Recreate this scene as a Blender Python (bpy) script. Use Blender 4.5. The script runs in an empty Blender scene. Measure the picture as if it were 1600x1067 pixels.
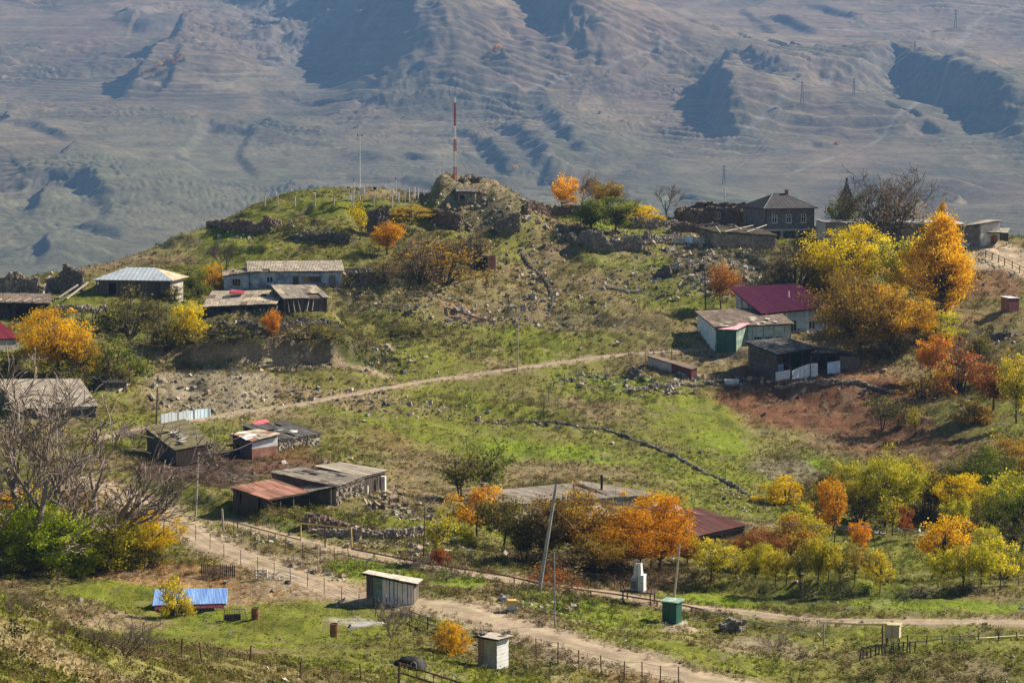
import bpy, math, random
import numpy as np
from mathutils import Vector, Matrix

# ---------------------------------------------------------------- camera, sky, sun, exposure
S = bpy.context.scene
R = math.radians
FPX = 1600 * 85.0 / 36.0          # focal length in pixels of the 1600 px wide photograph
CZ = 45.0                         # camera height above the valley floor
TH = math.atan((533.5 - 150) / FPX)
cam_d = bpy.data.cameras.new('camera'); cam = bpy.data.objects.new('camera', cam_d)
S.collection.objects.link(cam); S.camera = cam
cam_d.sensor_width = 36; cam_d.lens = 85; cam_d.clip_start = 0.5; cam_d.clip_end = 20000
cam.location = (0, 0, CZ); cam.rotation_euler = (math.pi / 2 - TH, 0, 0)

SUN_EL, SUN_AZ = R(36), R(29)     # azimuth measured from +X towards +Y
sdir = Vector((math.cos(SUN_EL) * math.cos(SUN_AZ), math.cos(SUN_EL) * math.sin(SUN_AZ), math.sin(SUN_EL)))
W = bpy.data.worlds.new('World'); S.world = W; W.use_nodes = True
wn = W.node_tree.nodes; bg = wn['Background']
sky = wn.new('ShaderNodeTexSky'); sky.sky_type = 'NISHITA'; sky.sun_disc = False
sky.sun_elevation = SUN_EL; sky.sun_rotation = math.atan2(sdir.x, sdir.y); sky.altitude = 1900; sky.dust_density = .4
W.node_tree.links.new(sky.outputs[0], bg.inputs[0]); bg.inputs[1].default_value = 0.05
sl = bpy.data.lights.new('sun', 'SUN'); so = bpy.data.objects.new('sun', sl); S.collection.objects.link(so)
sl.energy = 5.0; sl.angle = R(0.5); sl.color = (1.0, 0.89, 0.73)
so.rotation_euler = sdir.to_track_quat('Z', 'Y').to_euler(); so.location = (200, 100, 300)
vs = S.view_settings
vs.view_transform = 'Standard'; vs.look = 'None'; vs.gamma = 1; vs.exposure = 1.1; vs.use_curve_mapping = False
S.render.engine = 'CYCLES'
cy = S.cycles
cy.max_bounces = 5; cy.diffuse_bounces = 3; cy.glossy_bounces = 2; cy.transmission_bounces = 3
cy.transparent_max_bounces = 8; cy.volume_bounces = 1
cy.use_denoising = True
try: cy.denoiser = 'OPENIMAGEDENOISE'
except Exception: pass
cy.use_adaptive_sampling = True; cy.adaptive_threshold = 0.015

# ---------------------------------------------------------------- numbers
def _hash(ix, iy, seed):
    n = (ix.astype(np.int64) * 374761393 + iy.astype(np.int64) * 668265263 + seed * 974634541) & 0xffffffff
    n = ((n ^ (n >> 13)) * 1274126177) & 0xffffffff
    n = (n ^ (n >> 16)) & 0xffffff
    return n / float(0xffffff) * 2 - 1
def vn(x, y, seed=0):
    x = np.asarray(x, float); y = np.asarray(y, float)
    ix = np.floor(x); iy = np.floor(y); fx = x - ix; fy = y - iy
    fx = fx * fx * fx * (fx * (fx * 6 - 15) + 10); fy = fy * fy * fy * (fy * (fy * 6 - 15) + 10)
    a = _hash(ix, iy, seed); b = _hash(ix + 1, iy, seed); c = _hash(ix, iy + 1, seed); d = _hash(ix + 1, iy + 1, seed)
    return (a * (1 - fx) + b * fx) * (1 - fy) + (c * (1 - fx) + d * fx) * fy
def fbm(x, y, o=4, seed=0, g=0.5):
    s = 0; a = 1; t = 0
    for k in range(o):
        s = s + a * vn(x * 2 ** k, y * 2 ** k, seed + k * 17); t += a; a *= g
    return s / t
def sstep(a, b, x):
    t = np.clip((x - a) / (b - a), 0, 1); return t * t * (3 - 2 * t)

ct, st = math.cos(TH), math.sin(TH)
def ray(u, v):
    cx = (u - 800) / FPX; c = (533.5 - v) / FPX
    dy = ct + c * st; dz = -st + c * ct
    return cx / dy, dz / dy                     # x and z gained per metre of depth
def P(u, v, d):
    a, b = ray(u, v); return np.array((a * d, d, CZ + b * d))
def px(d): return d / FPX                       # metres per photo pixel at depth d

# ---------------------------------------------------------------- the lie of the land: surveyed points (u, v, depth)
CPX = [
 (-60,1067,72),(0,1067,75),(120,1067,84),(250,1067,92),(380,1067,108),(500,1067,128),(620,1067,146),(740,1067,152),(1000,1067,160),(1300,1067,168),(1600,1067,172),(1750,1067,174),
 (0,925,98),(70,975,100),(160,1015,104),(260,1035,110),(340,1052,118),
 (0,1000,84),
 (-80,880,205),(0,880,203),(100,915,192),(200,920,194),(290,955,186),(180,960,180),(320,1000,168),(450,1030,150),(420,960,180),(522,992,170),(620,1000,165),(570,960,178),
 (770,1046,157),(700,1010,165),(900,1030,165),(1000,1040,163),
 (340,898,201),(450,905,198),(600,944,184),(700,930,188),(850,918,200),(800,950,186),(950,960,190),(1050,972,192),(1050,920,206),(1200,985,188),(1200,1030,172),(1395,1004,180),(1560,1020,176),(1400,960,194),(1600,960,194),(1740,960,194),
 (0,840,214),(-90,760,238),(150,820,222),(250,800,226),(300,840,216),(420,850,214),(560,862,212),(700,875,210),
 (1050,890,218),(1200,925,208),(1400,925,208),(1600,925,206),(1750,920,206),
 (1200,850,240),(1400,850,243),(1600,860,236),(1750,850,236),
 (850,860,222),(950,840,232),(1050,840,240),(1400,780,280),(1250,780,276),(1600,780,268),(1760,780,268),
 (480,800,230),(600,780,240),(700,800,238),(750,760,262),(900,770,258),(1100,780,264),
 (300,740,250),(-80,700,262),(100,720,256),(270,720,260),(430,715,268),(600,700,285),(750,690,298),(900,690,302),(1050,700,302),(1200,710,305),(1400,690,318),(1600,690,300),(1770,690,300),
 (100,640,288),(-80,620,290),(250,655,292),(400,640,303),(550,640,308),(700,620,325),(850,630,325),(1000,620,332),(1150,620,338),(1300,630,340),(1450,630,330),(1600,620,328),(1780,620,330),
 (100,590,302),(250,600,310),(400,590,318),(550,585,325),(600,605,320),(760,582,337),(960,556,352),(1060,547,356),(1120,548,357),(1180,560,353),(1260,590,347),(1340,580,350),(1420,575,352),(1520,570,350),
 (300,568,327),(450,566,330),(580,562,333),(680,552,342),(310,545,329),(450,543,333),(570,545,337),
 (0,560,308),(-90,540,308),(150,560,312),(60,500,330),(-90,480,335),(160,500,335),
 (220,520,336),(400,500,347),(560,505,353),(700,500,362),(820,510,365),(950,510,367),(1080,500,372),(1080,520,364),
 (50,480,340),(210,463,346),(320,495,350),(480,488,355),(390,453,364),(470,449,366),(560,445,369),(640,450,372),
 (1200,530,360),(1290,520,366),(1400,520,366),(1550,500,365),(1583,488,368),(1720,490,370),
 (750,440,382),(860,440,390),(960,450,390),(1060,460,388),(1150,470,384),(1250,455,392),(1350,470,388),(1500,470,384),
 (0,443,368),(-100,455,366),(90,432,376),(150,424,384),(230,395,398),(330,358,408),(300,410,384),(450,405,382),(560,400,386),(650,410,386),(760,418,390),
 (380,375,393),(480,368,394),(600,372,396),(700,360,402),(800,355,408),(820,395,403),(920,395,405),(1000,395,408),(1100,410,400),(1200,410,404),(1300,420,402),(1440,430,400),(1560,425,397),(1700,430,398),
 (400,335,404),(430,322,406),(520,321,406),(640,322,407),(420,316,428),(520,310,432),(640,309,430),(370,338,420),
 (860,345,420),(950,362,418),(1040,372,418),(1130,382,418),(1210,384,420),(1270,375,428),(1350,378,428),(1450,380,426),(1530,384,420),(1580,385,414),(1700,388,414),
 (850,325,440),(900,326,446),(1000,335,448),(1060,345,446),(1150,345,448),(1300,362,450),(1500,368,445),(1600,374,436),(1750,378,436),
]
CPW = []
for xx in (-190, -120, -60, 0, 60, 120, 190):
    CPW += [(xx, 490, CZ - (44 if abs(xx) < 100 else 52)), (xx * 1.1, 550, CZ - 80), (xx * 1.2, 640, CZ - 122)]
for xx, yy, zz in [(-100,425,-46),(-80,440,-44),(-120,440,-54),(-95,460,-50),(0,468,-30),(60,470,-31),(110,465,-34),(-40,455,-30)]:
    CPW.append((xx, yy, CZ + zz))
for xx, yy, zz in [(0,0,-1.9),(-15,-25,-.5),(15,-25,-4),(-20,0,0),(20,0,-5),(0,30,-11.5),(-22,40,-11.5),(24,40,-18),(45,90,-32),(60,120,-40),(0,60,-16.5),(12,80,-25),(-40,100,-17),(-60,150,-28),(-60,75,-13)]:
    CPW.append((xx, yy, CZ + zz))
CP = np.array([P(*c) for c in CPX] + CPW)

def _phi(r2): return np.where(r2 > 0, .5 * r2 * np.log(np.maximum(r2, 1e-12)), 0)
_X = CP[:, :2] / 100; _n = len(CP)
_A = np.zeros((_n + 3, _n + 3))
_A[:_n, :_n] = _phi(((_X[:, None] - _X[None]) ** 2).sum(-1)) + np.eye(_n) * 4e-5
_A[:_n, _n] = 1; _A[:_n, _n + 1:] = _X; _A[_n, :_n] = 1; _A[_n + 1:, :_n] = _X.T
_w = np.linalg.solve(_A, np.r_[CP[:, 2], 0, 0, 0])
GX0, GX1, GY0, GY1, GS = -215, 215, -30, 672, 1.0
gx = np.arange(GX0, GX1 + GS, GS); gy = np.arange(GY0, GY1 + GS, GS)
# thin-plate on a 2 m lattice, refined to 1 m
_gx2 = np.arange(GX0, GX1 + 4, 2.0); _gy2 = np.arange(GY0, GY1 + 4, 2.0)
def _tps(q):
    out = np.empty(len(q))
    for i in range(0, len(q), 20000):
        c = q[i:i + 20000] / 100
        out[i:i + 20000] = _phi(((c[:, None] - _X[None]) ** 2).sum(-1)) @ _w[:_n] + _w[_n] + c @ _w[_n + 1:]
    return out
_q = np.stack(np.meshgrid(_gx2, _gy2), -1).reshape(-1, 2)
_B = _tps(_q).reshape(len(_gy2), len(_gx2))
def bil(G, x0, y0, s, x, y):
    fx = (np.asarray(x, float) - x0) / s; fy = (np.asarray(y, float) - y0) / s
    ix = np.clip(np.floor(fx).astype(int), 0, G.shape[1] - 2); iy = np.clip(np.floor(fy).astype(int), 0, G.shape[0] - 2)
    fx = np.clip(fx - ix, 0, 1); fy = np.clip(fy - iy, 0, 1)
    return (G[iy, ix] * (1 - fx) + G[iy, ix + 1] * fx) * (1 - fy) + (G[iy + 1, ix] * (1 - fx) + G[iy + 1, ix + 1] * fx) * fy
GXX, GYY = np.meshgrid(gx, gy)
HG = bil(_B, GX0, GY0, 2.0, GXX, GYY)
def H(x, y): return bil(HG, GX0, GY0, GS, x, y)
_ds = np.arange(62, 520, 0.5)
def hit(u, v, dmin=62):
    a, b = ray(u, v); d = _ds[_ds >= dmin]
    g = CZ + b * d - H(a * d, d)
    k = np.nonzero((g[:-1] > 0) & (g[1:] <= 0))[0]
    if len(k) == 0:
        k = [int(np.argmin(np.abs(g)))]; dd = d[k[0]]
    else:
        k0 = k[0]; dd = d[k0] + .5 * g[k0] / (g[k0] - g[k0 + 1] + 1e-9)
    return np.array((a * dd, dd, float(H(a * dd, dd))))
def zat(v, p):                                  # height seen at row v, at the depth of p
    return CZ + ray(800, v)[1] * p[1]
def hitline(pts, dmin=62): return np.array([hit(u, v, dmin) for u, v in pts])
def polydist(x, y, pts):
    best = np.full(np.shape(x), 1e9); side = np.zeros(np.shape(x)); par = np.zeros(np.shape(x)); L = 0
    for (ax, ay), (bx, by) in zip(pts[:-1], pts[1:]):
        dx, dy = bx - ax, by - ay; l2 = dx * dx + dy * dy + 1e-9
        t = np.clip(((x - ax) * dx + (y - ay) * dy) / l2, 0, 1)
        ex = x - ax - t * dx; ey = y - ay - t * dy; d = np.hypot(ex, ey)
        m = d < best; best = np.where(m, d, best)
        side = np.where(m, np.sign(dx * ey - dy * ex), side); par = np.where(m, L + t * math.sqrt(l2), par); L += math.sqrt(l2)
    return best, side, par, L

# relief on top of the surveyed surface
_m = P(735, 300, 417)
_ex = (GXX - _m[0]); _ey = (GYY - _m[1])
_mx = np.where(_ex < 0, sstep(-7.4, -5.2, _ex), 1 - sstep(4, 16, _ex)) * (1 - sstep(3, 13, np.abs(_ey)))
HG += 3.9 * _mx * (1 + .12 * fbm(_ex * .3, _ey * .3, 3, 5)) + .5 * _mx * fbm(_ex * .9, _ey * .9, 3, 8)
_far = sstep(90, 200, GYY)
HG += (.55 * fbm(GXX / 14, GYY / 14, 4, 3) + .34 * fbm(GXX / 3.0, GYY / 3.6, 3, 31)) * (.35 + .65 * _far)
_hl = sstep(330, 375, GYY) * (1 - sstep(440, 470, GYY))                # hillside: little sheep terraces and humps
HG += _hl * (.5 * fbm(GXX / 9, GYY / 3.2, 3, 41) + .28 * np.abs(fbm(GXX / 4, GYY / 2.5, 3, 77)))
def bank(pts, h, ls, lb, seed=0):                                        # a steep earth bank; its face lies to the left of travel
    global HG
    q = hitline(pts, 120)[:, :2]; c = q.mean(0); ext = np.abs(q - c).max(0) + lb * 3 + 4
    x0, x1 = np.searchsorted(gx, [c[0] - ext[0], c[0] + ext[0]]); y0, y1 = np.searchsorted(gy, [c[1] - ext[1], c[1] + ext[1]])
    sl_ = np.s_[y0:y1, x0:x1]; X, Y = GXX[sl_], GYY[sl_]; X = X + .8 * fbm(X / 3, Y / 3, 2, 400 + seed); Y = Y + .8 * fbm(X / 3 + 9, Y / 3, 2, 401 + seed)
    d, sd, t, L_ = polydist(X, Y, q); f = np.where(sd > 0, 1 - sstep(0, ls, d), np.exp(-(d / lb) ** 1.6)); e_ = np.minimum(t, L_ - t)
    HG[sl_] += h * f * sstep(-.5, .25 * L_, e_) * (1 + .25 * fbm(t / 4, t * 0, 2, 410 + seed))
BANKS = [([(616,556),(520,561),(430,561),(340,563),(284,556)],2.7,1.2,9),([(600,590),(450,602),(330,608),(236,598)],1.5,2.2,6),
 ([(570,376),(500,372),(440,376)],2.0,1.4,6),([(425,398),(370,394),(325,390)],1.3,1.3,5),([(720,480),(640,500),(540,500)],1.3,1.3,6),
 ([(1000,640),(900,652),(820,650),(720,652),(600,645)],.8,1.0,5),([(1630,930),(1400,934),(1200,927),(1060,917),(960,907),(880,902)],1.1,1.0,5),
 ([(520,842),(420,818),(340,797),(250,767),(200,742)],1.0,1.0,4),([(760,400),(690,395),(620,385)],1.5,1.5,6),
 ([(900,470),(860,480),(800,500)],1.0,1.3,5),([(1060,500),(1000,505),(930,512)],1.0,1.3,5),([(240,520),(160,512),(60,512)],1.6,1.3,6),
 ([(690,442),(620,452),(560,452)],1.4,1.3,5),([(330,365),(300,378),(260,390)],1.2,1.3,5),([(540,480),(470,500),(300,505)],1.2,1.3,5),([(1250,430),(1200,425),(1150,400)],1.6,1.8,6),([(1500,700),(1400,712),(1310,720)],.7,1.0,4),
 ([(640,330),(560,330),(450,332)],1.4,1.5,4),([(1050,390),(980,392),(900,384)],1.3,1.5,5),([(860,350),(830,362),(770,372)],1.2,1.5,5)]
for k_, b_ in enumerate(BANKS): bank(*b_, seed=k_)
_ph = HG / 1.15 + 1.6 * fbm(GXX / 11, GYY / 9, 3, 501); _fr = _ph - np.floor(_ph)   # narrow trodden terraces on the slopes
_tm = sstep(296, 330, GYY) * (1 - sstep(425, 445, GYY)) * sstep(-.3, .25, fbm(GXX / 17, GYY / 13, 3, 502))
HG += _tm * .55 * (np.where(_fr < .7, _fr / .7, (1 - _fr) / .3) - .5)
ROADS = {}
def road(key, pts, w):
    q = hitline(pts)
    for k in range(2):                                                # smooth the line
        q2 = [q[0]]
        for a, b in zip(q[:-1], q[1:]): q2 += [a * .75 + b * .25, a * .25 + b * .75]
        q = np.array(q2 + [q[-1]])
    ROADS[key] = (q, w)
road('upper', [(150,688),(250,664),(330,652),(400,641),(470,632),(520,622),(600,606),(680,593),(760,582),(860,569),(960,555),(1050,548),(1092,547)], 2.5)
road('lower', [(120,745),(190,772),(260,808),(330,850),(400,880),(470,905),(545,932),(640,938),(740,956),(830,990),(950,1020),(1060,1052),(1180,1085)], 4.3)
road('pipe', [(352,812),(480,850),(560,866),(640,880),(740,897),(850,915),(960,931),(1050,945),(1150,960),(1280,968),(1400,972),(1620,976)], 2.3)
for q, w in ROADS.values():                                            # roads are levelled across
    d, s_, t_, L_ = polydist(GXX, GYY, q[:, :2]); near = d < w * 1.8
    qz = H(q[:, 0], q[:, 1]); cum = np.r_[0, np.cumsum(np.hypot(*np.diff(q[:, :2], axis=0).T))]
    ker = np.ones(9) / 9; qz = np.convolve(np.pad(qz, 4, 'edge'), ker, 'valid')
    m = 1 - sstep(w * .55, w * 1.6, d)
    HG = np.where(near, HG * (1 - m) + np.interp(t_, cum, qz) * m, HG)
def level(u, v, r, k=1.0, dmin=62):                                    # a levelled yard under a building
    global HG
    p = hit(u, v, dmin); d = np.hypot(GXX - p[0], GYY - p[1]); m = (1 - sstep(r * .6, r, d)) * k
    HG = HG * (1 - m) + p[2] * m
for a in [(210,464,9),(440,452,9),(380,484,6),(485,484,5),(440,700,5),(290,712,5),(500,775,5),(1190,535,8),(1255,582,9),(1235,372,8),(610,940,4),(772,1040,2.5),(290,950,4),(1050,970,2.5),(1400,376,8),(970,845,8),(1395,1004,2)]:
    level(*a, k=.8)
# ---------------------------------------------------------------- scene helpers
COL = S.collection
def mesh_np(name, V, Fq, mat=None, smooth=False):
    V = np.asarray(V, np.float32); Fq = np.asarray(Fq, np.int32)
    me = bpy.data.meshes.new(name)
    me.vertices.add(len(V)); me.vertices.foreach_set('co', V.ravel())
    k = Fq.shape[1]
    me.loops.add(Fq.size); me.loops.foreach_set('vertex_index', Fq.ravel())
    me.polygons.add(len(Fq)); me.polygons.foreach_set('loop_start', np.arange(0, Fq.size, k, dtype=np.int32))
    me.update(calc_edges=True)
    if smooth: me.polygons.foreach_set('use_smooth', np.ones(len(Fq), bool))
    if mat: me.materials.append(mat)
    return me
def attr(me, name, typ, data, dom='POINT'):
    a = me.attributes.new(name, typ, dom); data = np.asarray(data, np.float32)
    if typ == 'FLOAT_COLOR':
        if data.shape[1] == 3: data = np.c_[data, np.ones(len(data))].astype(np.float32)
        a.data.foreach_set('color', data.ravel())
    elif typ == 'FLOAT_VECTOR': a.data.foreach_set('vector', data.ravel())
    else: a.data.foreach_set('value', data.ravel())
def link(name, me, parent=None, loc=None, rot=None):
    o = bpy.data.objects.new(name, me); COL.objects.link(o)
    if parent: o.parent = parent
    if loc is not None: o.location = loc
    if rot is not None: o.rotation_euler = rot
    return o
def tag(o, label=None, cat=None, group=None, kind=None):
    if label: o['label'] = label
    if cat: o['category'] = cat
    if group: o['group'] = group
    if kind or cat: o['kind'] = kind or 'thing'
    return o
def empty(name, loc, rz=0):
    o = bpy.data.objects.new(name, None); COL.objects.link(o); o.location = loc; o.rotation_euler = (0, 0, rz)
    o.empty_display_size = .2
    return o
class MB:                                                              # collects shapes into one mesh
    def __init__(s): s.v = []; s.f = []
    def hexa(s, p):                                                    # 8 corners: bottom ring then top ring
        b = len(s.v); s.v += [tuple(map(float, q)) for q in p]
        s.f += [tuple(b + i for i in f) for f in ((3,2,1,0),(4,5,6,7),(0,1,5,4),(1,2,6,5),(2,3,7,6),(3,0,4,7))]
        return s
    def box(s, x0, x1, y0, y1, z0, z1):
        return s.hexa([(x0,y0,z0),(x1,y0,z0),(x1,y1,z0),(x0,y1,z0),(x0,y0,z1),(x1,y0,z1),(x1,y1,z1),(x0,y1,z1)])
    def bar(s, a, b, w, h=None, roll=0):                               # a beam between two points
        a = Vector(a); b = Vector(b); d = (b - a).normalized(); h = h or w
        up = Vector((0, 0, 1)) if abs(d.z) < .95 else Vector((0, 1, 0))
        x = d.cross(up).normalized(); y = x.cross(d)
        if roll: x, y = x * math.cos(roll) + y * math.sin(roll), y * math.cos(roll) - x * math.sin(roll)
        x = x * w / 2; y = y * h / 2
        return s.hexa([a - x - y, a + x - y, a + x + y, a - x + y, b - x - y, b + x - y, b + x + y, b - x + y])
    def tube(s, pts, r, n=8, cap=True):
        pts = [Vector(p) for p in pts]; m = len(pts); rs = r if hasattr(r, '__len__') else [r] * m
        base = len(s.v); px_ = None
        for i, p in enumerate(pts):
            d = (pts[min(i + 1, m - 1)] - pts[max(i - 1, 0)]).normalized()
            if px_ is None: px_ = d.orthogonal().normalized()
            px_ = (px_ - d * px_.dot(d)).normalized(); py = d.cross(px_)
            for k in range(n):
                a = 2 * math.pi * k / n; s.v.append(tuple(p + (px_ * math.cos(a) + py * math.sin(a)) * rs[i]))
        for i in range(m - 1):
            for k in range(n):
                a = base + i * n + k; b = base + i * n + (k + 1) % n
                s.f.append((a, b, b + n, a + n))
        if cap:
            s.f.append(tuple(base + k for k in reversed(range(n)))); s.f.append(tuple(base + (m - 1) * n + k for k in range(n)))
        return s
    def poly(s, p):
        b = len(s.v); s.v += [tuple(map(float, q)) for q in p]; s.f.append(tuple(range(b, b + len(p)))); return s
    def prism(s, ring, off):                                           # a polygon given thickness along off
        n = len(ring); b = len(s.v); off = Vector(off)
        s.v += [tuple(map(float, q)) for q in ring] + [tuple(Vector(q) + off) for q in ring]
        s.f.append(tuple(b + i for i in reversed(range(n)))); s.f.append(tuple(b + n + i for i in range(n)))
        for i in range(n): j = (i + 1) % n; s.f.append((b + i, b + j, b + n + j, b + n + i))
        return s
    def stone(s, c, r, rng):                                           # a squarish rough stone
        b = len(s.v); q = Matrix.Rotation(rng.random() * 6.3, 3, 'Z') @ Matrix.Rotation(rng.uniform(-.4, .4), 3, 'X')
        sx, sy, sz = r * rng.uniform(.7, 1.35), r * rng.uniform(.7, 1.2), r * rng.uniform(.5, .95)
        for z in (-1, 1):
            for x, y in ((-1, -1), (1, -1), (1, 1), (-1, 1)):
                j = lambda: rng.uniform(.55, 1.1)
                w = q @ Vector((x * sx * j(), y * sy * j(), z * sz * j())); s.v.append((c[0] + w.x, c[1] + w.y, c[2] + w.z))
        s.f += [tuple(b + i for i in f) for f in ((3,2,1,0),(4,5,6,7),(0,1,5,4),(1,2,6,5),(2,3,7,6),(3,0,4,7))]
        return s
    def build(s, name, mat, parent=None, loc=None, rot=None, smooth=False):
        me = bpy.data.meshes.new(name); me.from_pydata(s.v, [], s.f); me.materials.append(mat); me.update()
        if smooth:
            for p in me.polygons: p.use_smooth = True
        return link(name, me, parent, loc, rot)

# ---------------------------------------------------------------- materials
def _nt(name):
    m = bpy.data.materials.new(name); m.use_nodes = True; t = m.node_tree; t.nodes.clear()
    return m, t, t.nodes, t.links
def ramp(nd, cols, pos=None):
    r = nd.new('ShaderNodeValToRGB'); e = r.color_ramp.elements
    n = len(cols); pos = pos or [i / (n - 1) for i in range(n)]
    while len(e) < n: e.new(.5)
    for i, c in enumerate(cols): e[i].position = pos[i]; e[i].color = (*c, 1)
    return r
def mat(name, cols, scale=2.0, rough=.85, bump=.25, bscale=12, stretch=(1, 1, 1), rnd=.18, metal=0, detail=6, spec=.3, contrast=(.3, .7)):
    m, t, nd, L = _nt(name)
    out = nd.new('ShaderNodeOutputMaterial'); p = nd.new('ShaderNodeBsdfPrincipled')
    tc = nd.new('ShaderNodeTexCoord'); mp = nd.new('ShaderNodeMapping'); mp.inputs['Scale'].default_value = stretch
    L.new(tc.outputs['Object'], mp.inputs[0])
    oi = nd.new('ShaderNodeObjectInfo'); ad = nd.new('ShaderNodeVectorMath'); ad.operation = 'ADD'
    sc = nd.new('ShaderNodeVectorMath'); sc.operation = 'SCALE'; sc.inputs[0].default_value = (37, 19, 53)
    L.new(oi.outputs['Random'], sc.inputs['Scale']); L.new(mp.outputs[0], ad.inputs[0]); L.new(sc.outputs[0], ad.inputs[1])
    n = nd.new('ShaderNodeTexNoise'); n.inputs['Scale'].default_value = scale; n.inputs['Detail'].default_value = detail; n.inputs['Roughness'].default_value = .65
    L.new(ad.outputs[0], n.inputs[0])
    mr = nd.new('ShaderNodeMapRange'); mr.inputs[1].default_value, mr.inputs[2].default_value = contrast
    L.new(n.outputs[0], mr.inputs[0])
    rp = ramp(nd, cols); L.new(mr.outputs[0], rp.inputs[0])
    hv = nd.new('ShaderNodeHueSaturation'); m2 = nd.new('ShaderNodeMapRange'); m2.inputs[3].default_value = 1 - rnd; m2.inputs[4].default_value = 1 + rnd
    L.new(oi.outputs['Random'], m2.inputs[0]); L.new(m2.outputs[0], hv.inputs['Value']); L.new(rp.outputs[0], hv.inputs['Color'])
    L.new(hv.outputs[0], p.inputs['Base Color'])
    p.inputs['Roughness'].default_value = rough; p.inputs['Metallic'].default_value = metal; p.inputs['Specular IOR Level'].default_value = spec
    if bump:
        n2 = nd.new('ShaderNodeTexNoise'); n2.inputs['Scale'].default_value = bscale; n2.inputs['Detail'].default_value = 4
        L.new(ad.outputs[0], n2.inputs[0]); b = nd.new('ShaderNodeBump'); b.inputs['Strength'].default_value = bump; b.inputs['Distance'].default_value = .05
        L.new(n2.outputs[0], b.inputs['Height']); L.new(b.outputs[0], p.inputs['Normal'])
    L.new(p.outputs[0], out.inputs[0])
    return m
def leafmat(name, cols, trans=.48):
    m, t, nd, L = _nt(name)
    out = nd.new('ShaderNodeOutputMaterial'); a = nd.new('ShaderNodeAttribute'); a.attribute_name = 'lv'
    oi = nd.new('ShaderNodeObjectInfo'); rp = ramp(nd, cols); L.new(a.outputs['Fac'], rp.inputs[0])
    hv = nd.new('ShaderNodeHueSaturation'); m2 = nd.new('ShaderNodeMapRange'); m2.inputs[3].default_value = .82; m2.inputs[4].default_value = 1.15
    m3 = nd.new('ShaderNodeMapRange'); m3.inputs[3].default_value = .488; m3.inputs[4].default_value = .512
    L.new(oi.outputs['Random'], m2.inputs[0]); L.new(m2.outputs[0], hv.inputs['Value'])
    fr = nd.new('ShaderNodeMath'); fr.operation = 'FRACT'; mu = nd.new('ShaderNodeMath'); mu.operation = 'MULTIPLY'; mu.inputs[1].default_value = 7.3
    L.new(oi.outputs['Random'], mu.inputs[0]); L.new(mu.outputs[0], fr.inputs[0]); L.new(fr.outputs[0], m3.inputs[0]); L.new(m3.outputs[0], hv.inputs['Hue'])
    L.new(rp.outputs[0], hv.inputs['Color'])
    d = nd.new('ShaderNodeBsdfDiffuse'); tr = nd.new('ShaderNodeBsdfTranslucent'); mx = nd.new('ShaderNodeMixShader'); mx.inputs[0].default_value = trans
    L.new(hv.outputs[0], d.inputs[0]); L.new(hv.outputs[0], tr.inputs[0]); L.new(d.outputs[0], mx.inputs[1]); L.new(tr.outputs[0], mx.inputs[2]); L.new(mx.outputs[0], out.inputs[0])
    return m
def groundmat(name, fine=3.0, bump=.6, bdist=.12, lo=.62, hi=1.3, big=.25):
    m, t, nd, L = _nt(name)
    out = nd.new('ShaderNodeOutputMaterial'); p = nd.new('ShaderNodeBsdfPrincipled'); p.inputs['Roughness'].default_value = .95; p.inputs['Specular IOR Level'].default_value = .1
    a = nd.new('ShaderNodeAttribute'); a.attribute_name = 'tint'; g = nd.new('ShaderNodeNewGeometry')
    def noise(s, det=8, r=.7):
        n = nd.new('ShaderNodeTexNoise'); n.inputs['Scale'].default_value = s; n.inputs['Detail'].default_value = det; n.inputs['Roughness'].default_value = r
        L.new(g.outputs['Position'], n.inputs[0]); return n
    n1 = noise(fine); n2 = noise(big)
    m1 = nd.new('ShaderNodeMapRange'); m1.inputs[1].default_value = .3; m1.inputs[2].default_value = .7; m1.inputs[3].default_value = lo; m1.inputs[4].default_value = hi
    m2 = nd.new('ShaderNodeMapRange'); m2.inputs[1].default_value = .3; m2.inputs[2].default_value = .7; m2.inputs[3].default_value = .78; m2.inputs[4].default_value = 1.2
    L.new(n1.outputs[0], m1.inputs[0]); L.new(n2.outputs[0], m2.inputs[0])
    mm = nd.new('ShaderNodeMath'); mm.operation = 'MULTIPLY'; L.new(m1.outputs[0], mm.inputs[0]); L.new(m2.outputs[0], mm.inputs[1])
    hv = nd.new('ShaderNodeHueSaturation'); L.new(a.outputs['Color'], hv.inputs['Color']); L.new(mm.outputs[0], hv.inputs['Value'])
    m4 = nd.new('ShaderNodeMapRange'); m4.inputs[1].default_value = .3; m4.inputs[2].default_value = .7; m4.inputs[3].default_value = .47; m4.inputs[4].default_value = .525
    n3 = noise(fine * .35); L.new(n3.outputs[0], m4.inputs[0]); L.new(m4.outputs[0], hv.inputs['Hue'])
    L.new(hv.outputs[0], p.inputs['Base Color'])
    b = nd.new('ShaderNodeBump'); b.inputs['Strength'].default_value = bump; b.inputs['Distance'].default_value = bdist
    n5 = noise(fine * 1.4, 6, .6); L.new(n5.outputs[0], b.inputs['Height']); L.new(b.outputs[0], p.inputs['Normal']); L.new(p.outputs[0], out.inputs[0])
    return m
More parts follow.
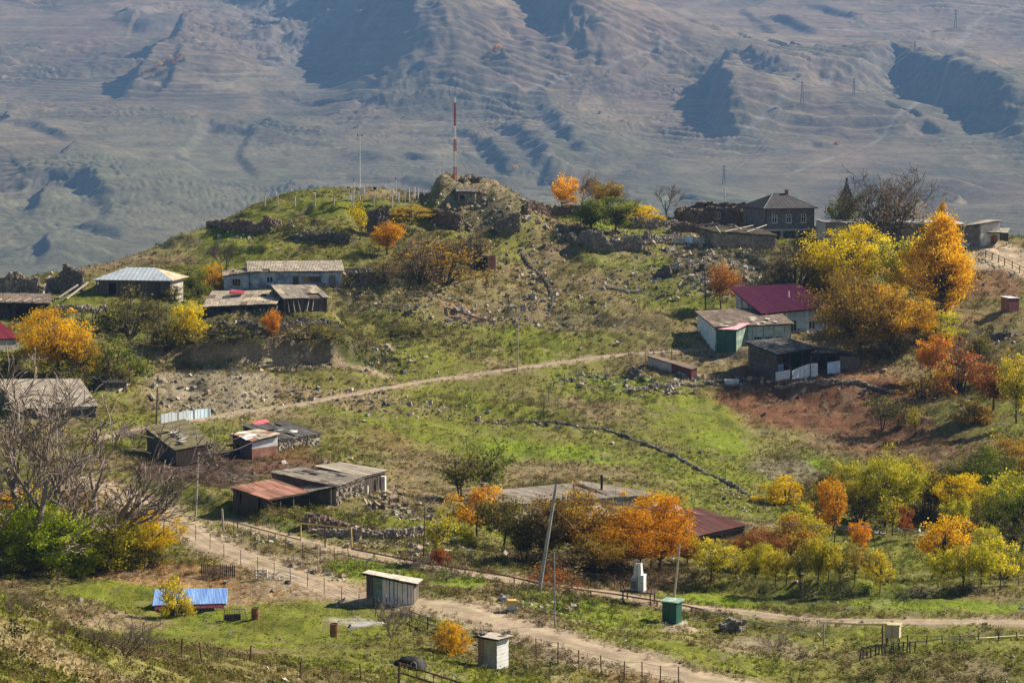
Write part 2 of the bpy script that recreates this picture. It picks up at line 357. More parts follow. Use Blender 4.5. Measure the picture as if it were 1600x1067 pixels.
def instmat(name, rnd=.25, trans=0.0, rough=.9):                       # colour comes with each scattered piece
    m, t, nd, L = _nt(name)
    out = nd.new('ShaderNodeOutputMaterial'); a = nd.new('ShaderNodeAttribute'); a.attribute_name = 'tint'; a.attribute_type = 'INSTANCER'
    d = nd.new('ShaderNodeBsdfDiffuse'); L.new(a.outputs['Color'], d.inputs[0])
    if trans:
        tr = nd.new('ShaderNodeBsdfTranslucent'); mx = nd.new('ShaderNodeMixShader'); mx.inputs[0].default_value = trans
        L.new(a.outputs['Color'], tr.inputs[0]); L.new(d.outputs[0], mx.inputs[1]); L.new(tr.outputs[0], mx.inputs[2]); L.new(mx.outputs[0], out.inputs[0])
    else: L.new(d.outputs[0], out.inputs[0])
    return m
K = {}
K['stone'] = mat('rubble_stone', [(.10,.085,.07),(.24,.205,.16),(.40,.34,.26)], 1.6, .95, .6, 6, contrast=(.32,.68))
K['darkstone'] = mat('dark_rubble', [(.06,.05,.045),(.14,.12,.10),(.25,.21,.17)], 1.8, .95, .6, 6)
K['redstone'] = mat('reddish_rubble', [(.08,.055,.042),(.17,.12,.09),(.29,.22,.165)], 1.6, .95, .6, 6)
K['wood'] = mat('weathered_board', [(.075,.06,.05),(.16,.13,.105),(.28,.235,.19)], 1.5, .9, .4, 18, (6, 6, .8), .3)
K['darkwood'] = mat('dark_old_board', [(.03,.024,.02),(.075,.06,.048),(.14,.11,.085)], 1.5, .9, .4, 18, (6, 6, .8), .3)
K['warmwood'] = mat('warm_board', [(.20,.11,.06),(.33,.21,.12),(.42,.30,.19)], 1.5, .85, .3, 18, (6, 6, .8), .2)
K['palewood'] = mat('pale_sun_bleached_wood', [(.30,.26,.20),(.46,.40,.32),(.58,.53,.44)], 1.5, .85, .3, 18, (4, 4, .8), .2)
K['slate'] = mat('asbestos_slate', [(.17,.14,.105),(.34,.285,.215),(.50,.43,.34)], 1.1, .9, .3, 9, rnd=.16)
K['darkslate'] = mat('lichen_dark_slate', [(.05,.046,.042),(.11,.10,.09),(.20,.185,.16)], 1.3, .92, .3, 9, rnd=.3)
K['moss'] = mat('mossy_roof_board', [(.09,.075,.035),(.19,.16,.075),(.30,.26,.16)], .9, .95, .4, 9, rnd=.25)
K['palefront'] = mat('pale_peeling_boards', [(.22,.34,.28),(.46,.53,.46),(.68,.69,.60)], 1.4, .8, .25, 9, rnd=.1)
K['brownroof'] = mat('old_brown_felt', [(.075,.055,.04),(.165,.118,.085),(.29,.22,.16)], .9, .9, .3, 9, rnd=.2)
K['rust'] = mat('rusted_sheet', [(.16,.065,.038),(.36,.165,.10),(.52,.31,.22)], .9, .75, .2, 9, rnd=.22)
K['redrust'] = mat('sunlit_red_sheet', [(.34,.14,.085),(.54,.27,.18),(.66,.41,.30)], .9, .75, .2, 9, rnd=.16)  # brighter copy of the rust, sunlight on the roofs lifted into the colour
K['paleRust'] = mat('pale_rusty_sheet', [(.30,.17,.10),(.54,.44,.29),(.64,.58,.44)], .9, .75, .2, 9, rnd=.2)
K['zinc'] = mat('galvanised_sheet', [(.34,.38,.40),(.46,.51,.54),(.56,.61,.64)], .7, .5, .1, 8, rnd=.08, spec=.5)
K['white'] = mat('white_paint', [(.52,.51,.48),(.70,.69,.66),(.80,.79,.77)], 1.5, .7, .15, 14, rnd=.06)
K['purple'] = mat('crimson_painted_metal', [(.21,.014,.05),(.27,.022,.07),(.32,.035,.09)], .5, .45, .05, 8, rnd=.06, spec=.5)
K['pink'] = mat('faded_pink_metal', [(.42,.14,.19),(.52,.22,.28),(.6,.3,.34)], .8, .55, .05, 8, rnd=.08)
K['red'] = mat('faded_red_metal', [(.30,.03,.05),(.42,.07,.09),(.50,.14,.14)], 1.0, .55, .1, 8, rnd=.12)
K['maroon'] = mat('maroon_paint', [(.09,.02,.025),(.14,.03,.035),(.18,.05,.05)], 1.2, .6, .1, 9, rnd=.1)
K['bluewall'] = mat('faded_blue_limewash', [(.15,.185,.25),(.34,.38,.43),(.56,.55,.51)], .8, .9, .25, 8, rnd=.08, contrast=(.35,.66))
K['paleblue'] = mat('pale_blue_paint', [(.38,.53,.64),(.54,.68,.77),(.70,.80,.85)], 1.2, .7, .1, 8, rnd=.08)
K['turq'] = mat('turquoise_plaster', [(.46,.58,.55),(.60,.70,.67),(.70,.77,.74)], .8, .9, .2, 8, rnd=.05)
K['green'] = mat('green_painted_steel', [(.008,.062,.042),(.012,.085,.058),(.02,.115,.075)], .8, .5, .1, 8, rnd=.08, spec=.45)
K['palegreen'] = mat('peeling_and_sunlit_green', [(.09,.20,.15),(.26,.36,.29),(.54,.57,.50)], 1.4, .8, .25, 9, rnd=.1)
K['block'] = mat('grey_concrete_block', [(.09,.088,.085),(.15,.147,.14),(.23,.22,.21)], 1.3, .95, .5, 5, rnd=.1)
K['concrete'] = mat('concrete', [(.26,.24,.21),(.38,.36,.32),(.47,.45,.41)], 1.3, .92, .3, 9, rnd=.1)
K['plaster'] = mat('dirty_white_plaster', [(.26,.23,.19),(.50,.46,.40),(.64,.60,.54)], .9, .9, .25, 7, rnd=.1)
K['tile'] = mat('dark_shingle', [(.024,.024,.026),(.045,.043,.044),(.075,.07,.066)], 1.2, .8, .4, 8, rnd=.25)
K['trim'] = mat('roof_trim', [(.14,.14,.145),(.2,.2,.2)], 1, .6, .05, 8)
K['glass'] = mat('dark_glass', [(.012,.014,.018),(.03,.035,.042)], 1, .12, 0, 8, spec=.6)
K['dark'] = mat('interior_shade', [(.012,.010,.009),(.03,.026,.022)], 1, .95, 0, 8)  # near-black colour standing in for shade inside openings
K['iron'] = mat('rusty_iron', [(.05,.028,.02),(.11,.055,.035),(.17,.09,.06)], 3, .8, .2, 18, rnd=.2)
K['steel'] = mat('grey_steel', [(.22,.23,.24),(.32,.33,.34)], 2, .5, .05, 10, rnd=.1)
K['barrel'] = mat('rust_brown_barrel', [(.12,.05,.022),(.24,.11,.045),(.30,.17,.09)], 2.5, .75, .2, 12, rnd=.1)
K['blue'] = mat('blue_metal_roof', [(.10,.20,.46),(.15,.29,.57),(.26,.42,.67)], .8, .45, .05, 8, rnd=.06, spec=.5)
K['brick'] = mat('reddish_brick', [(.20,.075,.045),(.33,.13,.08),(.42,.22,.15)], 2, .9, .3, 12, rnd=.15)
K['yellow'] = mat('yellow_pipe_paint', [(.42,.26,.06),(.60,.40,.10),(.70,.54,.22)], 1.5, .6, .1, 9, rnd=.1)
K['straw'] = mat('pale_yellow_pipe', [(.50,.42,.22),(.62,.54,.32)], 1.5, .6, .1, 9, rnd=.05)
K['beige'] = mat('beige_steel_box', [(.52,.40,.27),(.62,.49,.35)], 1.5, .6, .05, 9, rnd=.05)
K['black'] = mat('black_tarpaulin', [(.008,.007,.007),(.02,.018,.017)], 2, .7, .3, 6)
K['mastred'] = mat('mast_red_paint', [(.30,.035,.03),(.42,.06,.045)], 2, .6, 0, 9)
K['mastwhite'] = mat('mast_white_paint', [(.62,.60,.58),(.74,.73,.70)], 2, .6, 0, 9)
K['bark'] = mat('bark', [(.035,.026,.02),(.075,.058,.046),(.13,.10,.08)], 6, .95, .4, 20, (1, 1, .3))
K['greybark'] = mat('grey_bark', [(.11,.085,.065),(.21,.165,.13),(.32,.26,.21)], 5, .95, .4, 20, (1, 1, .3))
K['twig'] = mat('brown_twig', [(.07,.05,.038),(.14,.105,.08),(.21,.165,.125)], 4, .95, 0, 20)
K['mesh'] = mat('wire', [(.10,.09,.085),(.16,.15,.14)], 2, .6, 0, 9)
K['mud'] = mat('brown_mud_plaster', [(.13,.105,.08),(.21,.175,.14),(.30,.26,.21)], .8, .92, .3, 7, rnd=.06)
K['earth'] = mat('sandy_earth', [(.24,.17,.10),(.42,.32,.20),(.52,.42,.29)], .35, .95, .8, 2.2, rnd=.03)
# ---------------------------------------------------------------- the ground
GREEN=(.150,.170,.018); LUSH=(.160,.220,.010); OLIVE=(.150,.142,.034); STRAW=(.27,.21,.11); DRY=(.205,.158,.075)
ROADC=(.35,.275,.185); RED=(.150,.072,.034); SOIL=(.070,.042,.030); LITTER=(.30,.185,.085); SAND=(.50,.39,.25); RUBBLE=(.23,.195,.15); DARKG=(.06,.068,.026); GREY=(.25,.235,.20)
ZONES = [  # u, v, ru, rv, colour, strength
 (500,318,150,8,GREEN,.8),(300,375,110,22,LUSH,.55),(240,395,90,10,STRAW,.5),(180,410,80,8,STRAW,.5),(420,420,60,6,GREEN,.7),
 (560,430,120,40,OLIVE,.5),(480,395,90,20,GREEN,.5),(980,405,70,18,LUSH,.8),(960,395,90,10,DRY,.6),(1060,470,70,18,GREEN,.8),
 (880,480,90,35,OLIVE,.6),(720,465,150,44,DRY,.75),(850,500,110,18,(.18,.14,.08),.55),(980,425,80,18,DRY,.45),(560,470,110,24,(.16,.135,.065),.6),(745,300,75,22,(.20,.165,.105),.75),(840,440,40,60,DRY,.6),(720,485,40,12,(.30,.19,.12),.5),(1130,410,80,35,RUBBLE,.4),(900,340,80,10,LUSH,.6),
 (960,500,80,12,DRY,.6),(1230,420,70,30,DARKG,.8),(640,520,200,22,OLIVE,.7),(450,515,180,14,DARKG,.5),  # the dark zone above the crimson roof paints that slope's shade
 (440,572,190,10,(.33,.255,.15),1),(330,592,110,16,(.26,.22,.15),.8),(500,600,90,10,OLIVE,.7),(420,552,140,8,(.17,.135,.09),.9),
 (560,650,160,10,GREEN,.7),(820,600,120,14,OLIVE,.7),(930,612,110,16,GREEN,.7),(980,598,90,8,LUSH,.5),(1120,580,70,14,DRY,.8),
 (700,690,180,28,GREEN,.85),(860,705,140,18,LUSH,.75),(850,725,120,14,OLIVE,.5),(660,710,70,20,DRY,.5),(860,740,80,14,(.21,.155,.085),.7),(1100,730,110,26,GREEN,.8),
 (1100,670,90,38,GREEN,.95),(1130,690,60,20,LUSH,.5),(1290,640,165,42,RED,1),(1360,690,110,24,(.16,.085,.045),.8),(1310,700,70,20,DRY,.6),(1440,700,120,24,(.17,.10,.05),.7),(1268,718,28,9,LUSH,1),(1230,735,60,22,(.20,.17,.11),.8),
 (1210,660,40,40,OLIVE,.6),(1500,640,60,30,OLIVE,.6),(1540,448,70,20,(.22,.115,.06),.85),(1560,500,70,24,DRY,.6),(1510,508,60,12,LITTER,.55),(1360,578,50,20,LITTER,.95),(1440,620,60,20,LITTER,.5),(1560,560,60,18,OLIVE,.6),
 (320,735,100,26,SOIL,.95),(330,728,40,10,RED,.5),(430,715,90,16,(.15,.075,.035),.7),(470,735,60,10,SOIL,.5),(600,690,50,14,(.2,.11,.06),.5),
 (560,810,140,14,GREEN,.8),(640,800,50,16,(.10,.09,.05),.5),(420,805,70,10,GREEN,.6),(700,870,70,10,DARKG,.5),
 (560,895,90,24,LUSH,.85),(700,905,70,14,LUSH,.8),(470,880,50,18,(.27,.22,.14),.8),(330,850,40,10,GREEN,.6),(870,930,120,12,OLIVE,.4),(900,955,110,16,LUSH,.7),(1000,975,90,20,GREEN,.7),(1050,980,30,8,ROADC,.8),
 (1250,938,260,12,LUSH,.85),(1500,945,200,10,LUSH,.85),(1350,900,260,30,GREEN,.7),(1450,850,200,40,GREEN,.6),(1450,800,180,40,OLIVE,.5),(960,885,180,24,SOIL,.75),(1250,915,120,10,SOIL,.4),(1350,930,200,5,DARKG,.7),  # the thin dark strip under the orchard is brush plus painted bank shade
 (1400,1000,220,26,GREEN,.7),(1180,1015,90,12,(.27,.22,.14),.7),(1120,1030,120,14,GREEN,.6),(1400,1045,260,20,OLIVE,.6),(1000,1055,120,14,(.2,.12,.06),.6),
 (250,895,170,16,LITTER,.9),(60,880,80,9,LITTER,.9),(450,925,170,18,(.33,.235,.135),.85),(300,915,90,12,LITTER,.5),(380,985,230,30,GREEN,.85),(200,935,130,18,GREEN,.95),(560,1020,140,18,OLIVE,.7),(330,960,60,12,LUSH,.4),
 (120,1040,260,34,(.29,.22,.125),.8),(60,990,120,20,(.24,.20,.095),.7),(280,1060,140,12,GREEN,.4),(560,970,50,8,(.38,.34,.27),.7),
 (700,945,120,13,(.33,.26,.175),.8),(820,985,100,14,(.33,.26,.175),.7),(960,1030,120,16,(.33,.26,.175),.7),(130,972,120,14,(.31,.23,.135),.7),(760,960,70,12,(.33,.26,.175),.8),(690,945,60,8,ROADC,.8),(470,895,60,14,(.31,.25,.165),.8),(330,842,60,16,(.31,.25,.16),.7),(230,790,60,16,(.32,.255,.165),.7),(900,1020,90,14,(.32,.255,.17),.6),(1120,560,60,10,(.3,.23,.15),.7),(1560,400,56,22,SAND,1),(1585,420,34,16,SAND,1),(60,600,80,14,DARKG,.7),(250,520,60,24,DARKG,.6),(720,830,70,14,GREEN,.6),
 (1275,642,170,40,RED,1),(1290,640,120,28,(.135,.066,.033),.7),(1380,690,90,16,(.16,.08,.04),.7),(325,732,115,28,SOIL,1),(450,728,80,14,(.12,.065,.035),.8),(60,955,120,18,(.30,.225,.135),.6),(240,900,150,12,(.33,.22,.11),.7),
]
def zone_world(z):
    u, v, ru, rv, c, s = z; dm = 130 if v > 860 and not (v > 970 and u < 340) else 62
    p = hit(u, v, dm); a = hit(u, v + rv, dm); b = hit(u, v - rv, dm)
    ry = max(abs(p[1] - a[1]), abs(b[1] - p[1])); ry = min(ry, 45)
    return p[0], p[1], ru * px(p[1]), max(ry, 1.0), c, s
ZW = [zone_world(z) for z in ZONES]
def ground_colour(x, y):
    n = len(x); wx = x + 2.2 * fbm(x / 5, y / 5, 3, 90); wy = y + 3.2 * fbm(x / 5 + 40, y / 5, 3, 91)
    a = fbm(x / 11, y / 13, 4, 60)[:, None]; b = fbm(x / 3, y / 4, 3, 61)[:, None]
    g = np.array(OLIVE) * np.ones((n, 1)); g = g + (np.array(DRY) - g) * sstep(-.1, .5, a); g = g + (np.array(GREEN) - g) * sstep(.05, .5, -a) * .8
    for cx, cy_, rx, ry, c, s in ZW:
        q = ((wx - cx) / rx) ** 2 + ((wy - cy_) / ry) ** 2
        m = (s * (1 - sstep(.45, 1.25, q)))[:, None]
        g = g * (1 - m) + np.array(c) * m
    g = g * (1 + .28 * b)
    k = sstep(.25, .6, fbm(x / 1.7, y / 2.2, 3, 64))[:, None] * .5          # small worn or dry spots
    g = g * (1 - k) + np.array((.24, .19, .12)) * k
    for q, w in ROADS.values():
        d = polydist(x, y, q[:, :2])[0] + 1.3 * fbm(x / 2.2, y / 2.2, 4, 70)
        m = ((1 - sstep(w * .25, w * .95, d)) * .85)[:, None]
        g = g * (1 - m) + np.array(ROADC) * m
    return np.clip(g, .012, .8)
rows = np.r_[np.arange(-20, 60, 2.5), np.arange(60, 462, .72), np.arange(462, 655, 5)]
NC = 620; cu = np.linspace(-1, 1, NC)
TX = np.outer(14 + .285 * np.maximum(rows, 0), cu); TY = np.repeat(rows[:, None], NC, 1)
fx, fy = TX.ravel(), TY.ravel()
tz = H(fx, fy); micro = np.zeros_like(fx) + 1.0
for q, w in ROADS.values(): micro *= sstep(w * .5, w * 1.1, polydist(fx, fy, q[:, :2])[0])
tz = tz + micro * (.17 * fbm(fx / .9, fy / 1.1, 3, 20) + .07 * vn(fx / .33, fy / .6, 22)) * sstep(60, 130, fy)
def gridfaces(r, c):
    i = np.arange((r - 1) * c).reshape(r - 1, c)[:, :-1].ravel()
    return np.stack([i, i + 1, i + c + 1, i + c], 1)
gm = groundmat('village_ground', 2.6, .9, .16, .5, 1.45)
me = mesh_np('ground', np.c_[fx, fy, tz], gridfaces(len(rows), NC), gm, True)
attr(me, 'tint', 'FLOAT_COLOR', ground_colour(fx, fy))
tag(link('ground', me), 'stony grass hillside sloping from the village down to the valley', kind='structure')

# dirt roads: draped ribbons with ragged edges and two worn wheel tracks
rm = groundmat('dirt_road_surface', 2.2, .5, .06, .75, 1.2, .4)
def ribbon(name, key, label):
    q, w = ROADS[key]; seg = np.hypot(*np.diff(q[:, :2], axis=0).T); cum = np.r_[0, np.cumsum(seg)]
    t = np.arange(0, cum[-1], .5); cx = np.interp(t, cum, q[:, 0]); cyy = np.interp(t, cum, q[:, 1])
    tx = np.gradient(cx); ty = np.gradient(cyy); l = np.hypot(tx, ty); nx, ny = -ty / l, tx / l
    k = np.linspace(-1, 1, 11); hw = w / 2 * (1 + .22 * fbm(t / 3, t * 0, 3, 11) + .18 * fbm(t / .8, t * 0 + 5, 2, 12))
    hw2 = w / 2 * (1 + .22 * fbm(t / 3, t * 0 + 9, 3, 13) + .18 * fbm(t / .8, t * 0 + 15, 2, 14))
    off = np.where(k[None] < 0, k[None] * hw[:, None], k[None] * hw2[:, None])
    X = cx[:, None] + nx[:, None] * off; Y = cyy[:, None] + ny[:, None] * off
    Z = H(X, Y) + .07 * (1 - k[None] ** 4) - .03 * np.exp(-((np.abs(k[None]) - .5) / .14) ** 2) + .012
    me = mesh_np(name, np.c_[X.ravel(), Y.ravel(), Z.ravel()], gridfaces(len(t), 11), rm, True)
    c = np.array(ROADC) * (1 + .3 * fbm(X / 1.2, Y / 1.2, 3, 7).ravel()[:, None]) * (1 + .16 * np.exp(-((np.abs(k[None]) - .5) / .16) ** 2) * np.ones_like(X)).ravel()[:, None]
    grass = (np.exp(-(k / .17) ** 2)[None] * sstep(-.15, .35, fbm(X / 4, Y / 4, 3, 19)) * (.75 if key != 'lower' else .45)).ravel()[:, None]
    c = c * (1 - grass) + np.array((.16, .15, .06)) * grass
    edge = np.clip(sstep(.42, 1.05, np.abs(k)[None] + (.85 if key == 'lower' else .6) * fbm(X / 1.3, Y / 1.3, 4, 29)), 0, 1).ravel()[:, None] * .95
    c = c * (1 - edge) + ground_colour(X.ravel(), Y.ravel()) * edge
    attr(me, 'tint', 'FLOAT_COLOR', c)
    tag(link(name, me), label, kind='structure')
ribbon('dirt_road', 'upper', 'rutted dirt road climbing across the hillside to the green garage')
ribbon('dirt_road', 'lower', 'wide pale dirt road running past the grey hut to the bottom edge')
ribbon('dirt_track', 'pipe', 'narrow dirt track following the yellow gas pipe along the orchard')

# ---------------------------------------------------------------- the mountain across the valley
VD = np.array([(-330,4300),(-150,3400),(0,2700),(100,2250),(150,2050),(200,1850),(300,1550),(430,1250),(520,1000),(700,600),(1190,300)], float)   # (row, distance in units of MS metres)
MS = 2.0
def md(v): return float(np.interp(v, VD[:, 0], VD[:, 1]))
_o = np.argsort(VD[:, 1]); MZ = np.array([ray(800, v)[1] * d for v, d in VD])
def mp_(u, v): d = md(v); return (ray(u, v)[0] * d, d)
mr_ = np.r_[np.arange(300, 1180, 16), np.arange(1180, 2150, 2.6), np.arange(2150, 3000, 4.2), np.arange(3000, 4300, 26)]
MC = 760; mcu = np.linspace(-1, 1, MC)
MX = np.outer(.30 * mr_, mcu); MY = np.repeat(mr_[:, None], MC, 1)
x, y = MX.ravel(), MY.ravel()
mz = np.interp(y, VD[_o, 1], MZ[_o])
wx = x + 40 * fbm(x / 210, y / 210, 3, 201); wy = y + 60 * fbm(x / 210 + 9, y / 210, 3, 202)
amp = sstep(1000, 1500, y)
mz = mz + amp * (20 * fbm(x / 460, y / 520, 2, 210) + 3.6 * fbm(wx / 170, wy / 150, 2, 211) + .8 * fbm(wx / 40, wy / 34, 2, 212) + .3 * fbm(x / 12, y / 10, 3, 213))
mz = mz - amp * (3.0 * np.abs(fbm(wx / 85, wy / 95, 2, 214)) + .8 * np.abs(fbm(wx / 30, wy / 40, 2, 215))) * (.3 + .7 * sstep(1500, 2100, y))   # eroded rills
for lam, A, sd in ((60, 5.2, 221), (24, 2.9, 222), (11, 1.5, 223)):                         # slumped terraces
    ph = mz / (lam * .12) + 2.2 * fbm(wx / 150, wy / 190, 3, sd); fr = ph - np.floor(ph)
    mz = mz + amp * A * (np.where(fr < .82, fr / .82, (1 - fr) / .18) - .5) * sstep(-.35, .2, fbm(x / 240, y / 170, 3, sd + 5))
dip = 1 - sstep(.45, .7, np.abs(fbm(wx / 330, wy / 700, 3, 230)) * 6)       # gullies running down
mz = mz - amp * dip * 3.5
RIDGES = [  # ridge line (steep shaded flank to the left of travel), height, steep length, gentle length
 ([(893,150),(884,112),(858,62)],46,30,190),([(870,64),(800,74),(720,66),(640,30)],22,30,80),
 ([(180,168),(255,122),(348,52)],28,20,150),([(716,186),(660,112),(610,58),(545,20),(500,0)],76,112,170),([(360,24),(420,6),(475,-18)],26,24,90),
 ([(1152,222),(1140,178),(1136,132)],30,18,130),([(1285,172),(1200,162),(1140,146)],15,22,90),
 ([(1640,250),(1560,198),(1500,176),(1440,150),(1390,142),(1340,152),(1290,178)],34,34,130),
 ([(168,345),(132,303),(85,300),(40,303),(-30,306)],15,14,80),([(55,355),(75,325),(92,302)],12,10,60),
 ([(72,424),(84,396),(100,382)],10,9,60),([(215,398),(130,387),(95,383)],8,9,60),
 ([(885,280),(850,232),(800,200),(735,190)],15,18,70),([(950,256),(905,232),(872,190),(862,165)],13,16,70),([(815,272),(765,216),(712,194)],10,12,60),
 ([(525,302),(480,288),(440,290),(398,286)],8,9,60),([(100,280),(116,258),(136,249)],12,10,60),
 ([(1475,94),(1420,97),(1355,110)],9,12,60),([(1560,160),(1500,120),(1445,128),(1375,142)],12,16,70),([(1360,52),(1300,30),(1255,18)],10,12,60),
 ([(890,34),(800,25),(715,4)],12,18,70),([(1010,48),(940,36),(880,18)],10,16,70),([(345,62),(300,64),(195,74)],16,22,80),([(135,242),(60,216),(-10,208)],8,12,60),
 ([(240,32),(215,60),(180,40)],12,16,60),([(1290,70),(1240,52),(1190,38)],10,14,60),([(420,205),(330,200),(250,215)],9,14,70),([(640,175),(560,168),(520,180)],8,12,60),
 ([(1040,135),(960,160),(905,165)],8,12,60),([(1490,225),(1440,212),(1380,222)],8,10,60),([(1000,300),(930,285),(870,292)],7,9,60),([(1130,300),(1060,292),(1000,305)],6,8,50),
 ([(330,265),(280,256),(225,262)],6,8,50),([(700,240),(630,236),(560,244)],7,9,60),([(1330,232),(1260,228),(1180,240)],7,9,60),([(500,112),(440,96),(395,110)],14,18,60),([(560,90),(520,70),(480,82)],12,16,50),
]
rock = np.zeros_like(x)
for k, (pl, h, ls, lb) in enumerate(RIDGES):
    q = np.array([mp_(*p) for p in pl]); c = q.mean(0); ext = np.abs(q - c).max(0) + lb * 3.2 + 60
    I = np.nonzero((np.abs(x - c[0]) < ext[0]) & (np.abs(y - c[1]) < ext[1]))[0]
    wq = 1.0 if h > 18 else .5; X = x[I] + 10 * wq * fbm(x[I] / 42, y[I] / 60, 4, 240); Y = y[I] + 16 * wq * fbm(x[I] / 44 + 7, y[I] / 70, 4, 241)
    d, sd, t, L_ = polydist(X, Y, q)
    lb = lb * 1.5; f = np.where(sd > 0, 1 - sstep(0, ls, d), np.exp(-(d / (lb * .6)) ** 1.5))
    end = np.minimum(t, L_ - t); taper = sstep(-1, .3 * L_, end)
    mz[I] += (h if h > 18 else h * .62) * f * taper * (1 + .12 * fbm(X / 25, Y / 40, 3, 250 + k))
    rock[I] = np.maximum(rock[I], np.where(sd > 0, 1 - sstep(ls * .6, ls * 1.6, d), .0) * taper * min(1, h / 18))
rk = mp_(500, 55); massif = np.exp(-(((x - rk[0]) / 105) ** 2 + ((y - rk[1]) / 260) ** 2) * 1.2)
mz += massif * (4 * np.abs(fbm(x / 16, y / 30, 4, 260)) + 2 * fbm(x / 6, y / 10, 2, 261))
cg = np.array((.118, .112, .066)); cp = np.array((.172, .124, .082)); cs = np.array((.178, .146, .088)); crk = np.array((.125, .12, .115))
e = (y - 1300) / 1300; n1 = fbm(x / 120, y / 190, 4, 270); n2 = fbm(x / 30, y / 55, 4, 271)
mt = sstep(.05, .8, e + .5 * n1)[:, None]; tc_ = cg * (1 - mt) + cp * mt
m2 = sstep(-.05, .5, fbm(wx / 70, wy / 160, 3, 272))[:, None] * .55; tc_ = tc_ * (1 - m2) + cs * m2
m3 = sstep(.1, .5, fbm(wx / 50, wy / 110, 3, 276))[:, None] * .45; tc_ = tc_ * (1 - m3) + np.array((.074, .074, .05)) * m3
rr = np.clip(rock * .55 + massif * .9 * sstep(-.3, .3, n2 + .2), 0, 1)[:, None]; tc_ = tc_ * (1 - rr) + crk * rr
tc_ = tc_ * (1 + .22 * n2[:, None]) * (1 + .16 * vn(mz / 2.6 + 1.5 * n1, x / 120, 291)[:, None] + .12 * vn(mz / .9 + n1, x / 60, 292)[:, None])   # grass tones change along the contour
for pl, w in (([(1600,20),(1540,32),(1490,75),(1420,55),(1380,62),(1290,64)],5),([(1300,165),(1210,205),(1100,230)],4),([(1060,130),(960,148),(860,160),(760,170)],4),([(1560,165),(1480,178),(1340,240),(1240,262)],3)):
    d = polydist(x, y, np.array([mp_(*p) for p in pl]))[0] * 1.7 + 3 * fbm(x / 20, y / 20, 2, 280)
    m = (1 - sstep(w * .6, w * 1.6, d))[:, None] * .8; tc_ = tc_ * (1 - m) + np.array((.22, .195, .155)) * m
x, y, mz = x * MS, y * MS, CZ + mz * MS                                    # units to metres
MH = mz.reshape(MY.shape)
mm = groundmat('mountain_grass', .06, .7, 2.5, .72, 1.24, .006)
me = mesh_np('mountain', np.c_[x, y, mz], gridfaces(len(mr_), MC), mm, True); attr(me, 'tint', 'FLOAT_COLOR', np.clip(tc_, .02, .8))
tag(link('mountain', me), 'bare hazy mountainside with gullies, scarps and terraces across the valley', kind='structure')
def mhit(u, v):                                                            # a point of the mountainside under a pixel
    a, b = ray(u, v); ds = np.arange(2300, 8000, 8.0)
    ci = (a * ds / (.30 * ds) + 1) / 2 * (MC - 1); ri = np.searchsorted(mr_ * MS, ds) - 1
    zz = MH[np.clip(ri, 0, len(mr_) - 1), np.clip(np.round(ci).astype(int), 0, MC - 1)]
    g = CZ + b * ds - zz; k = np.nonzero(g <= 0)[0]; k = k[0] if len(k) else len(ds) - 1
    return np.array((a * ds[k], ds[k], zz[k]))

# ---------------------------------------------------------------- the air
hb = MB().box(-2700, 2700, -60, 8640, float(mz.min()) - 5, float(mz.max()) + 12)
hm, ht, hn, hl = _nt('haze_air'); ho = hn.new('ShaderNodeOutputMaterial'); hv_ = hn.new('ShaderNodeVolumePrincipled')
hv_.inputs['Color'].default_value = (.22, .42, .76, 1); hv_.inputs['Density'].default_value = .000088; hv_.inputs['Anisotropy'].default_value = 0
hl.new(hv_.outputs[0], ho.inputs['Volume'])
tag(hb.build('haze', hm), 'thin blue autumn haze filling the valley', kind='stuff')
# ---------------------------------------------------------------- trees and bushes
def tubes_np(paths, n=4):                                              # [(pts, radii)] -> verts, quads
    V = []; Fc = []; b = 0
    ang = np.arange(n) * 2 * math.pi / n
    for pts, rad in paths:
        pts = np.asarray(pts); m = len(pts); d = np.gradient(pts, axis=0); d /= np.linalg.norm(d, axis=1)[:, None] + 1e-9
        ref = np.where(np.abs(d[:, 2:3]) > .9, np.array([[1., 0, 0]]), np.array([[0, 0, 1.]]))
        a = np.cross(d, ref); a /= np.linalg.norm(a, axis=1)[:, None] + 1e-9; c = np.cross(d, a)
        ring = pts[:, None] + (a[:, None] * np.cos(ang)[None, :, None] + c[:, None] * np.sin(ang)[None, :, None]) * np.asarray(rad)[:, None, None]
        V.append(ring.reshape(-1, 3))
        i = (np.arange(m - 1)[:, None] * n + np.arange(n)[None]).ravel(); j = (np.arange(m - 1)[:, None] * n + (np.arange(n)[None] + 1) % n).ravel()
        Fc.append(np.stack([i, j, j + n, i + n], 1) + b); b += m * n
    return np.concatenate(V), np.concatenate(Fc)
def leaves_np(C, lv, size, rng, up=.35, out=None):
    n = len(C); a = rng.normal(size=(n, 3)); a /= np.linalg.norm(a, axis=1)[:, None]
    nrm = rng.normal(size=(n, 3)); nrm[:, 2] += up
    if out is not None: nrm += out * .9
    a = np.cross(nrm, a); a /= np.linalg.norm(a, axis=1)[:, None] + 1e-9
    b = np.cross(nrm, a); b /= np.linalg.norm(b, axis=1)[:, None] + 1e-9
    s = size * rng.uniform(.6, 1.3, (n, 1)); w = s * rng.uniform(.45, .75, (n, 1))
    V = np.stack([C - a * s, C - b * w + a * s * .15, C + a * s, C + b * w + a * s * .15], 1).reshape(-1, 3)
    return V, np.arange(4 * n).reshape(-1, 4), np.repeat(lv, 4)
def bez(p0, p1, p2, k=5):
    t = np.linspace(0, 1, k)[:, None]; return (1 - t) ** 2 * p0 + 2 * t * (1 - t) * p1 + t * t * p2
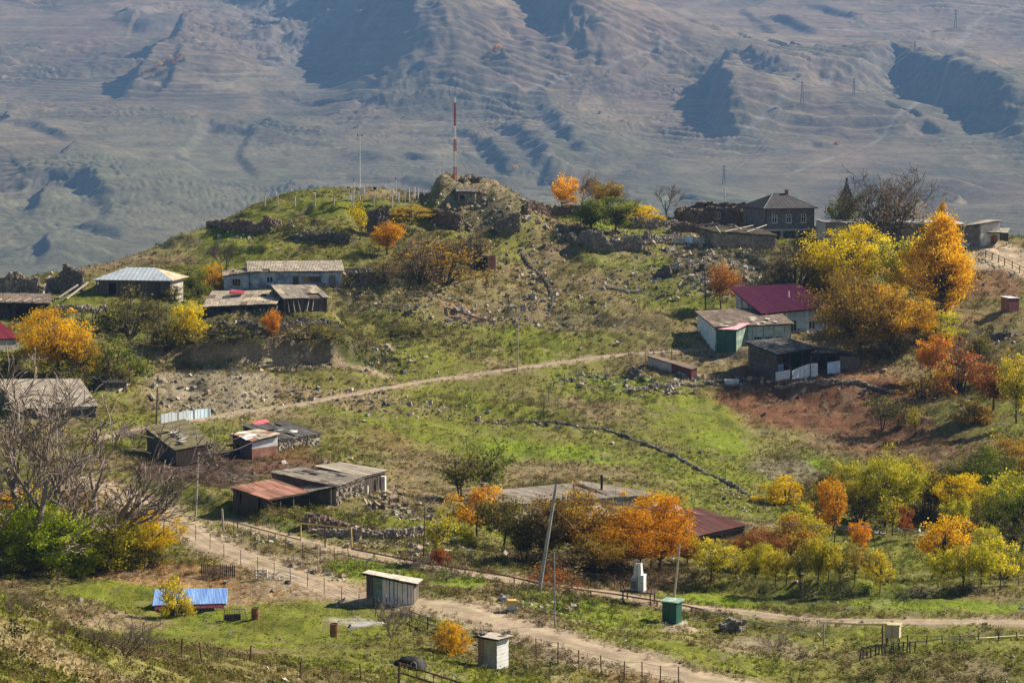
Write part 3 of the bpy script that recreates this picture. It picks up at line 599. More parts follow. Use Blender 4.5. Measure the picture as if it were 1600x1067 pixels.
def tree_mesh(name, seed, shape='round', trunk=.22, ncl=60, per=70, leaf=.02, cs=.085, stems=1, lean=0.0, twigs=0):
    rng = np.random.default_rng(seed); cl = []
    lob = [(rng.uniform(0, 6.3), rng.uniform(.1, 1), rng.uniform(.2, .5)) for _ in range(8)]
    while len(cl) < ncl:
        p = rng.uniform(-1, 1, 3)
        r = np.linalg.norm(p)
        if r > 1 or r < (.35 if shape != 'cone' else .0): continue
        th = math.atan2(p[1], p[0]); hz = (p[2] + 1) / 2
        k = .70 + sum(a * math.exp(-((math.remainder(th - t0, 2 * math.pi)) / .7) ** 2 - ((hz - h0) / .35) ** 2) for t0, h0, a in lob)
        k = min(k, 1.15)
        if shape == 'round': q = np.array((p[0] * .47 * k, p[1] * .47 * k, trunk + (1 - trunk) * (.5 + .5 * p[2] * min(k, 1.03))))
        elif shape == 'cone':
            rr = .5 * (1 - max(hz - .25, 0) / .77) ** .6 * min(1, .45 + hz * 2.6); q = np.array((p[0] * rr * k, p[1] * rr * k, trunk + (1 - trunk) * hz))
        elif shape == 'vase':
            rr = .5 * (.42 + .62 * hz) * k; q = np.array((p[0] * rr, p[1] * rr, trunk + (1 - trunk) * (hz * .97 * min(k, 1.03))))
        elif shape == 'bush': q = np.array((p[0] * .49 * k, p[1] * .49 * k, .04 + .93 * abs(p[2]) * min(k, 1.03)))
        if rng.random() < .16 and shape != 'cone': q = q + (q - np.array((0, 0, .5))) * np.array((.22, .22, .12)) * rng.uniform(.3, 1)
        cl.append(q + np.array((lean * q[2], 0, 0)))
    cl = np.array(cl); paths = []
    if shape == 'bush':
        for c in cl[: max(10, ncl // 2)]:
            b0 = np.array((c[0] * .25, c[1] * .25, -.04)); paths.append((bez(b0, np.array((c[0] * .5, c[1] * .5, c[2] * .7)), c), np.linspace(.012, .003, 5)))
    else:
        for s_ in range(stems):
            a = rng.uniform(0, 6.3); o = .006 * (stems > 1); base = np.array((math.cos(a) * o, math.sin(a) * o, -.05))
            top = np.array((math.cos(a) * .12 * (stems > 1) + rng.normal() * .03 + lean * .6, math.sin(a) * .12 * (stems > 1) + rng.normal() * .03, trunk + (1 - trunk) * .62))
            mid = (base + top) / 2 + np.r_[rng.normal(size=2) * .04, 0]; tp = bez(base, mid, top, 8)
            paths.append((tp, np.linspace(.026 if stems == 1 else .017, .006, 8)))
            for c in cl[s_::stems]:
                t = np.clip((c[2] - trunk) / (1 - trunk) * .55 + rng.uniform(-.05, .12), .02, .95) ; z0 = trunk + (1 - trunk) * .6 * t
                k = int(np.argmin(np.abs(tp[:, 2] - z0))); p0 = tp[k]
                md_ = p0 * .45 + c * .55 + np.array((0, 0, -.03)) + rng.normal(size=3) * .02
                paths.append((bez(p0, md_, c, 5), np.linspace(.008, .002, 5)))
    for c in cl[rng.integers(0, max(10, ncl // 2) if shape == 'bush' else ncl, twigs)] if twigs else []:
        d = rng.normal(size=3); d[2] = abs(d[2]) + .6; d *= rng.uniform(.06, .14) / np.linalg.norm(d)
        o = rng.normal(size=3) * cs * .5; paths.append((np.array([c, c + o * .4 + d * .4, c + o * .5 + d * 1.5]), np.array((.003, .0025, .0013))))
    tv, tf = tubes_np(paths, 4)
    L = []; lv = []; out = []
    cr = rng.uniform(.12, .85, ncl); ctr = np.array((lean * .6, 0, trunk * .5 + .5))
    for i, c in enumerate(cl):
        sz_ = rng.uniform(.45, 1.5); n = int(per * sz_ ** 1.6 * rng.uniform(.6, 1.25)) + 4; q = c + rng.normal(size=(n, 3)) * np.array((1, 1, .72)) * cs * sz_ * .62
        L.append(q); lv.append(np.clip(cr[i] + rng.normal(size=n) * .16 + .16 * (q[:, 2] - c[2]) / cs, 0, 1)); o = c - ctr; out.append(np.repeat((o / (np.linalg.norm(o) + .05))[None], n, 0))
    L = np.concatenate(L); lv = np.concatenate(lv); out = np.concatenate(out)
    keep = L[:, 2] > .015; V, Fq, la = leaves_np(L[keep], lv[keep], leaf, rng, .35, out[keep])
    tm = mesh_np(name + '_trunk', tv, tf, K['bark'], True); cm = mesh_np(name + '_crown', V, Fq, None); cm.materials.append(None)
    attr(cm, 'lv', 'FLOAT', la)
    return tm, cm
def bare_mesh(name, seed, levels=4, spread=.55, stems=1, trunk=.25, twist=.35, width=1.0, droop=0.0, kids=(4, 7), rad=.03):
    rng = np.random.default_rng(seed); paths = []
    def grow(p, d, l, r, lev):
        k = 5; pts = [p]; dd = d
        for i in range(k):
            dd = dd + rng.normal(size=3) * twist * .22 + np.array((0, 0, .05 - droop * (levels - lev) * .03)); dd = dd / np.linalg.norm(dd); pts.append(pts[-1] + dd * l / k)
        paths.append((np.array(pts), np.linspace(r, max(r * .35, .0018), k + 1)))
        if lev <= 0: return
        for i in range(rng.integers(*kids)):
            t = rng.uniform(.3 if lev < levels else trunk + .1, 1); j = min(int(t * k), k - 1); q = pts[j] + (pts[j + 1] - pts[j]) * (t * k - j)
            dr = pts[j + 1] - pts[j]; dr = dr / np.linalg.norm(dr); s = rng.normal(size=3); s -= dr * s.dot(dr); s /= np.linalg.norm(s)
            nd_ = dr + s * spread * rng.uniform(.7, 1.5); nd_ /= np.linalg.norm(nd_)
            grow(q, nd_, l * rng.uniform(.45, .72), max(r * (1 - t * .6) * .5, .0018), lev - 1)
    for s_ in range(stems):
        a = s_ * 2.4 + rng.uniform(0, 1); d = np.array((math.cos(a) * .5, math.sin(a) * .5, 1)) if stems > 1 else np.array((rng.normal() * .1, rng.normal() * .1, 1))
        grow(np.array((math.cos(a) * .02 * (stems > 1), math.sin(a) * .02 * (stems > 1), -.04)), d / np.linalg.norm(d), .5 if stems == 1 else .42, rad if stems == 1 else rad * .6, levels)
    v, f = tubes_np(paths, 3); v[:, 2] *= 1 / max(np.percentile(v[:, 2], 99.7), .3)
    w = np.percentile(np.abs(v[:, :2]), 98); v[:, :2] *= .5 * width / w
    return mesh_np(name, v, f, None)
TM = {}
for i in range(3):
    TM['orchard', i] = tree_mesh('orchard', 10 + i, 'round', .24, 50, 78, .021, .095, twigs=40)
    TM['bush', i] = tree_mesh('bush', 20 + i, 'bush', 0, 62, 85, .022, .10, twigs=30)
    TM['sparse', i] = tree_mesh('sparse', 30 + i, 'vase', .25, 46, 26, .022, .10, stems=2, twigs=120)
    TM['thin', i] = tree_mesh('thin', 40 + i, 'bush', 0, 60, 22, .022, .10, twigs=260)
    TM['big', i] = tree_mesh('big', 50 + i, 'round', .14, 120, 130, .0118, .072, stems=1 + i % 2, twigs=60)
    TM['vase', i] = tree_mesh('vase', 60 + i, 'vase', .24, 64, 85, .019, .085, stems=1 + i % 2, twigs=60)
TM['cone', 0] = tree_mesh('cone', 70, 'cone', .04, 240, 105, .0105, .060, twigs=30)
TM['cone', 1] = tree_mesh('cone', 71, 'cone', .10, 60, 60, .022, .075)
TM['lean', 0] = tree_mesh('lean', 75, 'round', .25, 70, 75, .016, .082, lean=.32, twigs=60)
BM = {i: bare_mesh('bare', 80 + i, 4, .6, 1, .2, .4, 1.0, 0, (4, 7)) for i in range(2)}
BM['clump'] = bare_mesh('bare_clump', 85, 3, .45, 6, .15, .35, 1.0, 0, (4, 7), .02)
BM['old'] = bare_mesh('bare_old', 91, 4, .75, 4, .15, .75, 1.3, .2, (3, 5), .03)
BM['open'] = bare_mesh('bare_open', 97, 4, .62, 5, .1, .6, 1.2, .1, (3, 5), .038)
BM['scrub'] = bare_mesh('bare_scrub', 92, 2, .4, 14, .1, .3, 1.3, 0, (4, 8), .012)
LF = {
 'yellow': leafmat('leaf_yellow', [(.42,.28,.012),(.80,.55,.012),(.92,.72,.03)]),
 'yg': leafmat('leaf_yellow_green', [(.21,.195,.02),(.50,.43,.03),(.80,.67,.06)]),
 'green': leafmat('leaf_green', [(.06,.09,.016),(.16,.19,.028),(.33,.33,.05)]),
 'bright': leafmat('leaf_bright_green', [(.15,.21,.012),(.36,.42,.02),(.62,.62,.05)]),
 'olive': leafmat('leaf_olive', [(.07,.07,.02),(.16,.145,.035),(.32,.27,.06)]),
 'orange': leafmat('leaf_orange', [(.34,.14,.012),(.72,.33,.016),(.90,.50,.03)]),
 'gold': leafmat('leaf_gold', [(.42,.21,.012),(.80,.45,.015),(.95,.63,.03)]),
 'rust': leafmat('leaf_rust', [(.16,.06,.022),(.38,.14,.035),(.56,.24,.05)]),
 'ochre': leafmat('leaf_ochre', [(.16,.10,.02),(.38,.24,.035),(.60,.39,.05)]),
 'brown': leafmat('leaf_brown', [(.10,.07,.03),(.20,.145,.065),(.33,.245,.11)]),
 'red': leafmat('leaf_red', [(.28,.05,.02),(.50,.11,.03),(.55,.19,.05)]),
}
_tr = random.Random(7)
def tree(kind, i, u, vb, vt, w, col, label, cat='tree', group=None, dmin=62, name=None, p=None):
    p = hit(u, vb, dmin) if p is None else p
    s = px(p[1]); slim = vb > 830 and u > 1190; h = max((vb - vt) * s * (1.24 if slim else 1.06), .5); ww = w * s * (1.02 if slim else 1.2)
    tm, cm = TM[kind, i]; nm = name or {'bush': 'bush', 'thin': 'bush'}.get(kind, 'tree')
    r = empty(nm, (p[0], p[1], p[2] - .05), 0 if kind == 'lean' else _tr.uniform(0, 6.28))
    r.scale = (ww, ww, h)
    a = link('trunk', tm, r); b = link('crown', cm, r)
    b.material_slots[0].link = 'OBJECT'; b.material_slots[0].material = LF[col]
    return tag(r, label, cat, group)
def bare(kind, u, vb, vt, w, label, col='greybark', cat='tree', dmin=62, name='bare_tree', rz=None, group=None, ext=None):
    p = hit(u, vb, dmin); s = px(p[1]); m = BM[kind]
    if not m.materials: m.materials.append(None)
    o = link(name, m, None, (p[0], p[1], p[2] - .05), (0, 0, _tr.uniform(0, 6.28) if rz is None else rz)); o.scale = (w * s, w * s, max((vb - vt) * s, .4))
    o.material_slots[0].link = 'OBJECT'; o.material_slots[0].material = K[col]
    return tag(o, label, cat, group)
T_ = [
 ('cone',0,1470,494,340,128,'gold','tall cone-shaped orange-gold tree, the largest of the hilltop right'),
 ('cone',1,1472,372,317,25,'gold','narrow orange tree top showing behind the long flat-roofed building'),
 ('big',0,1344,560,428,134,'ochre','broad ochre-gold tree spreading beside the crimson roof'),
 ('big',1,1390,552,450,104,'gold','golden crown right of the broad ochre tree by the crimson roof'),
 ('big',1,1322,462,358,120,'yellow','bright lemon-yellow tree below the grey block house'),
 ('bush',0,1283,455,372,56,'yellow','lemon-yellow drooping tree at the left end of the yellow clump'),
 ('vase',0,1402,478,370,76,'yg','yellow-green tree between the lemon-yellow and the cone-shaped tree'),
 ('orchard',0,1352,452,396,62,'ochre','small orange-brown tree in front of the lemon-yellow clump'),
 ('thin',0,1243,452,374,80,'brown','grey-brown twiggy bush left of the lemon-yellow clump'),
 ('sparse',0,1318,378,297,66,'green','sparse green tree against the right wall of the grey house'),
 ('thin',1,1402,556,508,60,'olive','dark grey-green shrub under the golden tree'),
 ('bush',1,1468,528,482,62,'yg','yellow-green shrub at the foot of the cone-shaped tree'),
 ('vase',1,1456,592,520,58,'orange','bright orange sapling tree left of the red-brown one'),
 ('thin',2,1498,612,520,84,'rust','red-brown twiggy tree between two orange trees right of the red field'),
 ('vase',2,1552,641,572,78,'rust','rusty orange tree near the right edge below the red-brown tree'),
 ('orchard',1,1588,662,560,56,'yg','yellow-green tree at the right edge, upper of two'),
 ('thin',0,1583,740,668,80,'ochre','twiggy ochre tree at the right edge below the red field'),
 ('sparse',1,1378,672,618,62,'olive','low olive tree leaning on the lower edge of the red field'),
 ('sparse',2,1428,681,632,30,'yg','slim yellow-green tree with clear trunk below the red field'),
 ('thin',1,1405,668,628,48,'brown','twiggy half-bare tree between the olive and the slim yellow-green tree'),
 ('bush',2,1228,788,740,72,'yellow','round bright yellow bush alone at the end of the field wall'),
 ('thin',2,1275,800,735,60,'brown','brown twiggy shrub right of the round yellow bush'),
 ('vase',0,1322,776,722,66,'yg','yellow-olive tree at the left end of the upper orchard row'),
 ('big',2,1384,824,706,94,'yg','largest yellow orchard tree, tall in the middle of the upper row'),
 ('sparse',0,1450,806,722,88,'olive','olive half-bare tree right of the largest yellow orchard tree'),
 ('big',0,1523,800,700,92,'green','green-yellow tree rising highest in the right of the orchard'),
 ('big',1,1505,814,742,70,'yellow','golden-yellow tree in front of the green-yellow orchard tree'),
 ('vase',1,1582,812,738,70,'yg','yellow-green orchard tree cut by the right edge, upper row'),
 ('orchard',2,1252,842,796,66,'yg','pale yellow-green tree behind the orange-olive one'),
 ('orchard',0,1302,855,762,54,'orange','upright orange tree in the left of the orchard'),
 ('vase',2,1320,800,750,46,'yg','yellow-green tree just behind the upright orange tree'),
 ('orchard',1,1343,868,822,38,'orange','small orange tree right of the upright orange tree'),
 ('orchard',2,1414,844,798,26,'rust','tiny rust-coloured tree in the middle of the orchard'),
 ('lean',0,1453,905,818,96,'gold','orange tree leaning right in the open orchard grass'),
 ('orchard',0,1560,860,782,72,'green','green orchard tree near the right edge, middle row'),
 ('sparse',1,1578,877,812,56,'olive','thin half-bare tree at the right edge of the middle row'),
 ('sparse',2,1528,838,792,44,'olive','half-bare orchard tree behind the leaning orange tree'),
 ('orchard',0,1211,917,866,40,'yg','first yellow-green tree from the left in the front orchard row'),
 ('sparse',0,1252,923,853,52,'yg','second tree from the left in the front orchard row, airy yellow-green'),
 ('orchard',1,1278,921,850,46,'yg','third yellow-green tree from the left in the front orchard row'),
 ('sparse',1,1315,922,864,42,'yg','fourth tree from the left in the front orchard row, thin-crowned'),
 ('sparse',2,1334,916,850,32,'ochre','slim ochre tree, fifth from the left in the front orchard row'),
 ('orchard',2,1375,927,872,46,'yg','low yellow-green tree standing clear in the front orchard row'),
 ('orchard',0,1474,922,864,48,'yg','yellow-green tree below the leaning orange tree, left one'),
 ('sparse',0,1505,922,858,48,'yg','thin yellow-green tree below the leaning orange tree, right one'),
 ('orchard',1,1533,919,860,44,'yg','yellow-green front-row tree third from the right edge'),
 ('orchard',2,1563,921,852,54,'yg','yellow-green front-row tree second from the right edge'),
 ('sparse',1,1592,916,868,36,'yg','yellow-green front-row tree at the right edge'),
 ('big',2,1186,888,822,74,'rust','dense rust-red tree in front of the rusty shed roof'),
 ('orchard',2,1236,886,814,80,'ochre','orange-olive tree right of the dense rust-red tree'),
 ('orchard',0,1111,907,842,60,'yg','yellow-green tree just right of the leaning white pole'),
 ('sparse',2,1152,908,864,36,'yg','thin pale tree at the foot of the dense rust-red tree'),
 ('big',0,962,893,800,148,'orange','bright orange tree, lowest and leftmost front of the central orange mass'),
 ('big',1,1028,893,778,104,'orange','orange tree in the middle of the central mass behind the white pole'),
 ('big',2,905,884,757,124,'ochre','olive-ochre tree behind the leaning concrete pole'),
 ('vase',0,850,882,780,92,'brown','brown-olive tree left of the leaning concrete pole'),
 ('orchard',1,786,858,776,80,'olive','olive tree with a forked dark trunk left of the orange mass'),
 ('orchard',2,745,838,762,70,'orange','orange tree at the left end of the orange mass'),
 ('sparse',1,684,880,796,52,'yg','yellow tree on a thin pale stem beside the gate post'),
 ('bush',1,728,852,816,30,'yg','small lemon-green bush between yellow and olive trees'),
 ('sparse',0,722,782,700,84,'olive','dark olive tree standing on the slope behind the barn'),
 ('sparse',2,762,780,690,80,'green','green airy tree right of the dark olive one on the slope'),
 ('bush',2,687,880,852,28,'red','small red shrub by the pipe track'),
 ('thin',0,868,918,876,66,'rust','dry reddish weeds around the foot of the concrete pole'),
 ('big',1,1074,884,836,42,'rust','rust-orange crown at the right end of the central orange mass'),
 ('big',0,92,590,487,108,'gold','round orange-gold tree beside the red roof at the left edge'),
 ('bush',0,176,592,515,96,'green','round green tree right of the orange-gold one'),
 ('thin',1,190,604,548,44,'brown','brown twiggy shrub at the foot of the round green tree'),
 ('bush',1,20,594,542,56,'olive','olive bush at the left edge under the red roof'),
 ('thin',2,200,522,446,84,'olive','olive twiggy bush below the silver-roofed house'),
 ('bush',2,293,535,466,64,'yellow','bright yellow bush below the scrap-covered shed roof'),
 ('thin',0,262,545,490,70,'olive','dark olive bush left of the bright yellow one'),
 ('bush',0,270,470,440,40,'olive','small olive bush at the right corner of the silver-roofed house'),
 ('orchard',1,427,535,485,26,'orange','small flame-orange tree below the ruined sheds'),
 ('bush',1,306,462,412,52,'green','green bush between the silver-roofed and the blue house'),
 ('bush',2,332,452,408,38,'orange','orange-topped bush against the blue house'),
 ('sparse',1,562,375,316,34,'yellow','slender yellow tree in front of the dark ruin wall'),
 ('vase',1,604,398,346,54,'gold','orange-gold tree below the weather station fence'),
 ('thin',1,690,442,364,124,'ochre','large ochre-brown thicket below the rocky mound'),
 ('thin',2,655,442,370,70,'brown','brown thicket left part beside the orange-gold tree'),
 ('bush',0,645,342,318,90,'ochre','low yellow bush along the edge of the weather station'),
 ('bush',1,700,402,374,54,'ochre','ochre bush on top of the large thicket'),
 ('orchard',0,880,335,277,42,'gold','orange-gold tree left of the bare one on the skyline'),
 ('vase',1,946,333,280,60,'ochre','ochre skyline tree right of the bare one'),
 ('vase',0,925,364,312,66,'green','green spreading tree above the rubble, left of two'),
 ('vase',2,962,366,310,78,'green','green spreading tree above the rubble, right of two'),
 ('bush',2,1002,350,315,54,'yellow','yellow bush right of the two green spreading trees'),
 ('bush',0,1138,322,304,34,'green','small green bush behind the stone ruin with a window'),
 ('cone',1,1168,358,334,15,'yellow','tiny yellow tree in front of the grey house corner'),
 ('orchard',1,1127,482,415,50,'rust','round rust-orange tree left of the crimson roof'),
 ('big',2,64,896,782,140,'bright','dense bright green tree at the lower left'),
 ('bush',1,120,892,824,84,'bright','bright green bush right of the dense bright green tree'),
 ('big',1,236,878,798,84,'yellow','lemon-yellow tree at the right end of the lower left thicket'),
 ('bush',0,176,886,790,96,'yg','yellow-green thicket among the bare branches at lower left'),
 ('bush',2,30,836,756,90,'gold','orange-yellow bush behind the green tree at the left edge'),
 ('thin',2,120,826,744,130,'ochre','yellow-brown thicket under the bare old tree'),
 ('bush',0,273,962,884,46,'yg','small yellow-green tree growing beside the blue-roofed shelter'),
 ('bush',2,703,1020,962,50,'gold','golden bush beside the white plank outhouse'),
 ('sparse',0,1228,912,862,40,'yg','airy yellow-green sapling between the first and second front orchard trees'),
 ('orchard',2,1295,905,858,40,'yg','yellow-green tree just behind the third front orchard tree'),
 ('sparse',1,1352,905,862,36,'ochre','thin ochre sapling behind the low clear-standing front tree'),
 ('orchard',1,1265,868,815,56,'yg','yellow-green tree behind the orange-olive tree, right side'),
 ('vase',0,1272,832,770,60,'olive','olive tree left of the upright orange tree'),
 ('sparse',2,1395,838,780,60,'yg','half-bare yellow tree under the largest yellow orchard tree'),
 ('vase',1,1490,846,785,56,'yg','yellow-green tree above the leaning orange tree'),
 ('orchard',0,1545,885,830,54,'yg','yellow-green middle-row tree right of the leaning orange tree'),
 ('sparse',0,1520,900,850,46,'yg','airy yellow-green tree beside the leaning orange tree'),
 ('big',1,1585,760,690,80,'ochre','ochre-yellow tree at the right edge above the orchard'),
 ('vase',2,1555,770,705,66,'olive','olive tree at the top right of the orchard'),
 ('thin',1,1265,780,742,60,'brown','brown brush above the pale yellow-green tree'),
 ('thin',1,1390,386,276,112,'brown','brown-leaved twiggy tree among the bare trees above the long building'),
 ('thin',2,1580,600,540,60,'ochre','ochre brush at the right edge beside the rusty orange tree'),
 ('bush',1,1520,660,618,56,'ochre','low ochre bush below the rusty orange tree'),
 ('bush',0,1480,600,562,50,'yellow','low yellow bush between the orange sapling and the red-brown tree'),
 ('bush',2,1530,560,520,44,'olive','olive bush on the right slope above the red-brown tree'),
 ('big',2,126,594,516,74,'ochre','ochre-green tree between the orange-gold and the round green tree'),
 ('big',0,1180,905,850,60,'yg','yellow-green tree in front of the dense rust-red tree'),
 ('orchard',1,1298,800,735,50,'olive','dim olive tree left of the upper orchard row'),
 ('big',2,1350,812,742,66,'yg','yellow-olive tree left of the largest yellow orchard tree'),
 ('big',0,1420,792,716,70,'yg','yellow-green tree right behind the largest yellow orchard tree'),
 ('thin',1,1440,812,760,80,'brown','bare brown thicket between the upper orchard trees'),
 ('big',1,1475,800,740,70,'yellow','lemon-yellow tree between the olive and the golden-yellow orchard trees'),
 ('vase',2,1548,826,760,70,'yg','yellow-green tree below the highest green-yellow one'),
 ('thin',0,1340,815,770,70,'olive','dark low thicket behind the small orange orchard tree'),
 ('big',2,1598,866,770,70,'green','green tree cut by the right edge in the middle of the orchard'),
 ('thin',2,1570,905,868,70,'olive','olive brush at the right end of the front orchard row'),
 ('big',0,1000,890,775,120,'gold','golden-orange tree between the two orange crowns of the central mass'),
 ('big',2,930,895,830,90,'ochre','ochre undergrowth crown at the foot of the orange mass'),
 ('vase',1,820,880,800,70,'olive','olive-green crown between the forked olive and the brown-olive tree'),
 ('thin',2,880,905,850,90,'brown','dull brown thicket right of the concrete pole'),
 ('big',1,30,890,800,120,'bright','bright green tree cut by the left edge'),
 ('vase',1,100,880,800,110,'yg','yellow-green crown between the bright green tree and the yellow-green thicket'),
 ('bush',1,200,880,812,80,'yg','yellow-green bush left of the lemon-yellow thicket tree'),
 ('thin',0,225,886,845,80,'olive','low olive brush under the lemon-yellow thicket tree'),
 ('bush',0,40,900,866,90,'olive','dark low bush at the foot of the bright green trees'),
 ('bush',2,1298,452,392,60,'yellow','lemon-yellow crown in the middle of the yellow clump'),
 ('thin',2,1220,450,400,50,'brown','low grey twiggy shrub at the top of the shaded slope'),
 ('big',1,1430,540,470,70,'ochre','ochre tree between the golden and the cone-shaped tree'),
 ('thin',1,1440,620,575,70,'ochre','low ochre brush in front of the orange sapling'),
 ('thin',0,1535,600,545,60,'brown','brown brush right of the red-brown tree'),
 ('big',0,1345,500,440,70,'ochre','upper ochre crown above the broad ochre tree'),
 ('bush',1,58,552,512,40,'olive','olive bush just right of the red roof'),
 ('thin',0,235,500,462,60,'olive','olive brush between the silver-roofed house and the yellow bush'),
 ('thin',1,110,605,560,80,'olive','dark brush below the orange-gold tree'),
 ('thin',2,600,440,400,60,'brown','brown brush left of the large thicket'),
 ('thin',0,740,400,360,50,'brown','dry brush right of the large thicket'),
 ('thin',1,640,525,500,90,'olive','low olive scrub on the bank right of the ruined sheds'),
 ('thin',2,360,535,505,100,'olive','low olive scrub under the patched shed'),
 ('thin',0,480,530,502,110,'olive','low olive scrub right of the flame-orange tree'),
]
for t in T_:
    if t[7] is None: continue
    vb = t[3]; u = t[2]
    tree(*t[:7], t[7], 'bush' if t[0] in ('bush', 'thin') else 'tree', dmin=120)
bare(0, 905, 338, 266, 46, 'bare grey tree on the skyline between two orange trees', dmin=120)
bare(1, 1043, 345, 289, 48, 'bare tree on the skyline left of the stone ruin', dmin=120)
bare('old', 1392, 384, 262, 128, 'large bare brown tree above the long building', 'twig', dmin=120)
bare('old', 1345, 384, 284, 80, 'smaller bare tree left of the large brown one', 'twig', dmin=120)
bare('clump', 350, 425, 374, 44, 'small bare tree on the grass above the blue house', 'twig', dmin=120)
bare('clump', 737, 420, 368, 64, 'bare spreading shrub beside the rusty cellar door', 'twig', dmin=120)
bare('clump', 612, 992, 934, 56, 'leafless grey bush by the road below the grey hut', 'greybark', dmin=120)
bare('clump', 752, 372, 350, 20, 'small dry shrub on the rocky mound', 'twig', dmin=120)
bare('open', 34, 890, 556, 400, 'old bare tree with open spreading branches at the left edge', 'greybark', dmin=150, rz=.4)
bare('open', 122, 874, 586, 340, 'bare crooked tree reaching right over the lower left thicket', 'greybark', dmin=150, rz=2.6)
bare(1, 60, 880, 640, 150, 'slimmer bare tree standing in the lower left thicket', 'greybark', dmin=150, rz=4.0)
bare('clump', 215, 700, 655, 60, 'pile of bare branches against the mossy wooden shed', 'greybark', dmin=150)
bare('scrub', 190, 1022, 968, 110, 'dark dry brushwood on the near grassy bank', 'twig', name='dry_shrub', cat='shrub')
bare('scrub', 28, 962, 918, 46, 'small dry shrub on top of the near bank at left', 'twig', name='dry_shrub', cat='shrub')
bare('scrub', 1210, 1010, 990, 44, 'low dark dry shrub in the grass left of the gas box', 'twig', name='dry_shrub', cat='shrub', dmin=120)
bare('scrub', 690, 906, 888, 46, 'heap of dry brushwood beside the pipe track', 'twig', name='dry_shrub', cat='shrub', dmin=120)
bare('scrub', 655, 886, 866, 34, 'grey dry shrub left of the red shrub', 'greybark', name='dry_shrub', cat='shrub', dmin=120)
bare('clump', 95, 1000, 965, 30, 'thin dry stalks on the near bank', 'twig', name='dry_shrub', cat='shrub')
# small trees far up on the mountain
_mt = random.Random(3); k = 0
for u, v, c in [(222,122,'ochre'),(230,117,'rust'),(237,124,'ochre'),(243,112,'rust'),(250,108,'gold'),(256,118,'rust'),(262,103,'rust'),(268,98,'gold'),(272,106,'rust'),(277,94,'rust'),(282,90,'ochre'),(287,100,'ochre'),
              (755,95,'rust'),(762,102,'ochre'),(767,90,'ochre'),(772,82,'red'),(779,80,'orange'),(785,90,'ochre'),(806,268,'gold'),(1307,228,'rust'),(1247,127,'brown')]:
    q = mhit(u, v); s = px(q[1]); tm, cm = TM['bush' if k % 2 else 'orchard', k % 3]
    r = empty('far_tree', q - np.array((0, 0, .5)), _mt.uniform(0, 6)); hh = _mt.uniform(8, 11) * s; r.scale = (hh * .95, hh * .95, hh)
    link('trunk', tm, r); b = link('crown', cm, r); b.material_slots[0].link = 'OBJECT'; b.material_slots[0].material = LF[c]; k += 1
    nth = ['first', 'second', 'third', 'fourth', 'fifth', 'sixth', 'seventh', 'eighth', 'ninth', 'tenth', 'eleventh', 'last']
    if u < 300: lb, gp = 'tiny autumn tree, %s from the left in the gully clump on the far slope' % nth[k - 1], 'trees in the gully clump on the far slope'
    elif u < 790: lb, gp = 'tiny autumn tree, %s from the left in the dark hollow high on the far slope' % nth[k - 13], 'trees in the dark hollow on the far slope'
    else: lb, gp = ('lone tiny yellow tree on the far slope above the skyline trees' if u < 900 else 'lone tiny orange tree on the far slope above the bare tree' if u > 1300 else 'lone tiny dark tree on the far slope beside a pylon'), None
    tag(r, lb, 'tree', gp)
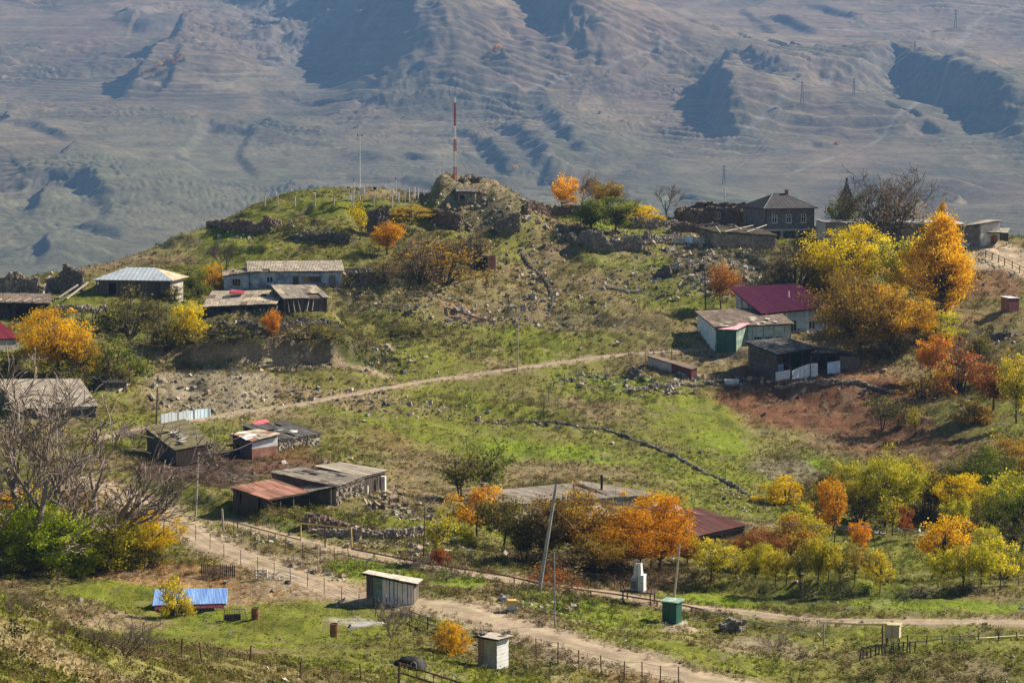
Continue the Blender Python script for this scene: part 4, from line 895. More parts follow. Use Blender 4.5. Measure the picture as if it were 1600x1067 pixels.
# ---------------------------------------------------------------- buildings
def tri_sheet(n=5, amp=.12):
    V = []; k = 2 * n + 1
    for y in (0, 1):
        for i in range(k): V.append((i / (k - 1), y, amp * (1 if i % 2 else 0)))
    return V, [(i, i + 1, k + i + 1, k + i) for i in range(k - 1)]
_sv, _sf = tri_sheet()
SHEETS = {}
def sheet_mesh(m):
    if m not in SHEETS:
        me = bpy.data.meshes.new('sheet'); me.from_pydata(_sv, [], _sf); me.materials.append(K[m]); SHEETS[m] = me
    return SHEETS[m]
def roof(parent, A, B, C, D, mats, sw=1.1, sl=1.6, miss=.0, jit=.02, seed=0, over=.25, deck='darkwood', thick=.06, wave=.05, name='roof', sheetname='roof_sheet', hole=None):
    """A,B front eave left/right, C,D back right/left (local metres): a deck with its own sheets laid on it."""
    rng = random.Random(seed); A, B, C, D = map(Vector, (A, B, C, D))
    ex = (B - A).normalized(); ey = (D - A).normalized(); A = A - ex * over - ey * over; B = B + ex * over - ey * over; C = C + ex * over + ey * over * .5; D = D - ex * over + ey * over * .5
    nrm = ex.cross(ey).normalized()
    tw = abs((A.z + C.z) - (B.z + D.z)) / 4 + .03; A, B, C, D = (q - nrm * tw for q in (A, B, C, D))
    mb = MB().hexa([A - nrm * thick, B - nrm * thick, C - nrm * thick, D - nrm * thick, A, B, C, D]); rf = mb.build(name, K[deck], parent); A, B, C, D = (q + nrm * tw for q in (A, B, C, D))
    nx = max(1, round((B - A).length / sw)); ny = max(1, round((D - A).length / sl))
    for j in range(ny):
        for i in range(nx):
            if rng.random() < miss or (hole and hole(i / nx, j / ny)): continue
            s0, s1 = i / nx, (i + 1.04) / nx; t0, t1 = j / ny, (j + 1.06) / ny
            f = lambda s, t: (A * (1 - s) + B * s) * (1 - t) + (D * (1 - s) + C * s) * t
            o = f(s0, t0); x = f(s1, t0) - o; y = f(s0, t1) - o; z = x.cross(y).normalized()
            o = o + z * (.02 + rng.uniform(0, jit) + .012 * ((i + j) % 2)); y = y + z * (rng.uniform(-.5, 1) * jit)
            M_ = Matrix((( x.x, y.x, z.x * wave / .12 , o.x), (x.y, y.y, z.y * wave / .12, o.y), (x.z, y.z, z.z * wave / .12, o.z), (0, 0, 0, 1)))
            if jit > .03: M_ = M_ @ Matrix.Rotation(rng.gauss(0, jit * .8), 4, 'Z')
            m = mats[0] if len(mats) == 1 else rng.choices([q for q, _ in mats] if isinstance(mats[0], tuple) else mats, [w for _, w in mats] if isinstance(mats[0], tuple) else None)[0]
            o_ = link(sheetname, sheet_mesh(m), rf); o_.matrix_local = M_
    return rf
def wallslab(p0, p1, z0, za, zb, th, inward, holes=()):
    """a wall from p0 to p1 (plan), top height za..zb; holes are (s0,s1,z0,z1) in metres along the wall"""
    mb = MB(); p0 = Vector((*p0, 0)); p1 = Vector((*p1, 0)); L = (p1 - p0).length; e = (p1 - p0) / L; n = Vector((*inward, 0)) * th
    cuts = sorted({0, L, *[h[0] for h in holes], *[h[1] for h in holes]})
    top = lambda s: za + (zb - za) * s / L
    def piece(s0, s1, b0, t0, t1):
        a = p0 + e * s0; b = p0 + e * s1; Z = lambda q, z: (q.x, q.y, z)
        mb.hexa([Z(a, b0), Z(b, b0), Z(b + n, b0), Z(a + n, b0), Z(a, t0), Z(b, t1), Z(b + n, t1), Z(a + n, t0)])
    for s0, s1 in zip(cuts[:-1], cuts[1:]):
        if s1 - s0 < 1e-4: continue
        hs = sorted([h for h in holes if h[0] <= s0 + 1e-5 and h[1] >= s1 - 1e-5], key=lambda h: h[2]); z = z0
        for h in hs:
            if h[2] > z + .01: piece(s0, s1, z, h[2], h[2])
            z = h[3]
        if z < min(top(s0), top(s1)) - .01: piece(s0, s1, z, top(s0), top(s1))
    return mb
def plankwall(p0, p1, z0, za, zb, seed=0, w=.17, th=.03, gap=.02, broken=.05, holes=()):
    mb = MB(); rng = random.Random(seed); p0 = Vector((*p0, 0)); p1 = Vector((*p1, 0)); L = (p1 - p0).length; e = (p1 - p0) / L; n = Vector((e.y, -e.x, 0)) * th
    s = 0
    while s < L - .04:
        ww = min(w * rng.uniform(.7, 1.25), L - s); a = p0 + e * (s + gap * rng.random()); b = p0 + e * (s + ww - gap * rng.random()); t = za + (zb - za) * s / L
        if rng.random() < broken: t -= rng.uniform(.1, .6) * (t - z0)
        o = n * rng.uniform(-.3, .5); lo = z0 + rng.uniform(-.03, .03)
        mid = s + ww / 2; segs = [(lo, t)]
        for h in holes:
            if h[0] < mid < h[1]: segs = [q for lo_, t_ in segs for q in ((lo_, min(h[2], t_)), (max(h[3], lo_), t_)) if q[1] - q[0] > .03]
        for lo_, t_ in segs:
            a2, b2 = a + o, b + o
            mb.hexa([(a2.x, a2.y, lo_), (b2.x, b2.y, lo_), (b2.x + n.x, b2.y + n.y, lo_), (a2.x + n.x, a2.y + n.y, lo_), (a2.x, a2.y, t_), (b2.x, b2.y, t_), (b2.x + n.x, b2.y + n.y, t_), (a2.x + n.x, a2.y + n.y, t_)])
        s += ww
    return mb
def window(parent, p0, p1, s, z, w, h, frame='white', depth=.07, mull=1, trans=False, name='window', inset=.05):
    """a framed window in the wall p0->p1, centre s along it, sill height z"""
    p0 = Vector((*p0, 0)); p1 = Vector((*p1, 0)); e = (p1 - p0).normalized(); n = Vector((e.y, -e.x, 0)); c = p0 + e * s
    mb = MB(); t = .07
    def q(a, b, z0, z1, d0, d1):
        A, B = c + e * a, c + e * b
        mb.hexa([(*(A + n * d1).xy, z0), (*(B + n * d1).xy, z0), (*(B + n * d0).xy, z0), (*(A + n * d0).xy, z0), (*(A + n * d1).xy, z1), (*(B + n * d1).xy, z1), (*(B + n * d0).xy, z1), (*(A + n * d0).xy, z1)])
    a = w / 2
    q(-a, -a + t, z, z + h, -inset, depth); q(a - t, a, z, z + h, -inset, depth); q(-a + t, a - t, z + h - t, z + h, -inset, depth); q(-a + t, a - t, z, z + t, -inset, depth)
    for k in range(mull): m = -a + w * (k + 1) / (mull + 1); q(m - .025, m + .025, z + t, z + h - t, -inset, depth * .8)
    if trans: q(-a + t, a - t, z + h * .68, z + h * .68 + .05, -inset, depth * .7)
    q(-a - .06, a + .06, z - .06, z, -inset, depth + .05)
    f = mb.build(name, K[frame], parent)
    mb = MB()
    A, B = c + e * (-a + t) - n * (inset - .01), c + e * (a - t) - n * (inset - .01); i = n * -.02
    mb.hexa([(*A.xy, z + t), (*B.xy, z + t), (*(B + i).xy, z + t), (*(A + i).xy, z + t), (*A.xy, z + h - t), (*B.xy, z + h - t), (*(B + i).xy, z + h - t), (*(A + i).xy, z + h - t)])
    mb.build('pane', K['glass'], f)
    return f
def door(parent, p0, p1, s, w, h, m='wood', z=0, name='door'):
    p0 = Vector((*p0, 0)); p1 = Vector((*p1, 0)); e = (p1 - p0).normalized(); n = Vector((e.y, -e.x, 0)); a = p0 + e * (s - w / 2); b = p0 + e * (s + w / 2)
    mb = MB()
    for k in range(4):
        A = a + e * (w * k / 4 + .01); B = a + e * (w * (k + 1) / 4 - .01)
        mb.hexa([(*(A + n * .04).xy, z), (*(B + n * .04).xy, z), (*(B - n * .02).xy, z), (*(A - n * .02).xy, z), (*(A + n * .04).xy, z + h), (*(B + n * .04).xy, z + h), (*(B - n * .02).xy, z + h), (*(A - n * .02).xy, z + h)])
    d = mb.build(name, K[m], parent); A = b - e * .12 + n * .06
    MB().box(A.x - .03, A.x + .03, A.y - .03, A.y + .03, z + h * .48, z + h * .55).build('handle', K['iron'], d)
    return d
class Shack:
    """a rectangular building set by its two front corners: (u, v of the foot, v of the eave)"""
    def __init__(s, name, label, cat, FL, FR, depth, back, dmin=120, group=None, foot=1.2, d=None):
        a = hit(FL[0], FL[1], dmin); b = hit(FR[0], FR[1], dmin)
        if d is not None: a, b = P(FL[0], FL[1], d[0]), P(FR[0], FR[1], d[1])
        e = (b - a)[:2]; s.W = float(np.linalg.norm(e)); e = e / s.W; n = np.array((-e[1], e[0])); s.D = depth
        z0 = min(a[2], b[2]); s.rz = math.atan2(e[1], e[0])
        s.root = empty(name, (a[0], a[1], z0), s.rz); tag(s.root, label, cat, group)
        s.zfl = zat(FL[2], a) - z0; s.zfr = zat(FR[2], b) - z0
        c = b[:2] + n * depth; d_ = a[:2] + n * depth
        s.zbr = zat(back[1], c) - z0; s.zbl = zat(back[0], d_) - z0; s.z0 = -foot
        s.p = [(0, 0), (s.W, 0), (s.W, depth), (0, depth)]; s.org = np.array((a[0], a[1], z0)); s.seed = int(FL[0])
        s.zs = [s.zfl, s.zfr, s.zbr, s.zbl]
    def side(s, which):
        i = {'front': 0, 'right': 1, 'back': 2, 'left': 3}[which]; j = (i + 1) % 4
        return s.p[i], s.p[j], s.zs[i], s.zs[j]
    def wall(s, which, kind, m, th=.3, holes=(), drop=.04, **kw):
        p0, p1, za, zb = s.side(which); e = Vector((p1[0] - p0[0], p1[1] - p0[1])).normalized(); inn = (-e.y, e.x)
        L = math.dist(p0, p1)
        if which in ('right', 'left') and kind != 'plank':             # butt between front and back walls
            t = (L - 2 * th) / L; q0 = (p0[0] + e.x * th, p0[1] + e.y * th); q1 = (p1[0] - e.x * th, p1[1] - e.y * th); za, zb = za + (zb - za) * th / L, zb - (zb - za) * th / L
            holes = [(h[0] - th, h[1] - th, h[2], h[3]) for h in holes]; p0, p1 = q0, q1
        if kind == 'plank': mb = plankwall(p0, p1, s.z0 * .6, za - drop, zb - drop, s.seed + len(which), holes=holes, **kw)
        else: mb = wallslab(p0, p1, s.z0, za - drop, zb - drop, th, inn, holes)
        o = mb.build('wall', K[m], s.root)
        if kind == 'stone': stones_on(o, p0, p1, s.z0 * .2, za - drop, zb - drop, m, s.seed + len(which), holes)
        return o
    def roof(s, mats, **kw):
        z = lambda i: (*s.p[i], s.zs[i]); return roof(s.root, z(0), z(1), z(2), z(3), mats, seed=s.seed, **kw)
    def win(s, which, f, z, w, h, **kw):
        p0, p1, _, _ = s.side(which); L = math.dist(p0, p1); return window(s.root, p0, p1, f * L, z, w, h, **kw)
    def door(s, which, f, w, h, m='wood', z=0): p0, p1, _, _ = s.side(which); return door(s.root, p0, p1, f * math.dist(p0, p1), w, h, m, z)
    def box(s, name, m, *b, parent=None): return MB().box(*b).build(name, K[m], parent or s.root)
    def hole(s, which, f, z, w, h): p0, p1, _, _ = s.side(which); L = math.dist(p0, p1); return (f * L - w / 2, f * L + w / 2, z, z + h)
    def info(s): print('SHACK', s.root.name, 'W %.1f D %.1f z %s rz %.0f' % (s.W, s.D, [round(float(q), 2) for q in s.zs], math.degrees(s.rz)))
def stones_on(parent, p0, p1, z0, za, zb, m, seed=0, holes=(), r=.19, name='stones', both=False):
    rng = random.Random(seed); mb = MB(); p0 = Vector(p0); p1 = Vector(p1); L = (p1 - p0).length; e = (p1 - p0) / L; n = Vector((e.y, -e.x))
    nn = int(L * max((za + zb) / 2 - z0, .2) / (r * r * 2.4))
    for _ in range(min(nn, 900)):
        q = rng.random() * L; z = z0 + rng.random() * (za + (zb - za) * q / L - z0)
        if any(h[0] - .1 < q < h[1] + .1 and h[2] - .1 < z < h[3] + .1 for h in holes): continue
        c = p0 + e * q + n * rng.uniform(-.06, .03); mb.stone((c.x, c.y, z), r * rng.uniform(.5, 1.15), rng)
    if mb.v: tag(mb.build(name, K[m], parent), kind='stuff')
def ruin(name, label, pts, th=.6, m='stone', seed=0, r=.21, rough=.35, dmin=120, cat='wall', group=None):
    """a broken drystone wall along photo points (u, v of the foot, height in metres)"""
    q = np.array([hit(u, v, dmin) for u, v, h in pts]); hs = np.array([h for *_, h in pts]); rng = random.Random(seed + 5)
    cum = np.r_[0, np.cumsum(np.hypot(*np.diff(q[:, :2], axis=0).T))]; L = cum[-1]; t = np.linspace(0, L, max(4, int(L / .45)))
    x = np.interp(t, cum, q[:, 0]); y = np.interp(t, cum, q[:, 1]); h = np.interp(t, cum, hs) * (1 + rough * fbm(t / 1.6, t * 0 + seed, 3, seed))
    tx, ty = np.gradient(x), np.gradient(y); l = np.hypot(tx, ty); nx, ny = -ty / l, tx / l; g = H(x, y)
    base = q[0]; V = []
    for i in range(len(t)):
        for s_, top in ((-1, 0), (-.8, 1), (.8, 1), (1, 0)):
            V.append((x[i] + nx[i] * s_ * th / 2 - base[0], y[i] + ny[i] * s_ * th / 2 - base[1], (g[i] - .5 if not top else g[i] + max(h[i], .1) * .93) - base[2]))
    Fc = []
    for i in range(len(t) - 1):
        for k in range(4): a = i * 4 + k; b = i * 4 + (k + 1) % 4; Fc.append((a, b, b + 4, a + 4))
    Fc += [(3, 2, 1, 0), tuple((len(t) - 1) * 4 + k for k in range(4))]
    rt = empty(name, base); tag(rt, label, cat, group)
    me = bpy.data.meshes.new('core'); me.from_pydata(V, [], Fc); me.materials.append(K[m]); link('core', me, rt)
    mb = MB(); n = int(L * (hs.mean() * 2 + th) / (r * r * 1.25))
    for _ in range(min(n, 2200)):
        k = rng.uniform(0, L); i = min(int(k / L * (len(t) - 1)), len(t) - 2); hh = max(h[i], .1); zz = rng.random() ** .8 * hh * 1.02; sd = rng.choice((-1, 1, -1, 0))
        w = th / 2 * (1 - .2 * zz / hh) * sd if sd else rng.uniform(-.4, .4) * th
        if not sd: zz = hh * rng.uniform(.9, 1.08)
        f = k / L * (len(t) - 1) - i
        mb.stone((x[i] + (x[i + 1] - x[i]) * f + nx[i] * w - base[0], y[i] + (y[i + 1] - y[i]) * f + ny[i] * w - base[1], g[i] + zz - base[2]), r * rng.uniform(.55, 1.25), rng)
    tag(mb.build('stones', K[m], rt), kind='stuff')
    return rt
def hiproof(parent, W, D, z, rise, inset, m, over=.45, strip=.5, mats=None, name='roof', ridge_off=0, rib=.025):
    """hipped roof over [0,W]x[0,D]; each slope is one part laid in seamed strips"""
    x0, x1, y0, y1 = -over, W + over, -over, D + over; ym = D / 2 + ridge_off; r0, r1 = inset, W - inset; zz = z + rise
    sl = [((x0, y0), (x1, y0), (r0, ym), (r1, ym)), ((x1, y0), (x1, y1), (r1, ym), (r1, ym)), ((x1, y1), (x0, y1), (r1, ym), (r0, ym)), ((x0, y1), (x0, y0), (r0, ym), (r0, ym))]
    rt = MB().hexa([(x0 + .1, y0 + .1, z - .12), (x1 - .1, y0 + .1, z - .12), (x1 - .1, y1 - .1, z - .12), (x0 + .1, y1 - .1, z - .12), (x0 + .1, y0 + .1, z - .02), (x1 - .1, y0 + .1, z - .02), (x1 - .1, y1 - .1, z - .02), (x0 + .1, y1 - .1, z - .02)]).build(name, K['darkwood'], parent)
    for k, (a, b, c, d) in enumerate(sl):
        a, b = Vector((*a, z)), Vector((*b, z)); c, d = Vector((*c, zz)), Vector((*d, zz)); e = (b - a).normalized(); L = (b - a).length
        nrm = (b - a).cross(c - a).normalized(); n = max(2, int(L / strip)); mb = MB()
        sc, sd = (c - a).dot(e), (d - a).dot(e); up = (c - a) - e * sc
        def tmax(s):                                                     # how far up the slope a strip at s may run
            if s < sc: return s / max(sc, 1e-6)
            if s > sd: return (L - s) / max(L - sd, 1e-6)
            return 1
        for i in range(n):
            s0, s1 = L * i / n, L * (i + 1) / n; t0, t1 = max(tmax(s0), 0), max(tmax(s1), 0)
            pts = [a + e * s0, a + e * s1]
            for sx in (sd, sc):
                pass
            top = [(s1, t1)] + [(q, 1) for q in sorted({sc, sd}, reverse=True) if s0 < q < s1] + [(s0, t0)]
            ring = [a + e * s0, a + e * s1] + [a + e * q + up * t for q, t in top if t > 1e-4]
            if len(ring) > 2: mb.prism([p - nrm * .02 + nrm * (rib if i % 2 else 0) for p in ring], nrm * .05)
        mb.build('roof_slope', K[(mats or [m] * 4)[k]], rt)
    return rt

# ---- the silver-roofed house at left
p = hit(210, 463, 120); s_ = px(p[1])
hL = empty('village_house', (p[0] - 5.2, p[1] + .6, p[2] - .1), R(-9)); tag(hL, 'low house with silver hipped metal roof and rusty right hip', 'house')
WW, DD, HH = 10.6, 6.6, 2.45
fw = [(1.6, 2.5, -.2, 2.0), (3.6, 4.6, .75, 1.9), (6.3, 7.3, .75, 1.9), (8.4, 9.3, -.2, 2.0)]
plankwall((0, 0), (WW, 0), -1, HH, HH, 3, holes=fw, broken=0).build('wall', K['wood'], hL)
wallslab((WW, 0), (WW, DD), -1, HH, HH, .25, (-1, 0)).build('wall', K['plaster'], hL)
wallslab((WW, DD), (0, DD), -1, HH, HH, .25, (0, -1)).build('wall', K['plaster'], hL)
wallslab((0, DD), (0, 0), -1, HH, HH, .25, (1, 0)).build('wall', K['paleblue'], hL)
MB().box(.3, WW - .3, .3, .36, -.5, HH - .05).build('inner_wall', K['dark'], hL)  # near-black sheet added behind the openings as painted shade
for x_, w_ in ((4.1, 1.0), (6.8, 1.0)): window(hL, (0, 0), (WW, 0), x_, .78, w_, 1.1, 'wood', mull=1)
door(hL, (0, 0), (WW, 0), 8.85, .8, 1.95, 'darkwood')
for x_ in (-.2, 2.9, 5.5, 7.9, WW + .1): MB().box(x_ - .07, x_ + .07, -.42, -.28, -1, HH - .1).build('post', K['wood'], hL)
hiproof(hL, WW, DD, HH, 1.55, 3.2, 'zinc', mats=['zinc', 'paleRust', 'zinc', 'zinc'], over=.7, strip=.33)
# ---- long blue house
b = Shack('blue_house', 'long low house with faded blue walls and two slate roof halves', 'house', (390, 452, 424), (534, 449, 423), 5.2, (409.5, 408))
hs = [b.hole('front', .70, 1.0, 2.1, .85), b.hole('front', .22, .9, 1.0, 1.0), b.hole('front', .50, -.1, .9, 1.9)]
b.wall('front', 'slab', 'bluewall', holes=hs); b.wall('left', 'slab', 'bluewall'); b.wall('right', 'slab', 'plaster'); b.wall('back', 'slab', 'plaster')
b.win('front', .70, 1.0, 2.1, .85, mull=4, trans=True, frame='wood', inset=.16); b.win('front', .22, .9, 1.0, 1.0, frame='paleblue', inset=.16); b.door('front', .5, .85, 1.9, 'darkwood')
b.box('repair_board', 'warmwood', b.W * .57, b.W * .64, -.06, -.01, .9, 1.9); b.box('repair_board', 'wood', b.W * .86, b.W * .93, -.06, -.01, .1, 2.0)
b.roof(['slate'], miss=.015, jit=.03, over=.35); b.info()
b = Shack('blue_house_annex', 'lower faded blue annex with window left of the long blue house', 'house', (350, 455, 431), (389, 453, 425.5), 4.2, (424, 420))
b.wall('front', 'slab', 'bluewall', holes=[b.hole('front', .5, .7, 1.3, 1.2)]); b.wall('left', 'slab', 'plaster'); b.wall('back', 'slab', 'plaster'); b.win('front', .5, .7, 1.3, 1.2, mull=2, frame='palewood', inset=.16)
b.roof(['brownroof', 'slate'], jit=.03); b.box('chimney', 'brick', 1.2, 1.65, 2.2, 2.65, 1.5, 3.0); b.info()
b = Shack('collapsed_barn', 'collapsed brick and timber end of the long blue house', 'ruin', (541, 447, 426), (587, 446, 424), 4.5, (418, 419))
b.wall('front', 'stone', 'redstone', holes=[b.hole('front', .25, -.5, 2.2, 2.2)]); b.wall('right', 'stone', 'redstone'); b.wall('back', 'stone', 'stone')
_r = random.Random(4)
for k in range(9):
    x_ = b.W * (k + .3) / 9; MB().bar((x_, -.5 + _r.uniform(-.3, .5), 2.0 + _r.uniform(-.5, .1)), (x_ + _r.uniform(-.6, .6), 4.4 + _r.uniform(-1.2, .3), 2.3 + _r.uniform(-.5, .5)), .14).build('rafter', K['darkwood' if k % 3 else 'palewood'], b.root)
for k in range(4): MB().bar((_r.uniform(0, b.W), -.7, -.3), (_r.uniform(0, b.W), _r.uniform(1, 3), 2.2), .12).build('fallen_beam', K['wood'], b.root)
# ---- the two ruined sheds below it
b = Shack('ruined_shed', 'ruined shed with patched slate roof and red scrap on it', 'shed', (318, 497, 479), (430, 492, 474), 5.5, (456, 455))
b.wall('front', 'plank', 'darkwood', broken=.3, holes=[b.hole('front', .3, -.2, 1.2, 1.6)]); b.wall('left', 'slab', 'darkstone'); b.wall('back', 'slab', 'darkstone'); b.wall('right', 'plank', 'wood', broken=.4)
b.roof([('slate', 5), ('paleRust', 1), ('brownroof', 1)], miss=.07, jit=.05, hole=lambda i, j: i > .75 and j > .5)
z_ = (b.zfl + b.zbl) / 2; MB().hexa([(3.0, 3.2, z_ + .75), (5.1, 3.3, z_ + .75), (5.1, 4.5, z_ + 1.05), (3.0, 4.4, z_ + 1.05), (3.0, 3.2, z_ + .95), (5.1, 3.3, z_ + .85), (5.1, 4.5, z_ + 1.15), (3.0, 4.4, z_ + 1.35)]).build('red_panel', K['red'], b.root)
for k in range(6): MB().bar((b.W - .5 - k * .3, -.6 - _r.random() * .6, -.2), (b.W + .3 - k * .35, .3, 1.5 + _r.random() * .6), .11).build('fallen_board', K['palewood'], b.root)
b.info()
b = Shack('ruined_shed', 'ruined shed with slate roof and warm lit plank end', 'shed', (444, 489, 466), (511, 488, 464), 4.2, (446, 447))
b.wall('front', 'plank', 'darkwood', broken=.25); b.wall('right', 'plank', 'warmwood', broken=0); b.wall('left', 'plank', 'wood', broken=.4); b.wall('back', 'slab', 'darkstone')
b.roof([('slate', 6), ('paleRust', 2)], miss=.05, jit=.045, hole=lambda i, j: i > .55 and j < .2 and i < .8)
for k in range(5): MB().bar((.6 + k * .9, -.5, .1 + _r.random() * .3), (.3 + k * .9 + _r.random(), -.1, 1.9), .1).build('hanging_board', K['palewood'], b.root)
b.info()
# ---- left edge
b = Shack('dark_shed', 'dark open shed with flat felt roof at the left edge', 'shed', (-16, 497, 472), (75, 496, 473), 5.0, (459, 460))
b.wall('left', 'plank', 'darkwood'); b.wall('back', 'slab', 'darkstone'); b.wall('right', 'plank', 'darkwood', broken=.4); b.wall('front', 'plank', 'darkwood', broken=.5, holes=[b.hole('front', .65, -.5, 3.2, 2.3)])
b.roof(['brownroof'], jit=.04, wave=.02, over=.4)
for k in range(5): MB().bar((1 + k * 1.2, -.3, b.zfl + .1), (1.6 + k * 1.3, .8 + _r.random(), b.zfl + .3), .09).build('loose_board', K['palewood'], b.root)
b.info()
b = Shack('red_roof_house', 'corner of a house with red metal roof at the left edge', 'house', (-40, 548, 530), (30, 546, 528), 5.0, (506, 505))
for w_ in ('front', 'right', 'left', 'back'): b.wall(w_, 'slab', 'plaster')
b.roof(['red'], jit=.004, sl=6, sw=.6, wave=.04); b.info()
b = Shack('slate_barn', 'long barn with pale slate roof behind the bare trees', 'barn', (24, 655, 638), (150, 652, 634), 8.5, (594, 593))
for w_ in ('front', 'right', 'left', 'back'): b.wall(w_, 'stone' if w_ in ('front', 'right') else 'slab', 'darkstone')
b.roof(['slate'], miss=.01, jit=.02, sl=1.7); b.info()
b = Shack('small_grey_shed', 'small grey board shed at the right end of the slate barn', 'shed', (164, 611, 597), (198, 611, 597), 2.6, (590, 590))
b.wall('front', 'plank', 'wood'); b.wall('right', 'plank', 'wood'); b.wall('left', 'plank', 'wood'); b.wall('back', 'plank', 'wood'); b.roof(['darkslate'])
# ---- sheds in the middle left
b = Shack('mossy_shed', 'wooden shed with mossy roof littered with white sheets', 'shed', (230, 704, 668), (275, 728, 702), 4.2, (656, 692))
b = b
A0, A1 = hit(276, 726, 120), hit(318, 718, 120)
b.root.name = 'mossy_shed'
b.wall('front', 'plank', 'darkwood'); b.wall('right', 'plank', 'warmwood', broken=0); b.wall('left', 'plank', 'darkwood'); b.wall('back', 'plank', 'darkwood'); b.roof(['moss'], jit=.03, wave=.03); b.info()  # dark front boards and warm right boards put shade and sun into the wood
for k in range(6):
    o_ = MB().box(-.5, .5, -.35, .35, 0, .03).build('loose_sheet', K['white' if k % 2 else 'palewood'], b.root); o_.location = (b.W * (.35 + .1 * k), 1.2 + .5 * k - .1 * k * k, (b.zfl + b.zbl) / 2 + .12 + (b.zfr - b.zfl) * (.35 + .1 * k)); o_.rotation_euler = (_r.uniform(-.2, .3), _r.uniform(-.2, .2), _r.uniform(0, 3))
b = Shack('scrap_shed', 'little shed of boards and rusty sheet with scrap-covered roof', 'shed', (364, 706, 678), (394, 717, 689), 3.6, (672, 678))
b.wall('front', 'plank', 'wood', holes=[b.hole('front', .3, -.6, .7, 2.0)]); b.wall('left', 'plank', 'wood'); b.wall('back', 'plank', 'wood')
p0_, p1_, za_, zb_ = b.side('right'); wallslab(p0_, p1_, -1, 1.15, 1.15, .05, (-1, 0)).build('rusty_panel', K['rust'], b.root); wallslab(p0_, p1_, 1.16, za_, zb_, .05, (-1, 0)).build('white_panel', K['white'], b.root)
b.roof([('paleRust', 3), ('slate', 2), ('white', 1), ('brick', 1)], jit=.07, sw=.8, sl=.9); b.info()
b = Shack('stone_shed', 'stone shed with dark lichen slate roof beside the little scrap shed', 'shed', (436, 705, 686), (500, 696, 677), 4.6, (665, 659))
b.wall('front', 'stone', 'stone'); b.wall('left', 'plank', 'darkwood'); b.wall('right', 'stone', 'stone'); b.wall('back', 'stone', 'stone'); b.roof(['darkslate'], jit=.04, miss=.02)
for x_, y_, m in ((3.0, 2.0, 'white'), (2.3, 2.4, 'brick'), (5.2, 1.2, 'white')):
    f_ = x_ / b.W; t_ = y_ / b.D; zz_ = (b.zfl * (1 - f_) + b.zfr * f_) * (1 - t_) + (b.zbl * (1 - f_) + b.zbr * f_) * t_
    o_ = MB().box(-.45, .45, -.4, .4, 0, .05).build('loose_sheet', K[m], b.root); o_.location = (x_, y_, zz_ + .12); o_.rotation_euler = (.2, 0, x_)
o_ = MB().box(-1.6, 1.6, -.35, .35, 0, .05).build('red_panel', K['red'], b.root); o_.location = (b.W * .4, b.D + .1, b.zbl * .6 + b.zbr * .4 + .2); o_.rotation_euler = (.5, 0, 0)
b.info()
# ---- the barn row
b = Shack('rusty_lean_to', 'open lean-to with rusty red sheet roof at the left of the barn row', 'barn', (418, 799, 779), (480, 793, 768), 3.8, (762, 750))
b.wall('back', 'slab', 'darkstone'); b.wall('left', 'plank', 'darkwood', broken=.2)
for f_ in (.02, .33, .66): b.box('post', 'darkwood', b.W * f_, b.W * f_ + .14, .05, .19, -1, b.zfl + (b.zfr - b.zfl) * f_ - .1)
b.roof([('rust', 1), ('redrust', 2)], jit=.015, sl=2.1, sw=.85); b.info()
b = Shack('pale_lean_to', 'open bay with yellowed sheet roof in the middle of the barn row', 'barn', (482, 793, 768), (520, 789, 760), 3.6, (753, 748))
b.wall('back', 'slab', 'darkstone'); b.box('post', 'palewood', b.W - .2, b.W - .06, .02, .16, -1, b.zfr - .1); b.box('post', 'darkwood', .05, .18, .02, .16, -1, b.zfl - .1)
b.roof([('paleRust', 3), ('slate', 1)], jit=.02, sl=2.0); b.info()
b = Shack('stone_barn', 'stone barn with crumbling slate roof in the barn row', 'barn', (526, 790, 760), (566, 776, 744), 6.6, (738, 732))
b.wall('front', 'stone', 'stone'); b.wall('right', 'stone', 'stone'); b.wall('left', 'slab', 'darkstone'); b.wall('back', 'stone', 'stone'); b.roof([('slate', 4), ('darkslate', 1)], jit=.06, miss=.06, sw=.9, sl=1.1); b.info()
b = Shack('board_shed', 'small board shed with open doorway at the right of the barn row', 'shed', (566, 775, 744), (601, 765, 735), 4.6, (729, 724))
b.wall('front', 'plank', 'darkwood', holes=[b.hole('front', .55, -.5, .9, 2.2)]); b.wall('right', 'plank', 'darkwood'); b.wall('left', 'plank', 'darkwood'); b.wall('back', 'slab', 'darkstone')
b.box('door_leaf', 'white', b.W * .8, b.W * .86, -.5, -.06, -.2, 1.7); b.box('door_post', 'white', b.W * .2, b.W * .23, -.1, -.03, -.2, 1.6)
b.roof([('slate', 3), ('palewood', 1)], jit=.02, sl=2.2); b.info()
# ---- house behind the orange trees, rusty shed
b = Shack('slate_house', 'long house with grey slate roof behind the orange trees', 'house', (800, 822, 788), (985, 806, 775), 5.5, (771, 754))
for w_ in ('front', 'right', 'left', 'back'): b.wall(w_, 'slab', 'plaster')
for f_ in (.2, .45, .7): b.win('front', f_, .7, 1.1, 1.1)
b.roof(['slate'], jit=.01, sl=1.8); b.box('chimney', 'brick', b.W * .1, b.W * .1 + .5, 5.0, 5.5, 2, b.zbl * .9 + b.zbr * .1 + .75); b.box('chimney_cap', 'darkstone', b.W * .1 - .1, b.W * .1 + .6, 4.9, 5.6, b.zbl * .9 + b.zbr * .1 + .76, b.zbl * .9 + b.zbr * .1 + .95)
b.info()
b = Shack('slate_annex', 'wide slate-roofed annex with a black stovepipe at the end of the long house', 'house', (956, 812, 776), (1030, 806, 772), 5.0, (752, 764))
for w_ in ('front', 'right', 'left', 'back'): b.wall(w_, 'slab', 'plaster')
b.roof(['slate'], jit=.015, sl=1.8)
